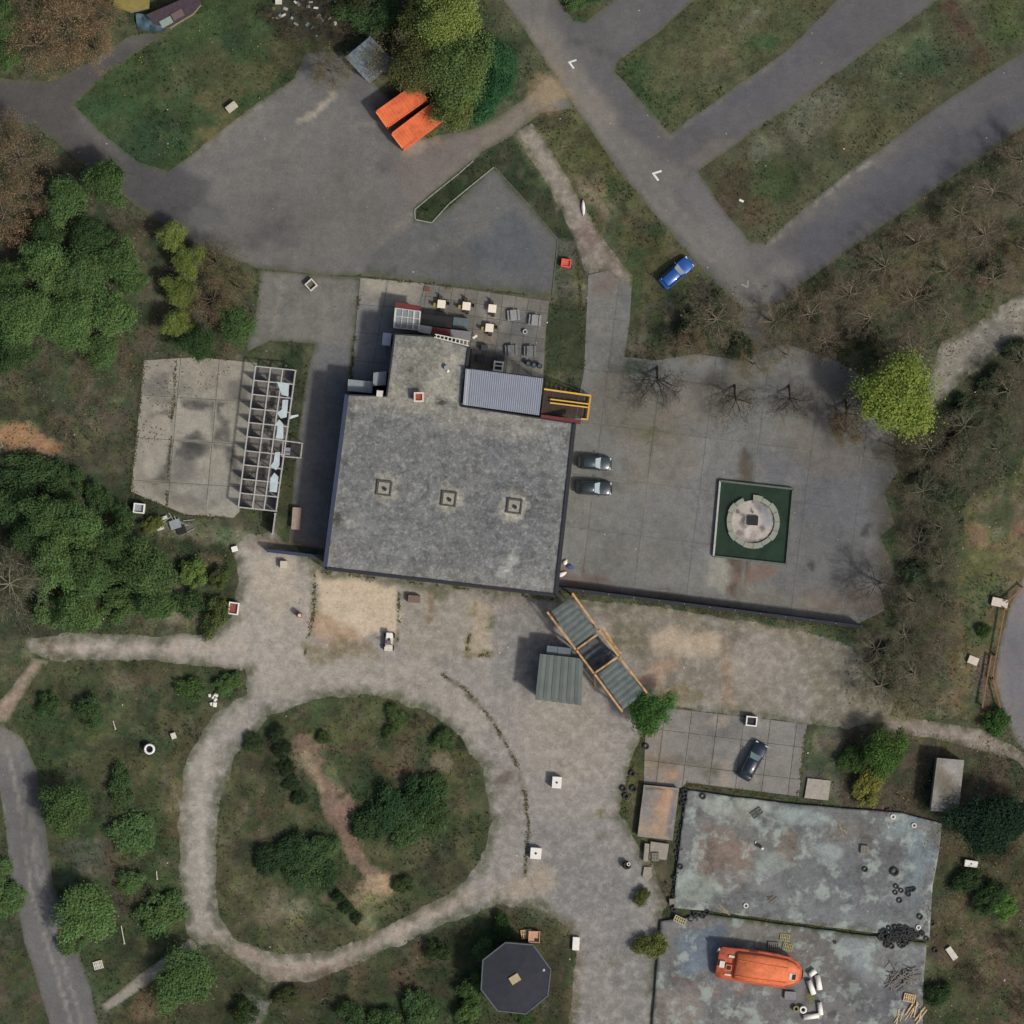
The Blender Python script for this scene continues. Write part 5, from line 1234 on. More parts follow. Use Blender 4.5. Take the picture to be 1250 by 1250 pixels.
# ------------------------------------------------------------------ vehicles
def car_paint(name, rgb): return mat(name, rgb, .35, .04, 1.0, .15, .5, .6)
M_LAMP = mat('headlamp', (214,220,224), .2, .03, 2, 0, .6); M_TAIL = mat('tail_lamp', (130,30,28), .3, .05); M_HUB = mat('wheel_rim', (150,152,154), .4, .08, 3, .6)
M_CGL = mat('car_glass', (44,54,60), .06, .03, 1, 0, .8); M_WSH = mat('windscreen_sky_glint', (150,166,168), .1, .05, 1, 0, .8)  # windscreen glass is coloured pale to stand for reflected sky
def car(name, px, py, ang, L, Wd, paint_m, label, wind, z0=.045, cab=(-1.7, .95, -1.15, .2), glass_top=1.42, hood=.92):
    r = empty(name, UV3(px, py, z0), math.radians(ang), label, 'car')
    h = L / 2; w = Wd / 2
    xs = [(-h, .80, .50, .82), (-h + .08, .90, .38, .92), (-h + .5, .98, .30, .96), (-1.2, 1.0, .26, .97), (0, 1.0, .26, .96), (1.0, 1.0, .26, hood), (h - .7, .98, .28, hood - .06), (h - .25, .92, .34, hood - .14), (h - .06, .80, .42, hood - .24), (h, .66, .5, hood - .34)]
    rings = []
    for x, k, zb, zt in xs:
        ww = w * k
        rings.append([(x, -ww * .92, zb), (x, -ww, zb + .15), (x, -ww, zt - .22), (x, -ww * .95, zt - .06), (x, -ww * .82, zt), (x, 0, zt + .035), (x, ww * .82, zt), (x, ww * .95, zt - .06), (x, ww, zt - .22), (x, ww, zb + .15), (x, ww * .92, zb)])
    body = MB().loft(rings).build('body', paint_m, r, True, False)
    x0, x1, t0, t1 = cab; zb, zt = .93, glass_top; wb, wt = w * .88, w * .68
    rf = MB(); R = []
    for x, z, k in ((t0 - .06, zt - .05, .93), (t0 + .1, zt, 1), ((t0 + t1) / 2, zt + .03, 1.02), (t1 - .1, zt, 1), (t1 + .06, zt - .05, .95)):
        R.append([(x, -wt * k, z - .05), (x, -wt * k * .9, z + .015), (x, 0, z + .04), (x, wt * k * .9, z + .015), (x, wt * k, z - .05), (x, 0, z - .06)])
    roof_o = rf.loft(R).build('roof', paint_m, r, True, False)
    def pane(nm, q, m):
        c = sum((Vector(p) for p in q), Vector()) / len(q); n = (Vector(q[1]) - Vector(q[0])).cross(Vector(q[2]) - Vector(q[0])).normalized() * .02
        k = len(q); MB().add([Vector(p) + n for p in q] + [Vector(p) - n for p in q], [tuple(range(k)), tuple(range(2 * k - 1, k - 1, -1))] + [(i, i + k, (i + 1) % k + k, (i + 1) % k) for i in range(k)]).build(nm, m, r, False, False)
    pane('windscreen', [(x1, -wb * .93, zb - .02), (x1, wb * .93, zb - .02), (t1 + .05, wt * .92, zt - .05), (t1 + .05, -wt * .92, zt - .05)], wind)
    pane('rear_window', [(x0, -wb * .9, zb), (x0, wb * .9, zb), (t0 - .05, wt * .9, zt - .05), (t0 - .05, -wt * .9, zt - .05)], M_CGL)
    for s in (-1, 1):
        xm = (x0 + x1) / 2 - .1; tm = (t0 + t1) / 2 - .05
        pane('side_window', [(x0 + .12, s * wb, zb), (xm - .05, s * wb, zb), (tm - .05, s * wt * 1.0, zt - .07), (t0, s * wt * 1.0, zt - .07)], M_CGL)
        pane('side_window', [(xm + .05, s * wb, zb), (x1 - .12, s * wb, zb), (t1, s * wt * 1.0, zt - .07), (tm + .05, s * wt * 1.0, zt - .07)], M_CGL)
        for a, b in (((x1, s * wb * .97, zb - .04), (t1 + .06, s * wt * .97, zt - .05)), ((x0, s * wb * .97, zb - .04), (t0 - .06, s * wt * .97, zt - .05)), ((xm, s * wb * 1.0, zb - .04), (tm, s * wt * 1.0, zt - .06))):
            MB().beam(a, b, .08, .07).build('pillar', paint_m, r, False, False)
        MB().box((x1 - .15, s * (w + .08), .98), (.12, .2, .13)).build('mirror', paint_m, r, False, False)
        MB().box((h - .17, s * w * .66, hood - .26), (.24, w * .34, .13), -s * .25).build('headlight', M_LAMP, r, False, False)
        MB().box((-h + .06, s * w * .7, .72), (.1, w * .3, .16)).build('tail_light', M_TAIL, r, False, False)
        for x in (-h * .6, h * .6):
            wh = MB().ring((x, s * (w - .1), .31), [(.2, -.1), (.31, -.1), (.31, .1), (.2, .1)], 16, 'Y').build('wheel', M_BLACK, r, False, False)
            MB().ring((x, s * (w - .1), .31), [(.02, -.08), (.2, -.08), (.2, .08), (.02, .08)], 12, 'Y').build('rim', M_HUB, wh, False, False)
    MB().box((h - .02, 0, .42), (.16, Wd * .72, .2)).build('front_bumper', paint_m, r, False, False); MB().box((-h + .02, 0, .45), (.16, Wd * .78, .2)).build('rear_bumper', paint_m, r, False, False)
    MB().box((.35 * h + .3, 0, hood + .028), (.02, Wd * .62, .012)).build('bonnet_gap', M_DARK, r, False, False)
    return r
car('parked_car', 725.5, 565, -4, 4.1, 1.7, car_paint('slate_green_paint', (52,64,70)), 'dark slate car with grey bonnet, the northern of two parked by the hall', M_WSH, cab=(-1.75, .75, -1.3, .05))
car('parked_car', 724.5, 595.5, -3, 4.4, 1.75, car_paint('dark_green_paint', (42,52,58)), 'dark car with a glint coloured into its windscreen, the southern of two parked by the hall', M_WSH, cab=(-1.85, .75, -1.4, .05))
car('blue_car', 825.5, 333.5, 41, 4.5, 1.85, car_paint('bright_blue_paint', (40,88,160)), 'bright blue car parked on the verge beside the road', mat('soft_windscreen_glint', (140,150,158), .2, .05), z0=.02, cab=(-1.9, .8, -1.85, .1), glass_top=1.36)  # windscreen's light tone is a sky reflection painted into the glass
car('navy_car', 918.5, 928.5, 62, 4.9, 1.85, car_paint('navy_paint', (30,40,56)), 'dark navy car parked on the slabs north of the stage', mat('dim_windscreen_glint', (112,134,138), .1, .05), cab=(-1.9, .95, -1.5, .2))  # windscreen colour carries the sky's reflection, paler than the other glass

# orange containers
def container(pts_a, pts_b, label, wid):
    A_ = UV3(*pts_a, 2.6); B = UV3(*pts_b, 2.6); d = (B - A_); d.z = 0; t = d.normalized(); n = Vector((t.y, -t.x, 0))
    c = A_ + t * 3.03 + n * wid / 2
    r = empty('shipping_container', (c.x, c.y, .01), math.atan2(t.y, t.x), label, 'container', 'orange shipping containers')
    L = 6.06
    V = []; F = []; n_ = 56
    for i in range(n_ + 1):
        x = -L / 2 + .06 + (L - .12) * i / n_; k = (0, .035, .035, 0)[i % 4]
        V += [(x, -wid / 2 + .06, 2.55 + k), (x, wid / 2 - .06, 2.55 + k)]
        if i: F.append((2 * i - 2, 2 * i, 2 * i + 1, 2 * i - 1))
    V += [(v[0], v[1], 2.48) for v in V]; m = (n_ + 1) * 2
    F += [(b + m, b + m + 1, b + m + 3, b + m + 2) for b in range(0, m - 2, 2)]
    MB().add(V, F).build('roof', M_ORANGE, r, False, False)
    for s in (-1, 1):
        V = []; F = []
        for i in range(n_ + 1):
            x = -L / 2 + .06 + (L - .12) * i / n_; k = (0, .03, .03, 0)[i % 4]
            V += [(x, s * (wid / 2 - .06 + k), .14), (x, s * (wid / 2 - .06 + k), 2.5)]
            if i: F.append((2 * i - 2, 2 * i, 2 * i + 1, 2 * i - 1))
        MB().add(V, F).build('side_wall', M_ORANGE, r, False, False)
        MB().beam((-L / 2, s * (wid / 2 - .05), 2.54), (L / 2, s * (wid / 2 - .05), 2.54), .12, .12).build('top_rail', M_ORANGE, r, False, False)
        MB().beam((-L / 2, s * (wid / 2 - .05), .08), (L / 2, s * (wid / 2 - .05), .08), .12, .16).build('bottom_rail', M_ORANGE, r, False, False)
        for e in (-1, 1): MB().box((e * (L / 2 - .08), s * (wid / 2 - .08), 1.3), (.17, .17, 2.6)).build('corner_post', M_ORANGE, r, False, False)
        MB().box((-L / 2 + .05, s * wid * .24, 1.3), (.06, wid * .46, 2.3)).build('door', M_ORANGE, r, False, False)
        MB().beam((-L / 2 - .01, s * wid * .1, .2), (-L / 2 - .01, s * wid * .1, 2.45), .04, .04).build('lock_bar', M_STEEL, r, False, False)
    MB().box((L / 2 - .05, 0, 1.3), (.06, wid - .3, 2.3)).build('end_wall', M_ORANGE, r, False, False)
    for e in (-1, 1): MB().beam((e * (L / 2 - .06), -wid / 2 + .16, 2.545), (e * (L / 2 - .06), wid / 2 - .16, 2.545), .14, .13).build('header', mat('pale_orange_edge', (232,136,86), .6, .08), r, False, False)
container((458,136), (495,110), 'orange shipping container, the northern of the pair', 2.5)
container((477,163), (514,135), 'orange shipping container, the southern of the pair', 2.45)

# orange enclosed lifeboat, lying on its keel and leaning over
def boat():
    ang = math.radians(-8.5)
    r = empty('lifeboat', UV3(927, 1176, .40), ang, 'large orange enclosed lifeboat beached on the lower stage', 'boat')
    r.rotation_euler = (math.radians(17), 0, ang)
    M_HULL = mat('boat_hull_shaded_orange', (182,90,62), .7, .14, 1.2, rgb2=(142,70,52), mixscale=1.0); M_TOP = mat('boat_top_orange', (216,118,76), .7, .10, 1.0, rgb2=(190,104,70), mixscale=1.6)  # hull redder and darker than the canopy: flank's shade mixed into its colour
    st_ = [(-5.2, 1.7, .9), (-5.1, 1.95, .75), (-4.0, 2.12, .5), (-2, 2.22, .34), (0, 2.25, .3), (2, 2.22, .32), (3.4, 2.06, .4), (4.4, 1.62, .56), (5.0, 1.05, .8), (5.3, .45, 1.1)]
    R = []; R2 = []
    for x, w, zk in st_:
        R.append([(x, 0, zk), (x, -w * .55, zk + .22), (x, -w * .92, zk + .7), (x, -w, 1.45), (x, -w * .94, 1.6), (x, 0, 1.66), (x, w * .94, 1.6), (x, w, 1.45), (x, w * .92, zk + .7), (x, w * .55, zk + .22)])
    MB().loft(R).build('hull', M_HULL, r, True, False)
    cs = [(-3.0, 1.4, .1), (-2.85, 1.5, .75), (0, 1.55, .85), (3.2, 1.42, .8), (4.3, 1.05, .62), (4.85, .6, .25)]
    R = []
    for x, w, hh in cs: R.append([(x, -w * 1.28, 1.58), (x, -w * 1.12, 1.62 + hh * .55), (x, -w * .78, 1.62 + hh), (x, 0, 1.7 + hh), (x, w * .78, 1.62 + hh), (x, w * 1.12, 1.62 + hh * .55), (x, w * 1.28, 1.58)])
    MB().loft(R).build('canopy', M_TOP, r, True, False)
    for s in (-1, 1):
        MB().beam((-2.7, s * 1.05, 2.5), (3.4, s * .98, 2.52), .1, .07).build('grab_rail', mat('boat_rail', (196,96,54), .6, .1), r, False, False)
        MB().beam((-4.9, s * 2.0, 1.5), (3.6, s * 2.05, 1.5), .14, .14).build('rubbing_strake', mat('boat_strake', (150,74,56), .7, .15), r, False, False)
    MB().box((4.05, -.1, 2.36), (.8, .9, .12), 0, .95).build('hatch_frame', M_OFFW, r, False, False); MB().box((4.22, -.1, 2.43), (.42, .7, .06)).build('hatch', M_BLACKP, r, False, False)
    MB().box((-3.75, -.25, 1.9), (.75, .75, .5)).build('hatch_coaming', M_TOP, r, False, False); MB().box((-3.75, -.25, 2.16), (.55, .55, .06)).build('hatch', M_BLACKP, r, False, False)
    MB().box((-4.6, .0, 1.85), (.62, .85, .4)).build('locker', M_OFFW, r, False, False); MB().box((-3.7, -1.35, 1.72), (.8, .22, .16)).build('vent', M_OFFW, r, False, False); MB().box((-3.6, 1.1, 1.74), (.7, .3, .18)).build('vent', M_OFFW, r, False, False)
    MB().beam((-5.35, 1.2, .9), (-5.2, 1.75, 1.6), .16, .3).build('rudder', M_OFFW, r, False, False); MB().box((-1.0, 1.9, 1.62), (1.0, .5, .12)).build('side_hatch', mat('boat_side_hatch', (110,44,46), .7, .1), r, False, False)
boat()

# ------------------------------------------------------------------ tyres
ty_me = MB().ring((0, 0, .11), [(.22, -.09), (.30, -.11), (.38, -.09), (.40, 0), (.38, .09), (.30, .11), (.22, .09), (.20, 0)], 18).build('tyre', M_BLACK)
ty_mesh = ty_me.data; bpy.data.objects.remove(ty_me)
tw_me = MB().ring((0, 0, .11), [(.22, -.09), (.30, -.11), (.38, -.09), (.40, 0), (.38, .09), (.30, .11), (.22, .09), (.20, 0)], 18).build('tyre', M_RIMW)
tw_mesh = tw_me.data; bpy.data.objects.remove(tw_me)
def tyre(px, py, z, label, group, s=1.0, white=False, tilt=0.0):
    o = bpy.data.objects.new('tyre', tw_mesh if white else ty_mesh); link(o)
    o.location = UV3(px, py, z); o.scale = (s, s, s); o.rotation_euler = (tilt * random.uniform(-1, 1), tilt * random.uniform(-1, 1), random.uniform(0, 6))
    return tag(o, label, 'tyre', group)
Z1, Z2 = .42, .40
for px, py, z, lb, s, wh in (
    (788.6,911,.06,'black tyre at the slab corner below the green bush',1,0), (772,944,.1,'black tyre on the weedy verge, north of a group of three',1,0), (761,962.6,.1,'black tyre on the weedy verge, westernmost of three',1,0),
    (773.5,962.6,.1,'mossy dark tyre on the weedy verge, easternmost of three',1.1,0), (764,971.7,.1,'black tyre on the weedy verge, southernmost of three',1,0), (858,972,Z1,'black tyre at the north-west corner of the green stage',1,0),
    (837,994,.02,'white tyre in the trench west of the stage',1,1), (910.6,1105.5,Z1,'white tyre on the stage left of the loose planks frame',.8,1), (830.7,1058,Z1,'dark tyre on the west edge of the stage',.9,0),
    (1092,1064,Z1,'large black tyre on the eastern half of the stage',1.4,0), (1056,1061,Z1,'small black tyre below the grey crate on the stage',.9,0), (1094,1082,Z1,'black tyre at the top of the little cluster on the stage',.85,0),
    (1093,1089.5,Z1,'black tyre at the lower left of the little cluster on the stage',.8,0), (1100,1087,Z1,'black tyre at the right of the little cluster on the stage',.8,0), (1098,1099,Z1,'black tyre lowest of the little cluster on the stage',.9,0),
    (1123,1119,Z1,'black tyre near the stage\'s right edge above the tyre heap',.95,0), (1138,1127,.05,'black tyre on the earth just right of the stage',.9,0), (1121,1132,Z1,'pale tyre in the upper part of the tyre heap',.8,1), (1131,1146,Z1,'black tyre at the stage corner right of the tyre heap',.85,0),
    (1142,1160,.05,'black tyre on the earth right of the lower stage',.9,0), (1090,997,Z1,'white tyre at the north edge of the stage',.85,1), (1084,991,.05,'dark tyre behind the white one at the stage\'s north edge',1,0), (1115.7,1007.5,Z1,'white tyre nearest the stage\'s north-east corner',.8,1),
    (1192,1083,.1,'small pale tyre in the grass east of the stage',.8,1), (1019,1150,Z2,'single black tyre on the lower stage below the seam',.55,0), (843.7,1121,.03,'pale tyre among the black ones at the stage\'s lower left corner',.9,1)):
    tyre(px, py, z, lb, None, s, bool(wh), .04)
r_ = random.Random(5)
for k in range(34):
    a, q = r_.uniform(0, 6.28), r_.random() ** .6
    tyre(1094 + math.cos(a) * q * 23, 1143 + math.sin(a) * q * 12 + math.cos(a) * q * -2, Z1 + (1 - q) * .4 + r_.uniform(0, .1), 'black tyre in the big heap at the stage\'s lower right corner', 'tyres of the big heap', r_.uniform(.8, 1.0), False, .4)
for k in range(10):
    tyre(1118 + r_.uniform(-13, 9), 1137 + r_.uniform(-8, 8), Z1 + r_.uniform(0, .25), 'black tyre in the big heap at the stage\'s lower right corner', 'tyres of the big heap', r_.uniform(.8, .95), False, .3)
for k in range(4): tyre(1107 + k * 2.5 + r_.uniform(-2, 2), 1090 - k * 2 + r_.uniform(-2, 2), Z1 + r_.uniform(0, .15), 'black tyre in the flat pile right of the little cluster', 'tyres of the flat pile', .8, False, .3)
for k in range(26):
    t = k / 25; py = 966 + 142 * t; px = 838 - 12 * t
    if abs(py - 994) < 8 or abs(py - 1058) < 7: continue
    tyre(px - 3 + r_.uniform(-3, 2), py + r_.uniform(-2, 2), .02 + r_.choice((0, 0, .22)), 'black tyre in the dark row filling the trench west of the stage', 'tyres in the trench', r_.uniform(.75, .95), False, .25)
for k in range(12):
    tyre(846 + r_.uniform(-4, 22), 1117.5 + r_.uniform(-4, 5), .02 + r_.choice((0.0, .22, .4)), 'black tyre in the clump at the stage\'s lower left corner', 'tyres of the lower left clump', r_.uniform(.8, 1), False, .3)
ts = empty('tyre_planter', UV3(765, 1056, .012), 0, 'tall stack of black tyres with a pale rim on the yard', 'tyre stack')
for k in range(4):
    o = bpy.data.objects.new('tyre', ty_mesh); link(o); o.parent = ts; o.location = (r_.uniform(-.08, .08), r_.uniform(-.08, .08), .24 * k); o.scale = (1.2,) * 3
o = bpy.data.objects.new('rim', tw_mesh); link(o); o.parent = ts; o.location = (.2, .2, .96); o.scale = (.6,) * 3

# ------------------------------------------------------------------ pallets, crates, planks
def pallet(px, py, z, a, label, m=M_PALT, layers=1, size=(1.2, .9)):
    r = empty('pallet', UV3(px, py, z), math.radians(a), label, 'pallet')
    L, Wd = size
    for l in range(layers):
        zz = l * .145
        for k in range(3): MB().box((0, (k - 1) * (Wd - .1) / 2, zz + .06), (L, .1, .09)).build('bearer', m, r, world=False)
        for k in range(6): MB().box(((k - 2.5) * (L - .12) / 5, 0, zz + .117), (.13, Wd, .022)).build('board', m, r, world=False)
        for k in range(3): MB().box(((k - 1) * (L - .12) / 2, 0, zz + .005), (.1, Wd, .018)).build('base_board', m, r, world=False)
    return r
M_PALG = mat('grey_pallet', (124,120,110), .9, .2, 4); M_PALY = mat('yellow_pallet', (150,144,108), .9, .18, 4)
pallet(642.5, 1140, .06, 8, 'pale wooden pallet left of the brown crate by the octagonal roof', M_PALT, 2, (1.3, 1.1))
cr = empty('wooden_crate', UV3(652, 1143, .06), math.radians(-2), 'open pinkish wooden crate north of the octagonal pavilion', 'crate')
for s in (-1, 1):
    MB().box((0, s * .66, .4), (1.4, .07, .8)).build('side', mat('pink_timber', (196,156,122), .8, .12, 4), cr, world=False); MB().box((s * .66, 0, .4), (.07, 1.25, .8)).build('side', mat('pink_timber', (196,156,122), .8, .12, 4), cr, world=False)
MB().box((0, 0, .3), (1.25, 1.25, .6)).build('load', mat('crate_load', (186,146,120), .8, .1), cr, world=False); MB().box((.3, -.35, .62), (.5, .35, .05)).build('gap', M_DARK, cr, world=False)
pallet(944, 1155, Z2, -5, 'grey pallet lying against the lifeboat', M_PALG, 2, (1.3, 1.0)); pallet(958, 1144.5, Z2, -8, 'yellowish pallet north of the lifeboat bow, farthest from the boat', M_PALY); pallet(961.5, 1156, Z2, -14, 'yellowish pallet touching the lifeboat bow', M_PALY)
pallet(923.6, 992, Z1, 35, 'dark mossy pallet on the northern part of the stage', mat('mossy_pallet', (76,84,78), .9, .2), 1, (1.4, .9)); pallet(1055, 1037, Z1, 85, 'grey square crate-like pallet in the middle of the stage', M_PALG, 3, (1.0, .9))
pallet(830, 1123, Z2, -25, 'tan pallet at the lower left corner of the stage', mat('tan_pallet', (166,158,126), .85, .12), 2, (1.5, .8)); pallet(821, 1100, .03, 5, 'grey pallet standing in the trench end', M_PALG, 4, (.8, .7)); pallet(800, 1046, .5, 90, 'pale pallet on the grey concrete block', M_PALG, 2, (1.0, .9))
pallet(1110, 1218, Z2, -12, 'pale pallet beside the plank heap, lower right of the lower stage', M_PALT, 2, (1.4, 1.0)); pallet(120, 1178, .08, 15, 'pale pallet on the grass near the side road', M_OFFW, 1, (1.15, 1.0))
def bundle(px, py, z, n, label, spread, length, seed, name='plank_heap', ang=None, m=M_TIMBG):
    q = random.Random(seed); r = empty(name, UV3(px, py, z), 0, label, 'planks')
    for k in range(n):
        a = (q.uniform(0, math.pi) if ang is None else math.radians(ang) + q.uniform(-.4, .4)); L = length * q.uniform(.5, 1.1)
        x, y = q.uniform(-1, 1) * spread[0], q.uniform(-1, 1) * spread[1]; zz = .04 + k * .022
        MB().beam((x - math.cos(a) * L / 2, y - math.sin(a) * L / 2, zz), (x + math.cos(a) * L / 2, y + math.sin(a) * L / 2, zz + q.uniform(-.01, .05)), q.uniform(.08, .16), .04).build('plank', m, r, world=False)
bundle(1102, 1194, Z2, 34, 'heap of grey weathered planks on the lower stage', (1.5, 1.2), 2.2, 1, m=mat('grey_plank', (116,112,106), .9, .2, 4)); bundle(1110, 1237, Z2, 12, 'heap of pale yellow planks at the bottom right of the stage', (1.6, .6), 2.0, 2, ang=60, m=M_PALT)
bundle(1028, 1011, Z1, 4, 'three loose grey laths on the north part of the stage', (.4, .3), 1.4, 3, 'loose_laths', -40); bundle(942, 1097, Z1, 4, 'broken brown timber frame on the stage', (.3, .25), 1.3, 4, 'timber_scraps', 20, mat('brown_lath', (112,98,88), .9, .2)); bundle(884, 1111, Z1, 3, 'two dark boards near the stage seam', (.35, .35), 1.7, 6, 'loose_boards', -45)
bundle(989, 1217, Z2, 6, 'olive sticks lying among the white rolls', (.3, .3), 1.2, 8, 'stick_pile', -40, mat('olive_stick', (112,108,64), .9, .15))
gb = empty('grey_board', UV3(1086.5, 1182, Z2), math.radians(-40), 'square grey board left of the grey plank heap', 'board'); MB().box((0, 0, .05), (1.1, 1.0, .06)).build('board', mat('grey_ply', (126,126,126), .8, .08), gb, world=False); MB().box((-.1, .1, .01), (.9, .8, .02)).build('batten', M_TIMBG, gb, world=False)
gb = empty('grey_box', UV3(964.5, 1215, Z2), math.radians(-3), 'low grey box south of the lifeboat bow', 'box'); MB().box((0, 0, .2), (1.35, .95, .4)).build('box', mat('grey_lid', (122,124,126), .8, .1), gb, world=False, bevel=.03); MB().box((0, 0, .42), (1.4, 1.0, .05)).build('lid', mat('grey_lid', (122,124,126), .8, .1), gb, world=False)
# white rolls by the boat
def roll(px, py, a, L, r, label):
    o = empty('white_roll', UV3(px, py, Z2), math.radians(a), label, 'roll', 'white foam rolls by the lifeboat')
    MB().cyl((0, 0, r), r, L, 16, None, 'X').build('roll', M_WP, o, True, False)
    for s in (-1, 1): MB().cyl((s * L / 2, 0, r), r * .35, .04, 10, None, 'X').build('core', M_DARK, o, False, False)
roll(991.5, 1187, 35, .95, .36, 'short white roll nearest the lifeboat bow'); roll(999, 1199, -80, 1.8, .34, 'long white roll, eastern of the two lying side by side'); roll(990, 1205, -70, 1.8, .34, 'long white roll, western of the two lying side by side')
roll(1001, 1231, -82, 1.55, .3, 'white roll standing upright in the picture beside the bottom white roll'); roll(990, 1240.5, 8, 1.9, .32, 'southernmost white roll near the bottom edge')
wr = empty('white_ring', UV3(980, 1232, Z2), 0, 'short upright white drum with dark hole among the rolls', 'drum'); MB().ring((0, 0, 0), [(.24, 0), (.46, 0), (.46, .6), (.24, .6)], 18).build('shell', M_WP, wr, True, False); MB().cyl((0, 0, .02), .24, .2, 12).build('base', M_DARK, wr, False, False)
wr = empty('mossy_ring', UV3(971.5, 1231, Z2), 0, 'olive stained cylinder left of the white drum', 'drum'); MB().ring((0, 0, 0), [(.2, 0), (.4, 0), (.4, .5), (.2, .5)], 16).build('shell', mat('olive_drum', (128,126,84), .8, .15), wr, True, False); MB().cyl((0, 0, .02), .2, .2, 12).build('base', M_DARK, wr, False, False)

# ------------------------------------------------------------------ white obstacle boxes and other loose things
def wbox(px, py, sx, sy, h, a, label, top=None, hole=.0, z=.012, m=M_CONCW, name='white_box', cat='box', inner=M_DARK):
    o = empty(name, UV3(px, py, z), math.radians(a), label, cat)
    if hole > .3:
        for s in (-1, 1):
            MB().box((0, s * (sy / 2 - .07), h / 2), (sx, .14, h)).build('side', m, o, False, False); MB().box((s * (sx / 2 - .07), 0, h / 2), (.14, sy - .282, h)).build('side', m, o, False, False)
        MB().box((0, 0, h * .35), (sx - .29, sy - .29, h * .7)).build('filling', inner, o, False, False)
    else:
        MB().box((0, 0, h / 2), (sx, sy, h)).build('block', m, o, False, False, .03)
        if hole: MB().cyl((0, 0, h - .02), hole, .05, 12).build('hole', M_DARK, o, False, False)
    return o
wbox(679.5, 954.5, 1.15, 1.4, 1.1, -4, 'white cube with a dark hole on top in the yard, northern of two', hole=.14); wbox(654, 1041, 1.35, 1.35, .9, -4, 'white cube with a dark hole on top in the yard, southern of two', hole=.14)
wbox(703, 1151.5, .85, 1.6, .5, -3, 'plain long white block on the yard east of the octagonal roof'); wbox(917, 880, 1.35, 1.2, 1.0, -6, 'white box with dark square opening north of the navy car', hole=.5, z=.05); wbox(170.5, 620.5, 1.35, 1.2, 1.1, -6, 'white box with grey opening at the corner of the slab yard', hole=.5, inner=M_GREYBOX)
wbox(285.5, 742.5, 1.25, 1.5, .9, -8, 'white-sided planter box filled with red-brown material at the yard edge', hole=.5, inner=mat('brick_fill', (132,72,62), .9, .2, 6)); wbox(346.5, 689, .85, .9, .8, 0, 'cream block standing alone south of the black wall', m=mat('cream_block', (190,182,160), .8, .08))
wbox(286.5, 670, .75, .65, .4, 15, 'small white lump at the yard edge south of the slab yard'); wbox(505.5, 731, 1.5, .9, .8, -4, 'brown box against the south wall of the hall', m=mat('brown_box', (112,94,86), .8, .15))
wbox(691, 321.5, 1.2, 1.0, .7, -8, 'bright red-orange crate beside the walkway', hole=.5, z=.01, m=mat('red_crate', (216,84,64), .7, .08), inner=mat('red_crate_in', (198,92,76), .7, .15), name='red_crate', cat='crate')
wbox(1220, 735.5, 2.0, 1.05, .5, -12, 'larger pale slab block beside the service road', m=mat('pale_block', (196,188,174), .85, .1)); wbox(1187.5, 806, 1.25, .95, .5, -22, 'smaller pale slab block on the grass slope', m=mat('pale_block', (196,188,174), .85, .1))
wbox(1185, 1054, 1.6, .8, .6, -8, 'white oblong box with dark opening in the grass east of the stage', hole=.1); wbox(1161.5, 1163.5, .75, 1.7, .4, 35, 'slim pale slanting block in the grass right of the lower stage', m=M_OFFW)
wbox(82, 1097, .8, .6, .3, 30, 'small pale greenish block beside the side road', m=mat('mossy_white', (182,190,166), .85, .1)); wbox(212, 898, .6, .75, .5, 20, 'small white stone in the meadow near the round concrete ring', m=M_OFFW); wbox(905, 245, .6, .25, .1, -25, 'tiny white bar on the parking lawn corner')
wbox(283, 131, 1.4, .85, .7, 38, 'pale bench-like box on the north-west lawn edge', m=mat('bench_concrete', (178,172,156), .85, .1))
rg = empty('concrete_ring', UV3(183, 914, .03), 0, 'round white concrete ring in the south-west meadow', 'ring'); MB().ring((0, 0, 0), [(.42, 0), (.66, 0), (.66, .9), (.42, .9)], 22).build('shell', M_CONCW, rg, True, False); MB().cyl((0, 0, .02), .42, .3, 14).build('floor', M_DARK, rg, False, False)
mh = empty('square_shaft', UV3(380, 348, .014), math.radians(42), 'diamond-set square shaft frame with dark centre on the drive', 'shaft')
for s in (-1, 1): MB().box((0, s * .5, .35), (1.15, .15, .7)).build('side', M_OFFW, mh, False, False); MB().box((s * .5, 0, .35), (.15, .85, .7)).build('side', M_OFFW, mh, False, False)
MB().box((0, 0, .2), (.85, .85, .3)).build('cover', mat('shaft_cover', (96,92,84), .9, .2), mh, False, False)
ky = empty('white_canoe', UV3(712, 254, .02), math.radians(92), 'slender pointed white canoe lying across the path', 'canoe')
MB().loft([[(x, -w, .28), (x, -w * .6, .05), (x, 0, .0 + abs(x) * .06), (x, w * .6, .05), (x, w, .28)] for x, w in ((-1.0, .02), (-.6, .16), (0, .24), (.6, .16), (1.0, .02))]).build('hull', M_WP, ky, True, False); MB().box((0, 0, .25), (.9, .2, .04)).build('deck', M_WP, ky, False, False)
bn = empty('rusty_drum', UV3(365.5, 750.5, .012), 0, 'rust-red drum with a pale lid standing alone on the sandy yard', 'drum'); MB().cyl((0, 0, 0), .34, 1.1, 16).build('body', mat('rust_red', (142,84,62), .8, .18, 4), bn, True, False); MB().cyl((.06, -.05, 1.1), .2, .08, 12).build('lid', M_OFFW, bn, False, False)
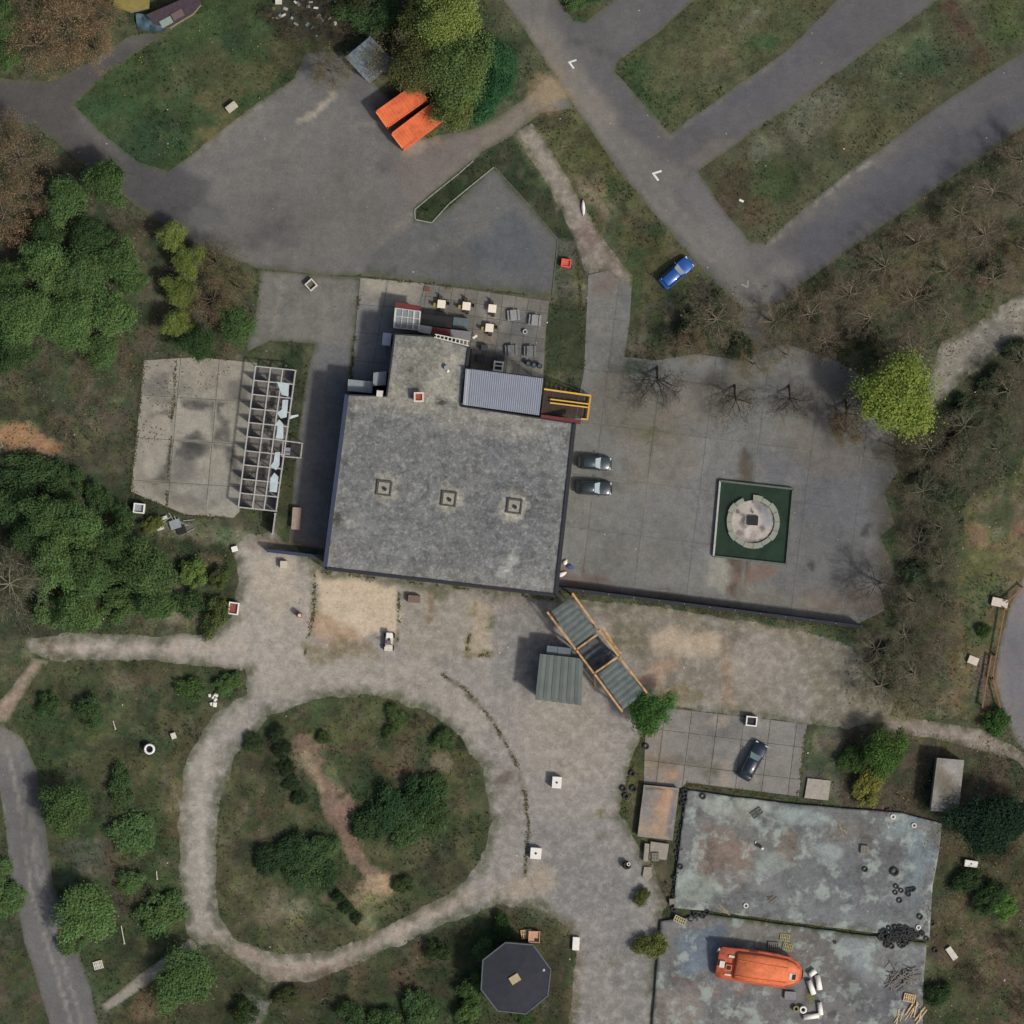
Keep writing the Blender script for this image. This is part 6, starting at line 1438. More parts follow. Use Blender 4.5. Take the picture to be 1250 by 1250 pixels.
# little white loader
lo = empty('white_loader', UV3(475, 783, .012), math.radians(86), 'small white utility cart with black wheels on the sandy bed', 'cart')
MB().box((.1, 0, .62), (1.7, .95, .5), 0, .9).build('body', M_OFFW, lo, False, False, .05); MB().box((.75, 0, .98), (.7, .8, .25)).build('bonnet', M_WP, lo, False, False, .04); MB().box((-.1, 0, 1.0), (.4, .5, .3)).build('seat', mat('tan_seat', (120,112,92), .8, .1), lo, False, False); MB().box((-.9, 0, .6), (.5, 1.0, .12)).build('tray', M_OFFW, lo, False, False)
for s in (-1, 1):
    for x in (-.75, .75): MB().ring((x, s * .58, .3), [(.08, -.1), (.3, -.1), (.3, .1), (.08, .1)], 14, 'Y').build('wheel', M_BLACK, lo, False, False)
    MB().beam((-.35, s * .42, .8), (-.35, s * .42, 1.5), .06, .06).build('roll_bar', M_DARK, lo, False, False)
MB().beam((-.35, -.42, 1.5), (-.35, .42, 1.5), .06, .06).build('roll_bar', M_DARK, lo, False, False); MB().cyl((.3, 0, 1.1), .16, .03, 12).build('steering_wheel', M_BLACKP, lo, False, False)
# sacks by the hall corner
def sack(px, py, sx, sy, h, a, m, label, seed):
    q = random.Random(seed); o = empty('sack', UV3(px, py, .05), math.radians(a), label, 'sack'); R = []
    for k in range(6):
        t = k / 5; w = math.sin(math.pi * (.12 + .8 * t)); R.append([((t - .5) * sx, sy / 2 * w * math.cos(u) * q.uniform(.85, 1.1), h / 2 + h / 2 * w * math.sin(u) * q.uniform(.85, 1.1)) for u in [2 * math.pi * i / 9 for i in range(9)]])
    MB().loft(R).build('bag', m, o, True, False); MB().cyl((sx / 2 - .05, 0, h / 2), .07, .16, 7, .11, 'X').build('knot', m, o, False, False)
sack(686, 701, 1.2, .6, .4, 25, M_WP, 'long white sack at the hall\'s south-east corner', 1); sack(690, 686.5, .7, .55, .4, 60, M_WP, 'round white sack north of the blue sack', 2); sack(696, 692, .95, .6, .4, -20, mat('blue_sack', (66,84,128), .7, .15), 'blue sack beside the white sacks at the hall corner', 3)
# timber barrier by the service road
tb = empty('timber_barrier', UV3(1211, 815, 0), label='rusty brown timber barrier forking beside the service road', cat='barrier')
M_RUST = mat('rusty_timber', (132,92,68), .85, .2, 3)
for a, b in (((1227,742),(1216,800)), ((1216,800),(1211,830)), ((1210,800),(1199,864)), ((1211,826),(1222,866)), ((1250,716),(1228,736))): MB().beam(UV3(*a, .9), UV3(*b, .9), .16, .2).build('rail', M_RUST, tb)
for q in ((1227,743),(1216,800),(1211,829),(1200,862),(1221.5,865),(1210,802),(1249,717)): a = UV3(*q, .9); MB().beam((a.x, a.y, -.1), (a.x, a.y, .85), .14, .14).build('post', M_RUST, tb)

# kerb of the planter strip
M_KERB = mat('kerb_stone', (132,136,124), .9, .14, 3)
kb = empty('planter_kerb', UV3(550, 235, 0), label='pale kerb round the narrow planted strip on the forecourt', cat='kerb')
KL = [(603,204),(576,226),(548,249),(527,272),(507,268),(506,256),(530,236),(560,212),(578,196)]
for i in range(len(KL) - 1):
    a, b = UV3(*KL[i], .06), UV3(*KL[i + 1], .06); n = max(1, int((b - a).length / 1.0))
    for k in range(n): MB().beam(a.lerp(b, (k + .02) / n), a.lerp(b, (k + .98) / n), .14, .14).build('kerb_stone', M_KERB, kb)
kb = empty('forecourt_kerb', UV3(660, 268, 0), label='dark stone kerb along the east edge of the forecourt', cat='kerb')
KL = [(604,204),(642,246),(681,292),(674,361)]
for i in range(len(KL) - 1):
    a, b = UV3(*KL[i], .05), UV3(*KL[i + 1], .05); n = max(1, int((b - a).length / 1.0))
    for k in range(n): MB().beam(a.lerp(b, (k + .02) / n), a.lerp(b, (k + .98) / n), .12, .1).build('kerb_stone', mat('dark_kerb', (92,92,86), .9, .2), kb)

# things at the top edge, half under the trees
tp = empty('teal_tarpaulin', UV3(182, 27, 0), label='teal tarpaulin spread at the top left by the lawn', cat='tarpaulin')
V = []; F = []
for i in range(9):
    for j in range(7):
        p = UV3(166 + i * 4.2 + j * .3, 17 + j * 3.4 + i * .2); V.append((p.x, p.y, .35 + .16 * math.sin(i * 1.7 + j) + .1 * math.cos(j * 2.1)))
        if i and j: F.append(((i - 1) * 7 + j - 1, i * 7 + j - 1, i * 7 + j, (i - 1) * 7 + j))
MB().add(V, F).build('sheet', mat('teal_tarp', (62,86,100), .6, .15), tp, True); c = UV3(183, 27); MB().box((c.x, c.y, .1), (2.6, 1.6, .2)).build('load', M_DARK, tp)
hut('dark_lean_to', [(178,18),(238,-8),(246,4),(236,16),(206,34),(190,30)], 1.9, mat('dark_brown_felt', (66,56,62), .85, .2), 'dark brown lean-to roof at the top left corner by the lawn', 'shed', M_TIMBG)
for q, m, lb in (((203,27),mat('pale_green_board', (132,146,136), .7, .1),'pale green board lying on the dark lean-to roof'), ((217,18),mat('brown_board', (104,86,86), .8, .1),'brown board lying on the dark lean-to roof')):
    o = empty('roof_board', (*U(*q, 1.9), 1.9), math.radians(28), lb, 'board'); MB().box((0, 0, .05), (1.5, .9, .06)).build('board', m, o, False, False); MB().box((0, 0, .01), (1.2, .1, .02)).build('batten', M_TIMBG, o, False, False)
hut('yellow_awning', [(140,-12),(182,-16),(182,10),(158,14),(138,8)], 2.2, mat('straw_canvas', (128,116,64), .85, .15), 'straw-coloured awning at the top left edge', 'awning', M_TIMBG)
ts_ = empty('tin_hut', UV3(455, 70, 0), label='blue-grey tin hut half hidden under the trees north of the orange containers', cat='hut')
TQ = [(421,70),(452,44),(482,76),(450,101)]
W = wpoly(TQ, 2.4); m0 = W.mean(0); MB().prism([tuple(m0 + (p - m0) * .94) for p in W], 0, 2.36).build('wall', M_WALL, ts_)
corrugated(TQ, 2.44, 12, .05, 'roof', mat('blue_tin', (104,116,124), .6, .15, 1.2, rgb2=(136,148,152), mixscale=.8), ts_, cross=True)
qd = random.Random(12)
for k in range(34):
    px, py = qd.gauss(368, 24), qd.gauss(18, 16)
    if not (325 < px < 420 and py < 48): continue
    o = empty('scrap_piece', UV3(px, py, .08), qd.uniform(0, 3), 'pale piece of scrap in the litter heap at the top edge', 'scrap', 'scrap heap at the top edge')
    w, l = qd.uniform(.12, .45), qd.uniform(.2, .9); MB().box((0, 0, .12), (w, l, .05), tilt=(qd.uniform(-.4, .4), qd.uniform(-.4, .4), 0)).build('sheet', qd.choice((M_OFFW, M_GREYBOX, M_TIMBG, M_WALL, M_SHEETG, M_DARK)), o, False, False)
    MB().box((0, 0, .03), (w * .4, l * .4, .14)).build('block', M_TIMBG, o, False, False)
hut('white_box', [(336,-4),(344,-4),(344,5),(336,5)], .6, M_OFFW, 'white square box at the top edge beside the scrap heap', 'box', M_OFFW)
qd = random.Random(14)
wk = empty('broken_cart', UV3(211, 643, 0), label='wreck of metal frames and a grey seat south of the slab yard', cat='wreck')
for k in range(12):
    a = UV3(211 + qd.uniform(-20, 20), 643 + qd.uniform(-9, 9), qd.uniform(.1, .5)); t = qd.uniform(0, 3.1); L = qd.uniform(.6, 1.6)
    MB().beam(a, a + Vector((math.cos(t) * L, math.sin(t) * L, qd.uniform(-.05, .2))), .06, .06).build('bar', M_STEEL, wk)
for px, py, w, l, m in ((214,640,1.3,1.1,M_GREYBOX), (196,644,.8,.6,M_OFFW), (201,632,.7,.4,M_OFFW), (222,648,1.1,.8,M_BLACKP)):
    c = UV3(px, py); MB().box((c.x, c.y, .3), (w, l, .18), .3).build('seat', m, wk)
    MB().box((c.x, c.y, .1), (w * .5, l * .5, .25), .3).build('foot', M_DARK, wk)
qd = random.Random(15)
for k in range(9):
    o = empty('concrete_chunk', UV3(257 + qd.uniform(-7, 7), 854 + qd.uniform(-6, 6), .05), qd.uniform(0, 3), 'chunk of white rubble in the pile by the ring track', 'rubble', 'white rubble pile by the ring track')
    s = qd.uniform(.3, .7); MB().box((0, 0, s * .3), (s, s * .8, s * .6), 0, .75).build('chunk', M_CONCW, o, False, False, .05); MB().box((s * .3, s * .2, s * .15), (s * .5, s * .5, s * .3), .5, .8).build('chip', M_CONCW, o, False, False)
bird = empty('scrap_bundle', UV3(927, 1034, Z1), .6, 'dark bundle with white rags in the middle of the stage', 'bundle'); MB().box((0, .3, .12), (.4, .8, .22), .4, .7).build('bundle', M_BLACKP, bird, False, False); MB().box((.2, -.35, .1), (.35, .25, .16), .2, .7).build('rag', M_WP, bird, False, False); MB().box((-.05, .75, .1), (.4, .2, .14), .7, .7).build('rag', M_OFFW, bird, False, False)

# ------------------------------------------------------------------ vegetation
def leaf_cloud(seed, R, H, n_clump, per, leaf, shell=.55, z0=1.5, top=1.0, spread=1.0):
    """leaf-sized quads in clumps through a crown of radius R and height H"""
    g = np.random.default_rng(seed)
    # clump centres
    d = g.normal(size=(n_clump, 3)); d /= np.linalg.norm(d, axis=1)[:, None]; d[:, 2] = np.abs(d[:, 2]) * 1.0 - .25
    rad = g.uniform(.35, 1.0, n_clump) ** .6
    ang = np.arctan2(d[:, 1], d[:, 0]); lob = 1 + .18 * np.sin(ang * 3 + seed) + .12 * np.sin(ang * 5 + seed * 2.1)
    cen = d * rad[:, None] * np.array([R, R, H * .5]) * spread * .82; cen[:, :2] *= lob[:, None]; cen[:, 2] += z0 + H * .45
    cr = g.uniform(.2, .4, n_clump) * R * .9
    tone = g.uniform(.8, 1.22, n_clump)
    n = n_clump * per; ci = np.repeat(np.arange(n_clump), per)
    q = g.normal(size=(n, 3)); q /= np.linalg.norm(q, axis=1)[:, None]
    rr = g.uniform(0, 1, n) ** .45 * np.where(g.random(n) < .3, g.uniform(1.0, 1.7, n), 1.0)
    p = cen[ci] + q * (rr * cr[ci])[:, None] * np.array([1, 1, .7])
    nrm = q * .8 + g.normal(size=(n, 3)) * .38 + np.array([0, 0, .6]); nrm /= np.linalg.norm(nrm, axis=1)[:, None]
    t = np.cross(nrm, g.normal(size=(n, 3))); t /= np.linalg.norm(t, axis=1)[:, None]; b = np.cross(nrm, t)
    s = leaf * g.uniform(.6, 1.35, n)
    V = np.stack([p + t * (s * .62)[:, None], p + b * (s * .42)[:, None], p - t * (s * .62)[:, None], p - b * (s * .42)[:, None]], 1).reshape(-1, 3)
    F = np.arange(n * 4).reshape(n, 4)
    c = tone[ci] * g.uniform(.75, 1.25, n)
    hue = g.uniform(-.08, .08, n) + g.uniform(-.08, .08, n_clump)[ci]
    C = np.stack([c * (1 + hue), c, c * (1 - hue * .6)], 1)
    return np_mesh('crown', V, F, np.repeat(C, 4, 0), M_LEAF), cen

def branch_mesh(name, seed, H, R, limbs, depth, r0, mtl, lean=(0, 0), start=.35, flat=.6, minr=.012, bleach=1.0):
    """trunk with limbs and twigs as tapered three-sided tubes"""
    q = random.Random(seed); V = []; F = []; C = []; ends = []
    def tube(a, b, ra, rb, sides):
        d = b - a
        if d.length < 1e-5: return
        t = d.normalized(); u = t.orthogonal().normalized(); w = t.cross(u); n = len(V)
        for p, rr in ((a, ra), (b, rb)):
            for i in range(sides):
                k = 2 * math.pi * i / sides; V.append(tuple(p + u * (rr * math.cos(k)) + w * (rr * math.sin(k))))
                C.append(q.uniform(.8, 1.2) * bleach)
        for i in range(sides): F.append((n + i, n + (i + 1) % sides, n + sides + (i + 1) % sides, n + sides + i))
    def grow(p, d, L, r, lvl):
        segs = 3 if lvl < 2 else 2; pos = p.copy(); dd = d.copy()
        for s in range(segs):
            dd = (dd + Vector((q.gauss(0, .16), q.gauss(0, .16), q.gauss(0, .10) - (.04 if lvl > 1 else 0)))).normalized()
            nx = pos + dd * (L / segs); ra = max(minr, r * (1 - .6 * s / segs)); rb = max(minr * .8, r * (1 - .6 * (s + 1) / segs))
            tube(pos, nx, ra, rb, 5 if lvl == 0 else 3)
            if lvl < depth:
                for k in range(2):
                    a = q.uniform(0, 2 * math.pi); side = dd.orthogonal().normalized(); side = Matrix.Rotation(a, 3, dd) @ side
                    nd_ = (dd * .75 + side * q.uniform(.5, .95) + Vector((0, 0, .1))).normalized()
                    grow(nx, nd_, L * q.uniform(.45, .68), rb * .62, lvl + 1)
            pos = nx
        ends.append(pos)
    base = Vector((0, 0, -.15)); topv = Vector((lean[0], lean[1], H * start))
    mid = base.lerp(topv, .5) + Vector((q.gauss(0, .06), q.gauss(0, .06), 0))
    tube(base, mid, r0 * 1.25, r0, 6); tube(mid, topv, r0, r0 * .8, 6)
    for i in range(limbs):
        a = 2 * math.pi * (i + q.uniform(-.3, .3)) / limbs
        d = Vector((math.cos(a), math.sin(a), q.uniform(.5, 1.1) * flat)).normalized()
        grow(topv - Vector((0, 0, q.uniform(0, H * .1))), d, R * q.uniform(.6, .8), r0 * .5, 0)
    me = np_mesh(name, np.array(V), np.array([f if len(f) == 4 else f + (f[-1],) for f in F]), np.array(C)[:, None] * np.ones(3), mtl)
    return me, ends

def bud_mesh(ends, seed, per, spread, leaf):
    g = np.random.default_rng(seed); E = np.array([tuple(e) for e in ends]); n = len(E) * per
    p = np.repeat(E, per, 0) + g.normal(size=(n, 3)) * spread
    nrm = g.normal(size=(n, 3)) + np.array([0, 0, .8]); nrm /= np.linalg.norm(nrm, axis=1)[:, None]
    t = np.cross(nrm, g.normal(size=(n, 3))); t /= np.linalg.norm(t, axis=1)[:, None]; b = np.cross(nrm, t); s = leaf * g.uniform(.5, 1.4, n)
    V = np.stack([p + t * (s * .6)[:, None], p + b * (s * .4)[:, None], p - t * (s * .6)[:, None], p - b * (s * .4)[:, None]], 1).reshape(-1, 3)
    c = g.uniform(.6, 1.4, n)
    return np_mesh('crown', V, np.arange(n * 4).reshape(n, 4), np.repeat(np.stack([c, c, c], 1), 4, 0), M_LEAF)

LEAFY = {}
for cls, (R, H, nc, per, leaf, z0) in {'big': (4.2, 5.0, 120, 210, .17, 2.6), 'mid': (2.8, 3.6, 70, 170, .155, 1.6), 'bush': (1.7, 1.5, 40, 130, .135, .12)}.items():
    LEAFY[cls] = []
    for v in range(4):
        me, cen = leaf_cloud(100 + v * 7 + len(cls), R, H, nc, per, leaf, z0=z0)
        tm, _ = branch_mesh('trunk', 300 + v, H + z0, R * .8, 5 if cls != 'bush' else 6, 1, {'big': .2, 'mid': .13, 'bush': .05}[cls], M_TWIG, start=.42 if cls != 'bush' else .12)
        LEAFY[cls].append((me, tm, R))
BARE = {}
for cls, (H, R, limbs, r0, per, leaf, spread, bmin) in {'twiggy': (7.5, 3.4, 7, .17, 3, .11, .28, .011), 'wide': (8.0, 4.2, 8, .17, 1, .10, .28, .010), 'shrub': (2.2, 1.8, 8, .05, 4, .10, .16, .010)}.items():
    BARE[cls] = []
    for v in range(4):
        tm, ends = branch_mesh('trunk', 500 + v, H, R, limbs, 3 if cls != 'shrub' else 2, r0, M_TWIG, start=.4 if cls != 'shrub' else .08, flat=.55, minr=bmin)
        BARE[cls].append((tm, bud_mesh(ends, 700 + v, per, spread, leaf), R * 1.35))

def plant(px, py, rpx, cls, rgb, label, group=None, cat='tree', name=None, bark=(112,102,88), tilt=0.0, tdir=0.0, z=None, flat=1.0):
    q = random
    lst = LEAFY.get(cls) or BARE[cls]; it = q.choice(lst); R = it[2]; s = rpx * SC / R
    x, y = U(px, py); zz = gz(x, y) if z is None else z
    o = empty(name or ('shrub' if cls in ('bush', 'shrub') else ('bare_tree' if cls in BARE else 'leafy_tree')), (x, y, zz - .02), q.uniform(0, 6.28), label, cat, group)
    if tilt:
        o.rotation_euler = (Matrix.Rotation(math.radians(tilt), 3, Vector((-math.sin(tdir), math.cos(tdir), 0))) @ Matrix.Rotation(q.uniform(0, 6.28), 3, 'Z')).to_euler()
    k = max(.8, min(1.25, s))
    e = q.uniform(.8, 1.25) if cls in ('bush', 'shrub') else q.uniform(.92, 1.08)
    o.scale = (s * e, s / e, k * flat * q.uniform(.9, 1.1))
    cm, tm = (it[0], it[1]) if cls in LEAFY else (it[1], it[0])
    t = mesh_obj('stems' if cls in ('bush', 'shrub') else 'trunk', tm, o); c = mesh_obj('foliage' if cls in ('bush', 'shrub') else 'crown', cm, o)
    v = q.uniform(.9, 1.1) * (1.02 if rgb not in (GR1, GR2, DKG, YG, OLV, BRN, ORB) else 1.12); L = lin(rgb); g_ = sum(L) / 3; L = [l + (g_ - l) * .14 for l in L]; L[0] *= 1.0; L[2] *= .94; c.color = (L[0] * v, L[1] * v, L[2] * v, 1); B = lin(bark); t.color = (*B, 1)
    return o
random.seed(21)
GR1, GR2, DKG, YG, OLV, BRN, ORB = (100,130,76), (90,118,70), (74,100,62), (128,144,72), (138,132,92), (154,132,100), (168,138,102)
ORD = ('first second third fourth fifth sixth seventh eighth ninth tenth eleventh twelfth thirteenth fourteenth fifteenth sixteenth seventeenth eighteenth nineteenth twentieth twenty-first twenty-second').split()
def wood(lst, label, group, cat='tree'):
    lst = sorted(lst, key=lambda t: t[1])
    for i, t in enumerate(lst): plant(*t, label + (', ' + ORD[i] + ' from the top' if len(lst) > 1 else ''), group, cat)
# west wood
wood([(85,245,30,'mid',GR2),(60,325,34,'mid',GR1),(102,335,34,'mid',GR2),(148,322,28,'mid',GR2),(30,388,40,'big',GR1),(88,395,38,'big',GR1),(140,384,32,'mid',GR1),(10,345,28,'mid',GR2),(112,290,26,'mid',DKG),(165,345,20,'mid',GR2),(60,285,22,'mid',DKG),(125,430,24,'mid',GR2),(20,430,30,'mid',DKG)],
     'mid-green leafy tree in the dense wood at the left edge', 'trees of the west wood')
plant(132, 224, 30, 'mid', GR2, 'green tree overhanging the asphalt road at the upper left')
wood([(28,195,46,'twiggy',BRN),(8,265,42,'twiggy',ORB),(40,240,32,'twiggy',BRN),(5,155,30,'twiggy',BRN)], 'brown budding tree at the left edge above the green wood', 'brown trees at the left edge')
wood([(85,38,52,'twiggy',ORB),(118,62,36,'twiggy',ORB),(48,58,46,'twiggy',ORB),(100,-5,40,'twiggy',ORB),(45,5,36,'twiggy',BRN),(130,20,30,'twiggy',ORB)], 'orange-brown budding tree in the top left corner', 'orange-brown trees at the top left')
wood([(6,30,26,'mid',GR2),(10,72,20,'mid',GR2)], 'small green tree at the very top left corner', 'green trees at the top left corner')
wood([(212,290,20,'mid',YG),(232,322,22,'mid',YG),(222,358,22,'mid',YG),(218,396,20,'mid',YG)], 'bright yellow-green slender tree between the wood and the brown trees', 'yellow-green trees left of the drive')
wood([(266,322,36,'twiggy',OLV),(262,368,36,'twiggy',BRN),(292,352,24,'twiggy',OLV)], 'olive-brown budding tree beside the drive', 'olive-brown trees beside the drive')
plant(292, 398, 26, 'mid', GR2, 'green tree at the north end of the steel stall frame'); plant(245, 420, 24, 'mid', DKG, 'dark green tree overhanging the slab yard')
# top trees
plant(545, 28, 42, 'big', YG, 'yellow-green tree at the top edge, tallest crown of the clump'); plant(560, 90, 46, 'big', (106,128,74), 'large mid-green tree right of the orange containers'); plant(552, 134, 30, 'mid', (112,124,70), 'olive-green tree overhanging the southern orange container')
plant(478, 78, 42, 'twiggy', OLV, 'olive budding tree over the tin hut'); plant(512, 88, 38, 'big', (104,108,66), 'olive leafy tree above the orange containers'); plant(515, 30, 32, 'mid', (92,104,62), 'dull green tree between the tin hut and the top edge'); plant(405, 88, 34, 'twiggy', OLV, 'hazy olive tree at the corner of the north-west lawn')
wood([(602,72,30,'mid',(66,112,74)),(598,108,28,'mid',(62,108,72)),(615,98,22,'bush',(70,116,78)),(588,135,20,'bush',(66,112,74))], 'blue-green bush below the road at the top clump', 'blue-green bushes of the top clump', 'shrub')
wood([(445,20,28,'bush',DKG),(420,40,24,'shrub',(96,88,74)),(470,25,26,'bush',DKG),(440,-5,26,'bush',(72,84,58)),(330,20,20,'shrub',(92,86,76)),(350,42,18,'shrub',(100,92,74)),(372,12,20,'shrub',(92,88,74)),(392,30,20,'shrub',(88,86,70)),(405,5,22,'shrub',(84,84,66))], 'dark scrub bush beside the scrap heap at the top edge', 'scrub at the scrap heap', 'shrub')
wood([(700,5,14,'bush',GR2),(722,-4,14,'bush',DKG)], 'green bush in the grass wedge at the top edge', 'bushes in the grass wedge', 'shrub')
# mid-left thicket
wood([(30,575,32,'bush',DKG),(78,588,28,'bush',DKG),(20,620,30,'bush',DKG),(60,630,30,'mid',GR2),(98,645,34,'mid',GR1),(142,664,28,'mid',GR2),(70,690,34,'mid',GR1),(112,700,32,'mid',GR2),(180,692,38,'mid',(92,118,72)),(150,735,28,'bush',GR2),(100,745,30,'mid',GR1),(195,735,26,'mid',GR2),(60,745,24,'bush',GR1),(120,610,20,'bush',DKG),(150,625,16,'bush',DKG),(40,660,26,'mid',DKG)],
     'dark green shrub in the dense thicket left of the sandy yard', 'shrubs of the west thicket', 'shrub')
plant(236, 700, 20, 'bush', (116,142,72), 'light green bush at the east end of the thicket', None, 'shrub'); plant(230, 738, 20, 'bush', DKG, 'dark bush left of the red-filled planter', None, 'shrub'); plant(262, 752, 22, 'bush', (92,108,62), 'flat green bush touching the path corner', None, 'shrub'); plant(268, 705, 15, 'bush', (96,112,64), 'round green bush at the sandy yard edge', None, 'shrub'); plant(186, 640, 14, 'bush', (112,124,66), 'small yellow-green bush by the wrecked frames', None, 'shrub')
plant(16, 712, 60, 'wide', (132,130,106), 'large pale olive-grey bare tree at the left edge', None, 'tree', None, (128,126,108)); plant(34, 690, 34, 'twiggy', (126,124,100), 'smaller pale grey budding tree in front of the thicket', None, 'tree', None, (122,118,102))
# south-west meadow
for a in ((82,985,28,'mid',GR2,'dark green bush beside the bend of the side road'),(164,1018,26,'bush',(92,124,76),'light green round bush in the middle of the meadow'),(104,1112,34,'mid',GR1,'large green bush near the lower side road'),(198,1112,26,'bush',GR2,'dark round bush near the ring track'),(228,1190,34,'mid',GR2,'broad green bush below the concrete footpath'),(279,833,14,'bush',(96,128,74),'green bush at the corner of the ring track'),(234,842,15,'bush',(92,122,70),'green bush left of the white rubble'),
          (60,860,14,'bush',DKG,'small dark bush by the dirt path'),(110,868,18,'bush',DKG,'low dark bush in the upper meadow'),(150,960,18,'bush',DKG,'dark bush north of the light round one'),(160,1075,16,'bush',GR2,'small bush below the light round one'),(88,1150,16,'bush',GR2,'small bush against the side road'),(10,1095,22,'bush',GR2,'green bush on the left side of the side road'),(-5,1060,18,'bush',GR2,'green bush cut by the left picture edge')):
    plant(a[0], a[1], a[2] * 1.2, a[3], a[4], a[5], None, 'shrub', flat=.8)
# ring island
for a in ((455,1004,28,'bush',(66,94,62),'dark green bush, westernmost of the large clump on the ring island'),(480,988,30,'bush',(62,90,60),'dark green bush, second from the left in the large clump on the ring island'),(508,976,30,'bush',(62,92,60),'dark green bush, third from the left in the large clump on the ring island'),(532,972,24,'bush',(74,100,62),'lighter green bush, right end of the large clump on the ring island'),(500,1006,28,'bush',(78,104,64),'lighter bush at the front of the large clump on the ring island'),(528,998,22,'bush',(82,104,64),'olive bush at the lower right of the large clump on the ring island'),
          (330,1050,22,'bush',(62,84,58),'dark bush at the left of the lower clump on the ring island'),(358,1040,26,'bush',(64,90,60),'dark bush in the middle of the lower clump on the ring island'),(386,1040,26,'bush',(78,106,66),'green bush at the right of the lower clump on the ring island'),(370,1066,24,'bush',(76,100,64),'green bush at the bottom of the lower clump on the ring island'),(400,1064,18,'bush',(66,92,60),'small dark bush right of the lower clump on the ring island'),
          (543,903,17,'bush',(84,104,64),'round green bush at the north-east edge of the ring island'),(486,874,16,'bush',(90,110,66),'low green bush at the north edge of the ring island'),(508,882,14,'shrub',(96,84,72),'small brown shrub beside the low north bush'),(478,888,12,'bush',(80,98,60),'small bush below the low north bush'),
          (340,898,11,'bush',(66,84,58),'dark low bush added for the shaded ditch on the ring island, first from the top'),(346,916,12,'bush',(62,80,56),'dark low bush added for the shaded ditch on the ring island, second from the top'),(350,936,12,'bush',(62,80,56),'dark low bush added for the shaded ditch on the ring island, third from the top'),(357,956,12,'bush',(62,80,56),'dark low bush added for the shaded ditch on the ring island, fourth from the top'),(366,974,12,'bush',(64,82,56),'dark low bush added for the shaded ditch on the ring island, fifth from the top'),  # row of dark bushes added in place of a ditch lying in shadow
          (414,1094,9,'bush',(66,84,56),'tiny dark bush at the south end of the ridge, upper of three'),(424,1108,10,'bush',(66,84,56),'tiny dark bush at the south end of the ridge, middle of three'),(436,1120,9,'bush',(70,86,56),'tiny dark bush at the south end of the ridge, lower of three'),(492,1080,14,'bush',(72,94,60),'small bush on the south slope of the ring island'),(308,905,14,'bush',(72,90,58),'small bush at the west edge of the ring island'),(395,900,10,'bush',(84,98,60),'tiny green bush above the red earth')):
    plant(*a[:5], a[5], None, 'shrub', flat=.8)
# south
for a in ((592,1160,16,'bush',GR2,'green bush touching the octagonal roof on the north-west'),(575,1205,20,'bush',(84,112,62),'green bush left of the octagonal roof'),(615,1130,15,'bush',(70,98,58),'dark bush north of the octagonal roof'),(570,1238,18,'bush',(96,126,70),'light green bush at the bottom edge below the octagonal roof'),(510,1230,26,'bush',(82,110,68),'green bush at the bottom edge of the picture'),(470,1245,22,'bush',DKG,'dark bush at the bottom edge, left of the green one'),(430,1240,20,'bush',DKG,'dark bush at the bottom edge, farthest left of the row'),(640,1243,16,'bush',(80,104,60),'bush at the bottom edge under the octagonal roof'),
          (795,1152,20,'bush',(112,122,66),'olive-green bush on the yard\'s east edge beside the lower stage'),(783,1094,12,'bush',(104,112,66),'small olive bush beside the stage trench'),(350,1215,16,'bush',(84,92,58),'low bush south of the dirt ring track'),(535,1160,16,'bush',(72,92,56),'low bush in the shade south of the ring track'),(300,1235,18,'bush',(72,92,56),'dark bush near the grey slab at the bottom left')):
    plant(*a[:5], a[5], None, 'shrub')
plant(792, 868, 30, 'mid', (88,132,66), 'vivid green tree at the east end of the timber shelter')
# plaza trees, leaning to the south over the slabs
DS = -math.pi / 2
for px, py, r, lb in ((802,448,52,'large bare tree leaning over the plaza, westernmost of the row'),(897,470,40,'bare tree at the north edge of the plaza, second of the row'),(963,470,36,'bare tree at the north edge of the plaza, third of the row'),(1032,488,42,'bare tree left of the bright green tree')):
    plant(px, py, r, 'wide', (104,98,76), lb, None, 'tree', None, (60,57,54), 44, DS)
plant(1030, 525, 28, 'twiggy', (132,112,66), 'small ochre budding tree below the bright green tree'); plant(1092, 545, 34, 'wide', (108,102,76), 'bare tree below the bright green tree', None, 'tree', None, (80,76,68), 14, DS); plant(1076, 712, 42, 'wide', (100,98,84), 'bare tree at the plaza\'s south-east corner', None, 'tree', None, (78,76,70), 20, math.pi)
plant(1088, 486, 54, 'big', (132,150,66), 'bright yellow-green tree at the north-east corner of the plaza')
# north-east and east wood
q = random.Random(33)
NE = [(870,392,44),(845,425,30),(940,400,40),(985,385,40),(1030,355,40),(1075,330,42),(1120,300,42),(1165,265,40),(1210,230,42),(1245,195,40),(1060,390,40),(1110,370,42),(1155,330,42),(1200,290,42),(1242,255,40),(1110,430,36),(1160,385,36),(1205,345,36),(1248,305,38),(1010,420,34),(920,440,30),(960,435,30)]
for i, (px, py, r) in enumerate(sorted(NE, key=lambda t: t[1])):
    plant(px + q.uniform(-6, 6), py + q.uniform(-6, 6), r * .95, ('twiggy', 'wide', 'wide')[i % 3], q.choice(((140,128,98),(148,124,94),(132,120,98),(144,132,88),(126,124,96))), 'bare olive-brown tree in the leafless wood south of the parking road, %s from the top' % ORD[i], 'trees of the north-east wood', 'tree', None, (132,122,106))
for i, (px, py, r) in enumerate(sorted(((860,400,22),(905,425,18),(840,405,20),(1215,330,16),(1060,410,16),(1140,360,14)), key=lambda t: t[1])): plant(px, py, r, 'bush', (84,98,72), 'dark green undergrowth bush in the leafless wood, %s from the top' % ORD[i], 'undergrowth of the north-east wood', 'shrub')
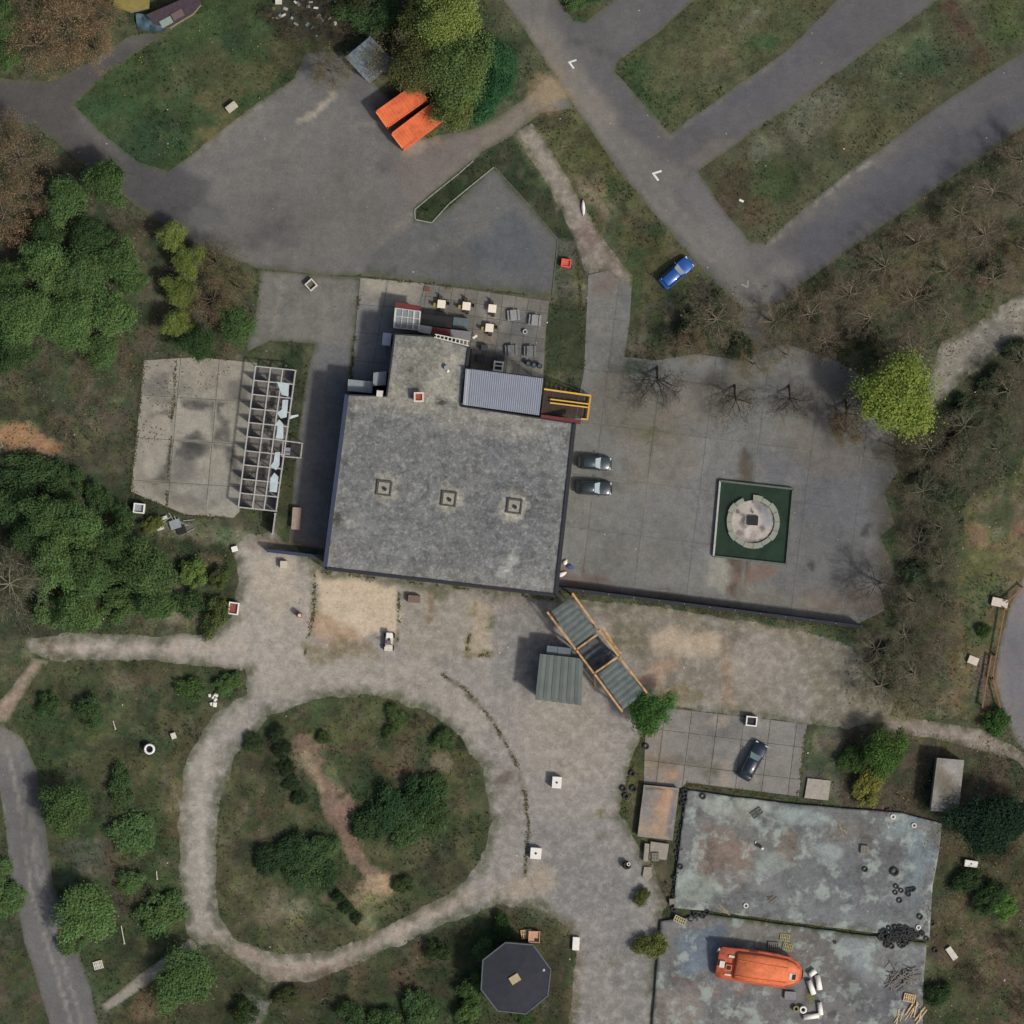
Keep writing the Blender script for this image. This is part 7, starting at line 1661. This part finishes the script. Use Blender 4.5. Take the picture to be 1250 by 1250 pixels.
EA = [(1130,545,36),(1180,520,38),(1225,480,40),(1165,570,34),(1210,545,30),(1125,600,36),(1150,640,32),(1120,660,34),(1145,690,30),(1110,730,34),(1150,735,28),(1250,440,34),(1100,770,34),(1145,780,30),(1065,790,36),(1110,820,36),(1150,830,26),(1070,840,40),(1120,860,26)]
for i, (px, py, r) in enumerate(sorted(EA, key=lambda t: t[1])):
    plant(px + q.uniform(-5, 5), py + q.uniform(-5, 5), r, ('wide', 'twiggy')[i % 2], q.choice(((120,120,92),(116,112,92),(126,116,96),(118,122,92))), 'bare grey-brown tree in the wood strip east of the plaza, %s from the top' % ORD[i], 'trees of the east wood', 'tree', None, (122,116,102))
for i, (px, py, r) in enumerate(sorted(((1180,505,24),(1215,470,22),(1130,590,20),(1140,660,22),(1115,700,20),(1155,600,18),(1240,430,20),(1080,800,18),(1170,545,20),(1085,830,16)), key=lambda t: t[1])): plant(px, py, r, 'bush', (74,90,68), 'dark green undergrowth bush in the east wood strip, %s from the top' % ORD[i], 'undergrowth of the east wood', 'shrub')
for a in ((1078,915,30,'mid',(86,118,58),'green tree above the stage\'s north-east side'),(1058,960,24,'bush',(128,132,62),'yellow-green bush above the stage'),(1040,925,20,'bush',(72,98,54),'dark green bush left of the green tree above the stage'),(1200,1003,44,'mid',(48,72,56),'large dark evergreen right of the stage'),(1232,995,30,'mid',(46,68,54),'second dark evergreen cut by the right edge'),(1226,1106,18,'bush',(100,142,66),'bright green bush right of the pale tyre'),(1205,1095,22,'bush',(66,92,58),'dark bush left of the bright green one'),(1215,880,19,'bush',(72,108,58),'green bush at the foot of the timber barrier'),(1188,1190,26,'shrub',(84,90,72),'sparse dark shrub east of the lower stage'),(1145,1212,18,'bush',(66,88,56),'green bush at the lower stage\'s right edge'),(1200,770,10,'bush',(76,96,56),'small bush beside the larger pale slab block'),(1235,1050,26,'twiggy',(104,92,66),'brown budding tree at the right edge'),(1232,1150,24,'shrub',(92,88,72),'brown shrub at the lower right edge'),(1180,1075,20,'bush',(66,88,56),'low dark bush south of the white oblong box'),(1248,1225,22,'shrub',(90,84,70),'brown shrub in the bottom right corner')):
    plant(*a[:5], a[5], None, 'tree' if a[3] in ('mid', 'twiggy') else 'shrub')
plant(300, 180, 0.1, 'bush', GR2, 'x') if False else None

# ------------------------------------------------------------------ turf, litter, gravel (nobody could count them)
def off_sheets(x, y, margin):
    sd = sheet_sd(x, y)
    for P in WST: sd = np.minimum(sd, sdf(P, x, y))
    sd = np.minimum(sd, sdf(wpoly(HALL), x, y))
    return sd > margin, sd

def tufts(name, n, h, w, label, seed, dens=None, tone=(.72, 1.3), green=0.06, region=None, blades=3, thr=None):
    g = np.random.default_rng(seed)
    if region is None: x = g.uniform(-68, 68, n); y = g.uniform(-68, 68, n)
    else:
        P = wpoly(region); x = g.uniform(P[:, 0].min(), P[:, 0].max(), n); y = g.uniform(P[:, 1].min(), P[:, 1].max(), n); k = sdf(P, x, y) < 0; x, y = x[k], y[k]
    keep, sd = off_sheets(x, y, -.12)
    pr = fbm(x, y, 2.2, seed, 3)
    keep &= g.random(len(x)) < np.clip((pr - .3) * 3.2, .12, 1)
    keep &= g.random(len(x)) > paint(x, y, (0, 0, 0), G_BARE)[:, 0] * 1.1
    if thr: keep &= fbm(x, y, 5.0, seed + 4, 4) > thr
    x, y, sd = x[keep], y[keep], sd[keep]; m = len(x)
    C = gpaint(x, y)
    C *= (g.uniform(*tone, m) * (.8 + .4 * fbm(x, y, 1.3, seed + 1, 2)))[:, None]
    if green: C[:, 1] *= 1 + green * g.random(m); C[:, 0] *= 1 - green * .6 * g.random(m)
    z = relief(x, y, sd)
    hh = h * g.uniform(.4, 1.3, m) * (.5 + pr[keep])
    V = np.empty((m, blades, 3, 3)); a = g.uniform(0, 6.28, (m, blades)); ln = g.uniform(.3, 1.0, (m, blades)) * hh[:, None]
    ox = g.normal(0, .05, (m, blades)); oy = g.normal(0, .05, (m, blades))
    ca, sa = np.cos(a), np.sin(a); ww = w * g.uniform(.6, 1.3, (m, blades)) / 2
    bx, by = x[:, None] + ox, y[:, None] + oy
    V[:, :, 0] = np.stack([bx - sa * ww, by + ca * ww, np.broadcast_to(z[:, None], bx.shape)], -1); V[:, :, 1] = np.stack([bx + sa * ww, by - ca * ww, np.broadcast_to(z[:, None], bx.shape)], -1)
    V[:, :, 2] = np.stack([bx + ca * ln, by + sa * ln, z[:, None] + np.sqrt(np.maximum(.0004, hh[:, None] ** 2 * 1.1 - ln ** 2 * .9))], -1)
    V = V.reshape(-1, 3)
    o = mesh_obj(name, np_mesh(name, V, np.arange(len(V)).reshape(-1, 3), np.repeat(C, blades * 3, 0), M_GRASS))
    return tag(o, label, 'grass', None, 'stuff')
tufts('grass', 120000, .16, .09, 'rough grass and weeds over all the unpaved ground', 51)
tufts('herbs', 70000, .22, .15, 'taller green herbs and weeds growing in patches', 57, tone=(.65, 1.2), green=.3, thr=.50)
def litter(name, n, size, cols, label, seed, zfun, region=None, onsheets=False, cat='leaves', tall=.3):
    g = np.random.default_rng(seed)
    x = g.uniform(-66, 66, n); y = g.uniform(-66, 66, n)
    if region is not None:
        k = np.zeros(n, bool)
        for R_ in region: k |= sdf(wpoly(R_), x, y) < 0
        x, y = x[k], y[k]
    keep, sd = off_sheets(x, y, -1e9)
    pr = fbm(x, y, 1.8, seed, 3); keep = g.random(len(x)) < np.clip((pr - .35) * 3, .04, 1)
    x, y, sd = x[keep], y[keep], sd[keep]; m = len(x)
    z = relief(x, y, sd) + .03
    for P_, zz in ((WP[5], .05), (WP[6], .055), (WP[8], .05), (WP[9], .055), (WST[0], .425), (WST[1], .405)):
        z = np.where(sdf(P_, x, y) < 0, zz, z)
    s = size * g.uniform(.4, 1.5, m); a = g.uniform(0, 6.28, m)
    nx, ny = g.normal(0, tall, m), g.normal(0, tall, m)
    V = np.empty((m, 4, 3))
    for k in range(4):
        t = a + k * math.pi / 2; rr = s * (.6 if k % 2 else .4); dx, dy = np.cos(t) * rr, np.sin(t) * rr
        V[:, k] = np.stack([x + dx, y + dy, z + .015 + dx * nx + dy * ny], -1)
    C = np.array([lin(c) for c in cols])[g.integers(0, len(cols), m)] * g.uniform(.7, 1.3, m)[:, None]
    o = mesh_obj(name, np_mesh(name, V.reshape(-1, 3), np.arange(m * 4).reshape(m, 4), np.repeat(C, 4, 0), M_GRASS))
    return tag(o, label, cat, None, 'stuff')
WOODS = [[(860,340),(978,350),(1310,112),(1310,600),(1180,616),(1166,750),(1160,880),(1000,880),(1060,770),(1096,560),(1020,440),(780,430)], [(-60,150),(40,160),(310,335),(300,430),(170,560),(-60,560)], [(1126,1000),(1310,990),(1310,1300),(1126,1300)], [(1030,890),(1310,900),(1310,1000),(980,985)], [(-60,560),(290,650),(280,770),(-60,770)]]
litter('leaf_litter', 160000, .16, [(122,98,74),(98,82,64),(140,118,88),(84,74,60),(108,104,80)], 'brown fallen leaves under the leafless woods', 61, None, WOODS)
litter('weeds', 22000, .10, [(104,102,76),(116,108,86),(98,94,76)], 'scattered weeds and dirt crumbs on the yards and slabs', 62, None, [YARD, PLAZA, PAD, PAD2, DRIVE], cat='weeds')
litter('stage_litter', 3600, .12, [(92,84,72),(70,70,68),(156,158,152),(110,100,88)], 'crumbs and flakes scattered on the stage', 63, None, [STAGE1, STAGE2], cat='litter')
litter('pale_litter', 700, .16, [(196,190,176),(206,204,198),(176,160,140)], 'small pale stones and paper scraps strewn over the ground', 64, None, None, cat='litter')

def seam_weeds(name, lines, n_per_m, width, h, cols, label, seed):
    g = np.random.default_rng(seed); VV = []; CC = []
    for pts, z in lines:
        W = wpoly(pts, z)
        for a, b in zip(W[:-1], W[1:]):
            L = math.hypot(*(b - a)); n = int(L * n_per_m)
            t = g.random(n); o = g.normal(0, width, n) * (.3 + vnoise(a[0] + t * L, a[1] + t * 0, 1.5, 3)); nx, ny = -(b - a)[1] / L, (b - a)[0] / L
            x = a[0] + (b - a)[0] * t + nx * o; y = a[1] + (b - a)[1] * t + ny * o
            k = fbm(x, y, 1.6, seed, 2) > .42; x, y = x[k], y[k]; m = len(x)
            c = np.array([lin(q) for q in cols])[g.integers(0, len(cols), m)] * g.uniform(.7, 1.3, m)[:, None]
            for bl in range(2):
                an = g.uniform(0, 6.28, m); l = h * g.uniform(.3, 1, m); w = .05
                V = np.stack([np.stack([x - np.sin(an) * w, y + np.cos(an) * w, np.full(m, z)], -1), np.stack([x + np.sin(an) * w, y - np.cos(an) * w, np.full(m, z)], -1), np.stack([x + np.cos(an) * l, y + np.sin(an) * l, z + .6 * l], -1)], 1)
                VV.append(V.reshape(-1, 3)); CC.append(np.repeat(c, 3, 0))
    V = np.vstack(VV); o = mesh_obj(name, np_mesh(name, V, np.arange(len(V)).reshape(-1, 3), np.vstack(CC), M_GRASS))
    return tag(o, label, 'weeds', None, 'stuff')
seam_weeds('seam_weeds', [([(540,823),(566,840),(598,874),(616,906),(630,930),(641,970),(645,1010),(641,1070)], .02), ([(868,1114),(1000,1132),(1134,1149)], .1), ([(838,958),(976,976)], .03), ([(392,698),(530,714),(676,731)], .03), ([(384,700),(384,745),(372,800)], .03),
    ([(488,714),(484,790)], .03), ([(580,735),(568,803),(600,798)], .03), ([(440,338),(560,351),(672,364)], .03), ([(440,340),(428,470)], .05), ([(176,440),(160,600),(225,630),(290,632)], .05), ([(215,440),(203,622)], .05), ([(705,300),(713,450)], .05), ([(682,722),(1046,768)], .03), ([(985,884),(974,972)], .05), ([(811,1110),(796,1240)], .05), ([(755,990),(775,925),(790,885)], .05)],
    22, .16, .22, [(84,88,56),(98,94,62),(72,78,52),(112,104,74)], 'weeds rooted along seams, joints and wall feet', 71)
for k, (a, b, lb) in enumerate((((148,1130),(152,1152),'long white pole lying in the lower meadow'), ((138,880),(141,890),'short white pole lying in the upper meadow'), ((191,1063),(192,1073),'short thin white pole near the ring track'))):
    p, q = UV3(*a, .12), UV3(*b, .12); m = (p + q) / 2
    o = empty('white_pole', (m.x, m.y, .1), 0, lb, 'pole')
    MB().beam(p, q, .1, .08).build('shaft', M_OFFW, o); MB().box((q.x, q.y, .14), (.18, .14, .1)).build('end_cap', M_OFFW, o)
litter('dandelions', 16000, .13, [(150,142,62),(132,136,70),(162,150,80)], 'yellowish flower specks dotted over the north-west lawn', 66, None, [LAWN_NW], cat='flowers')
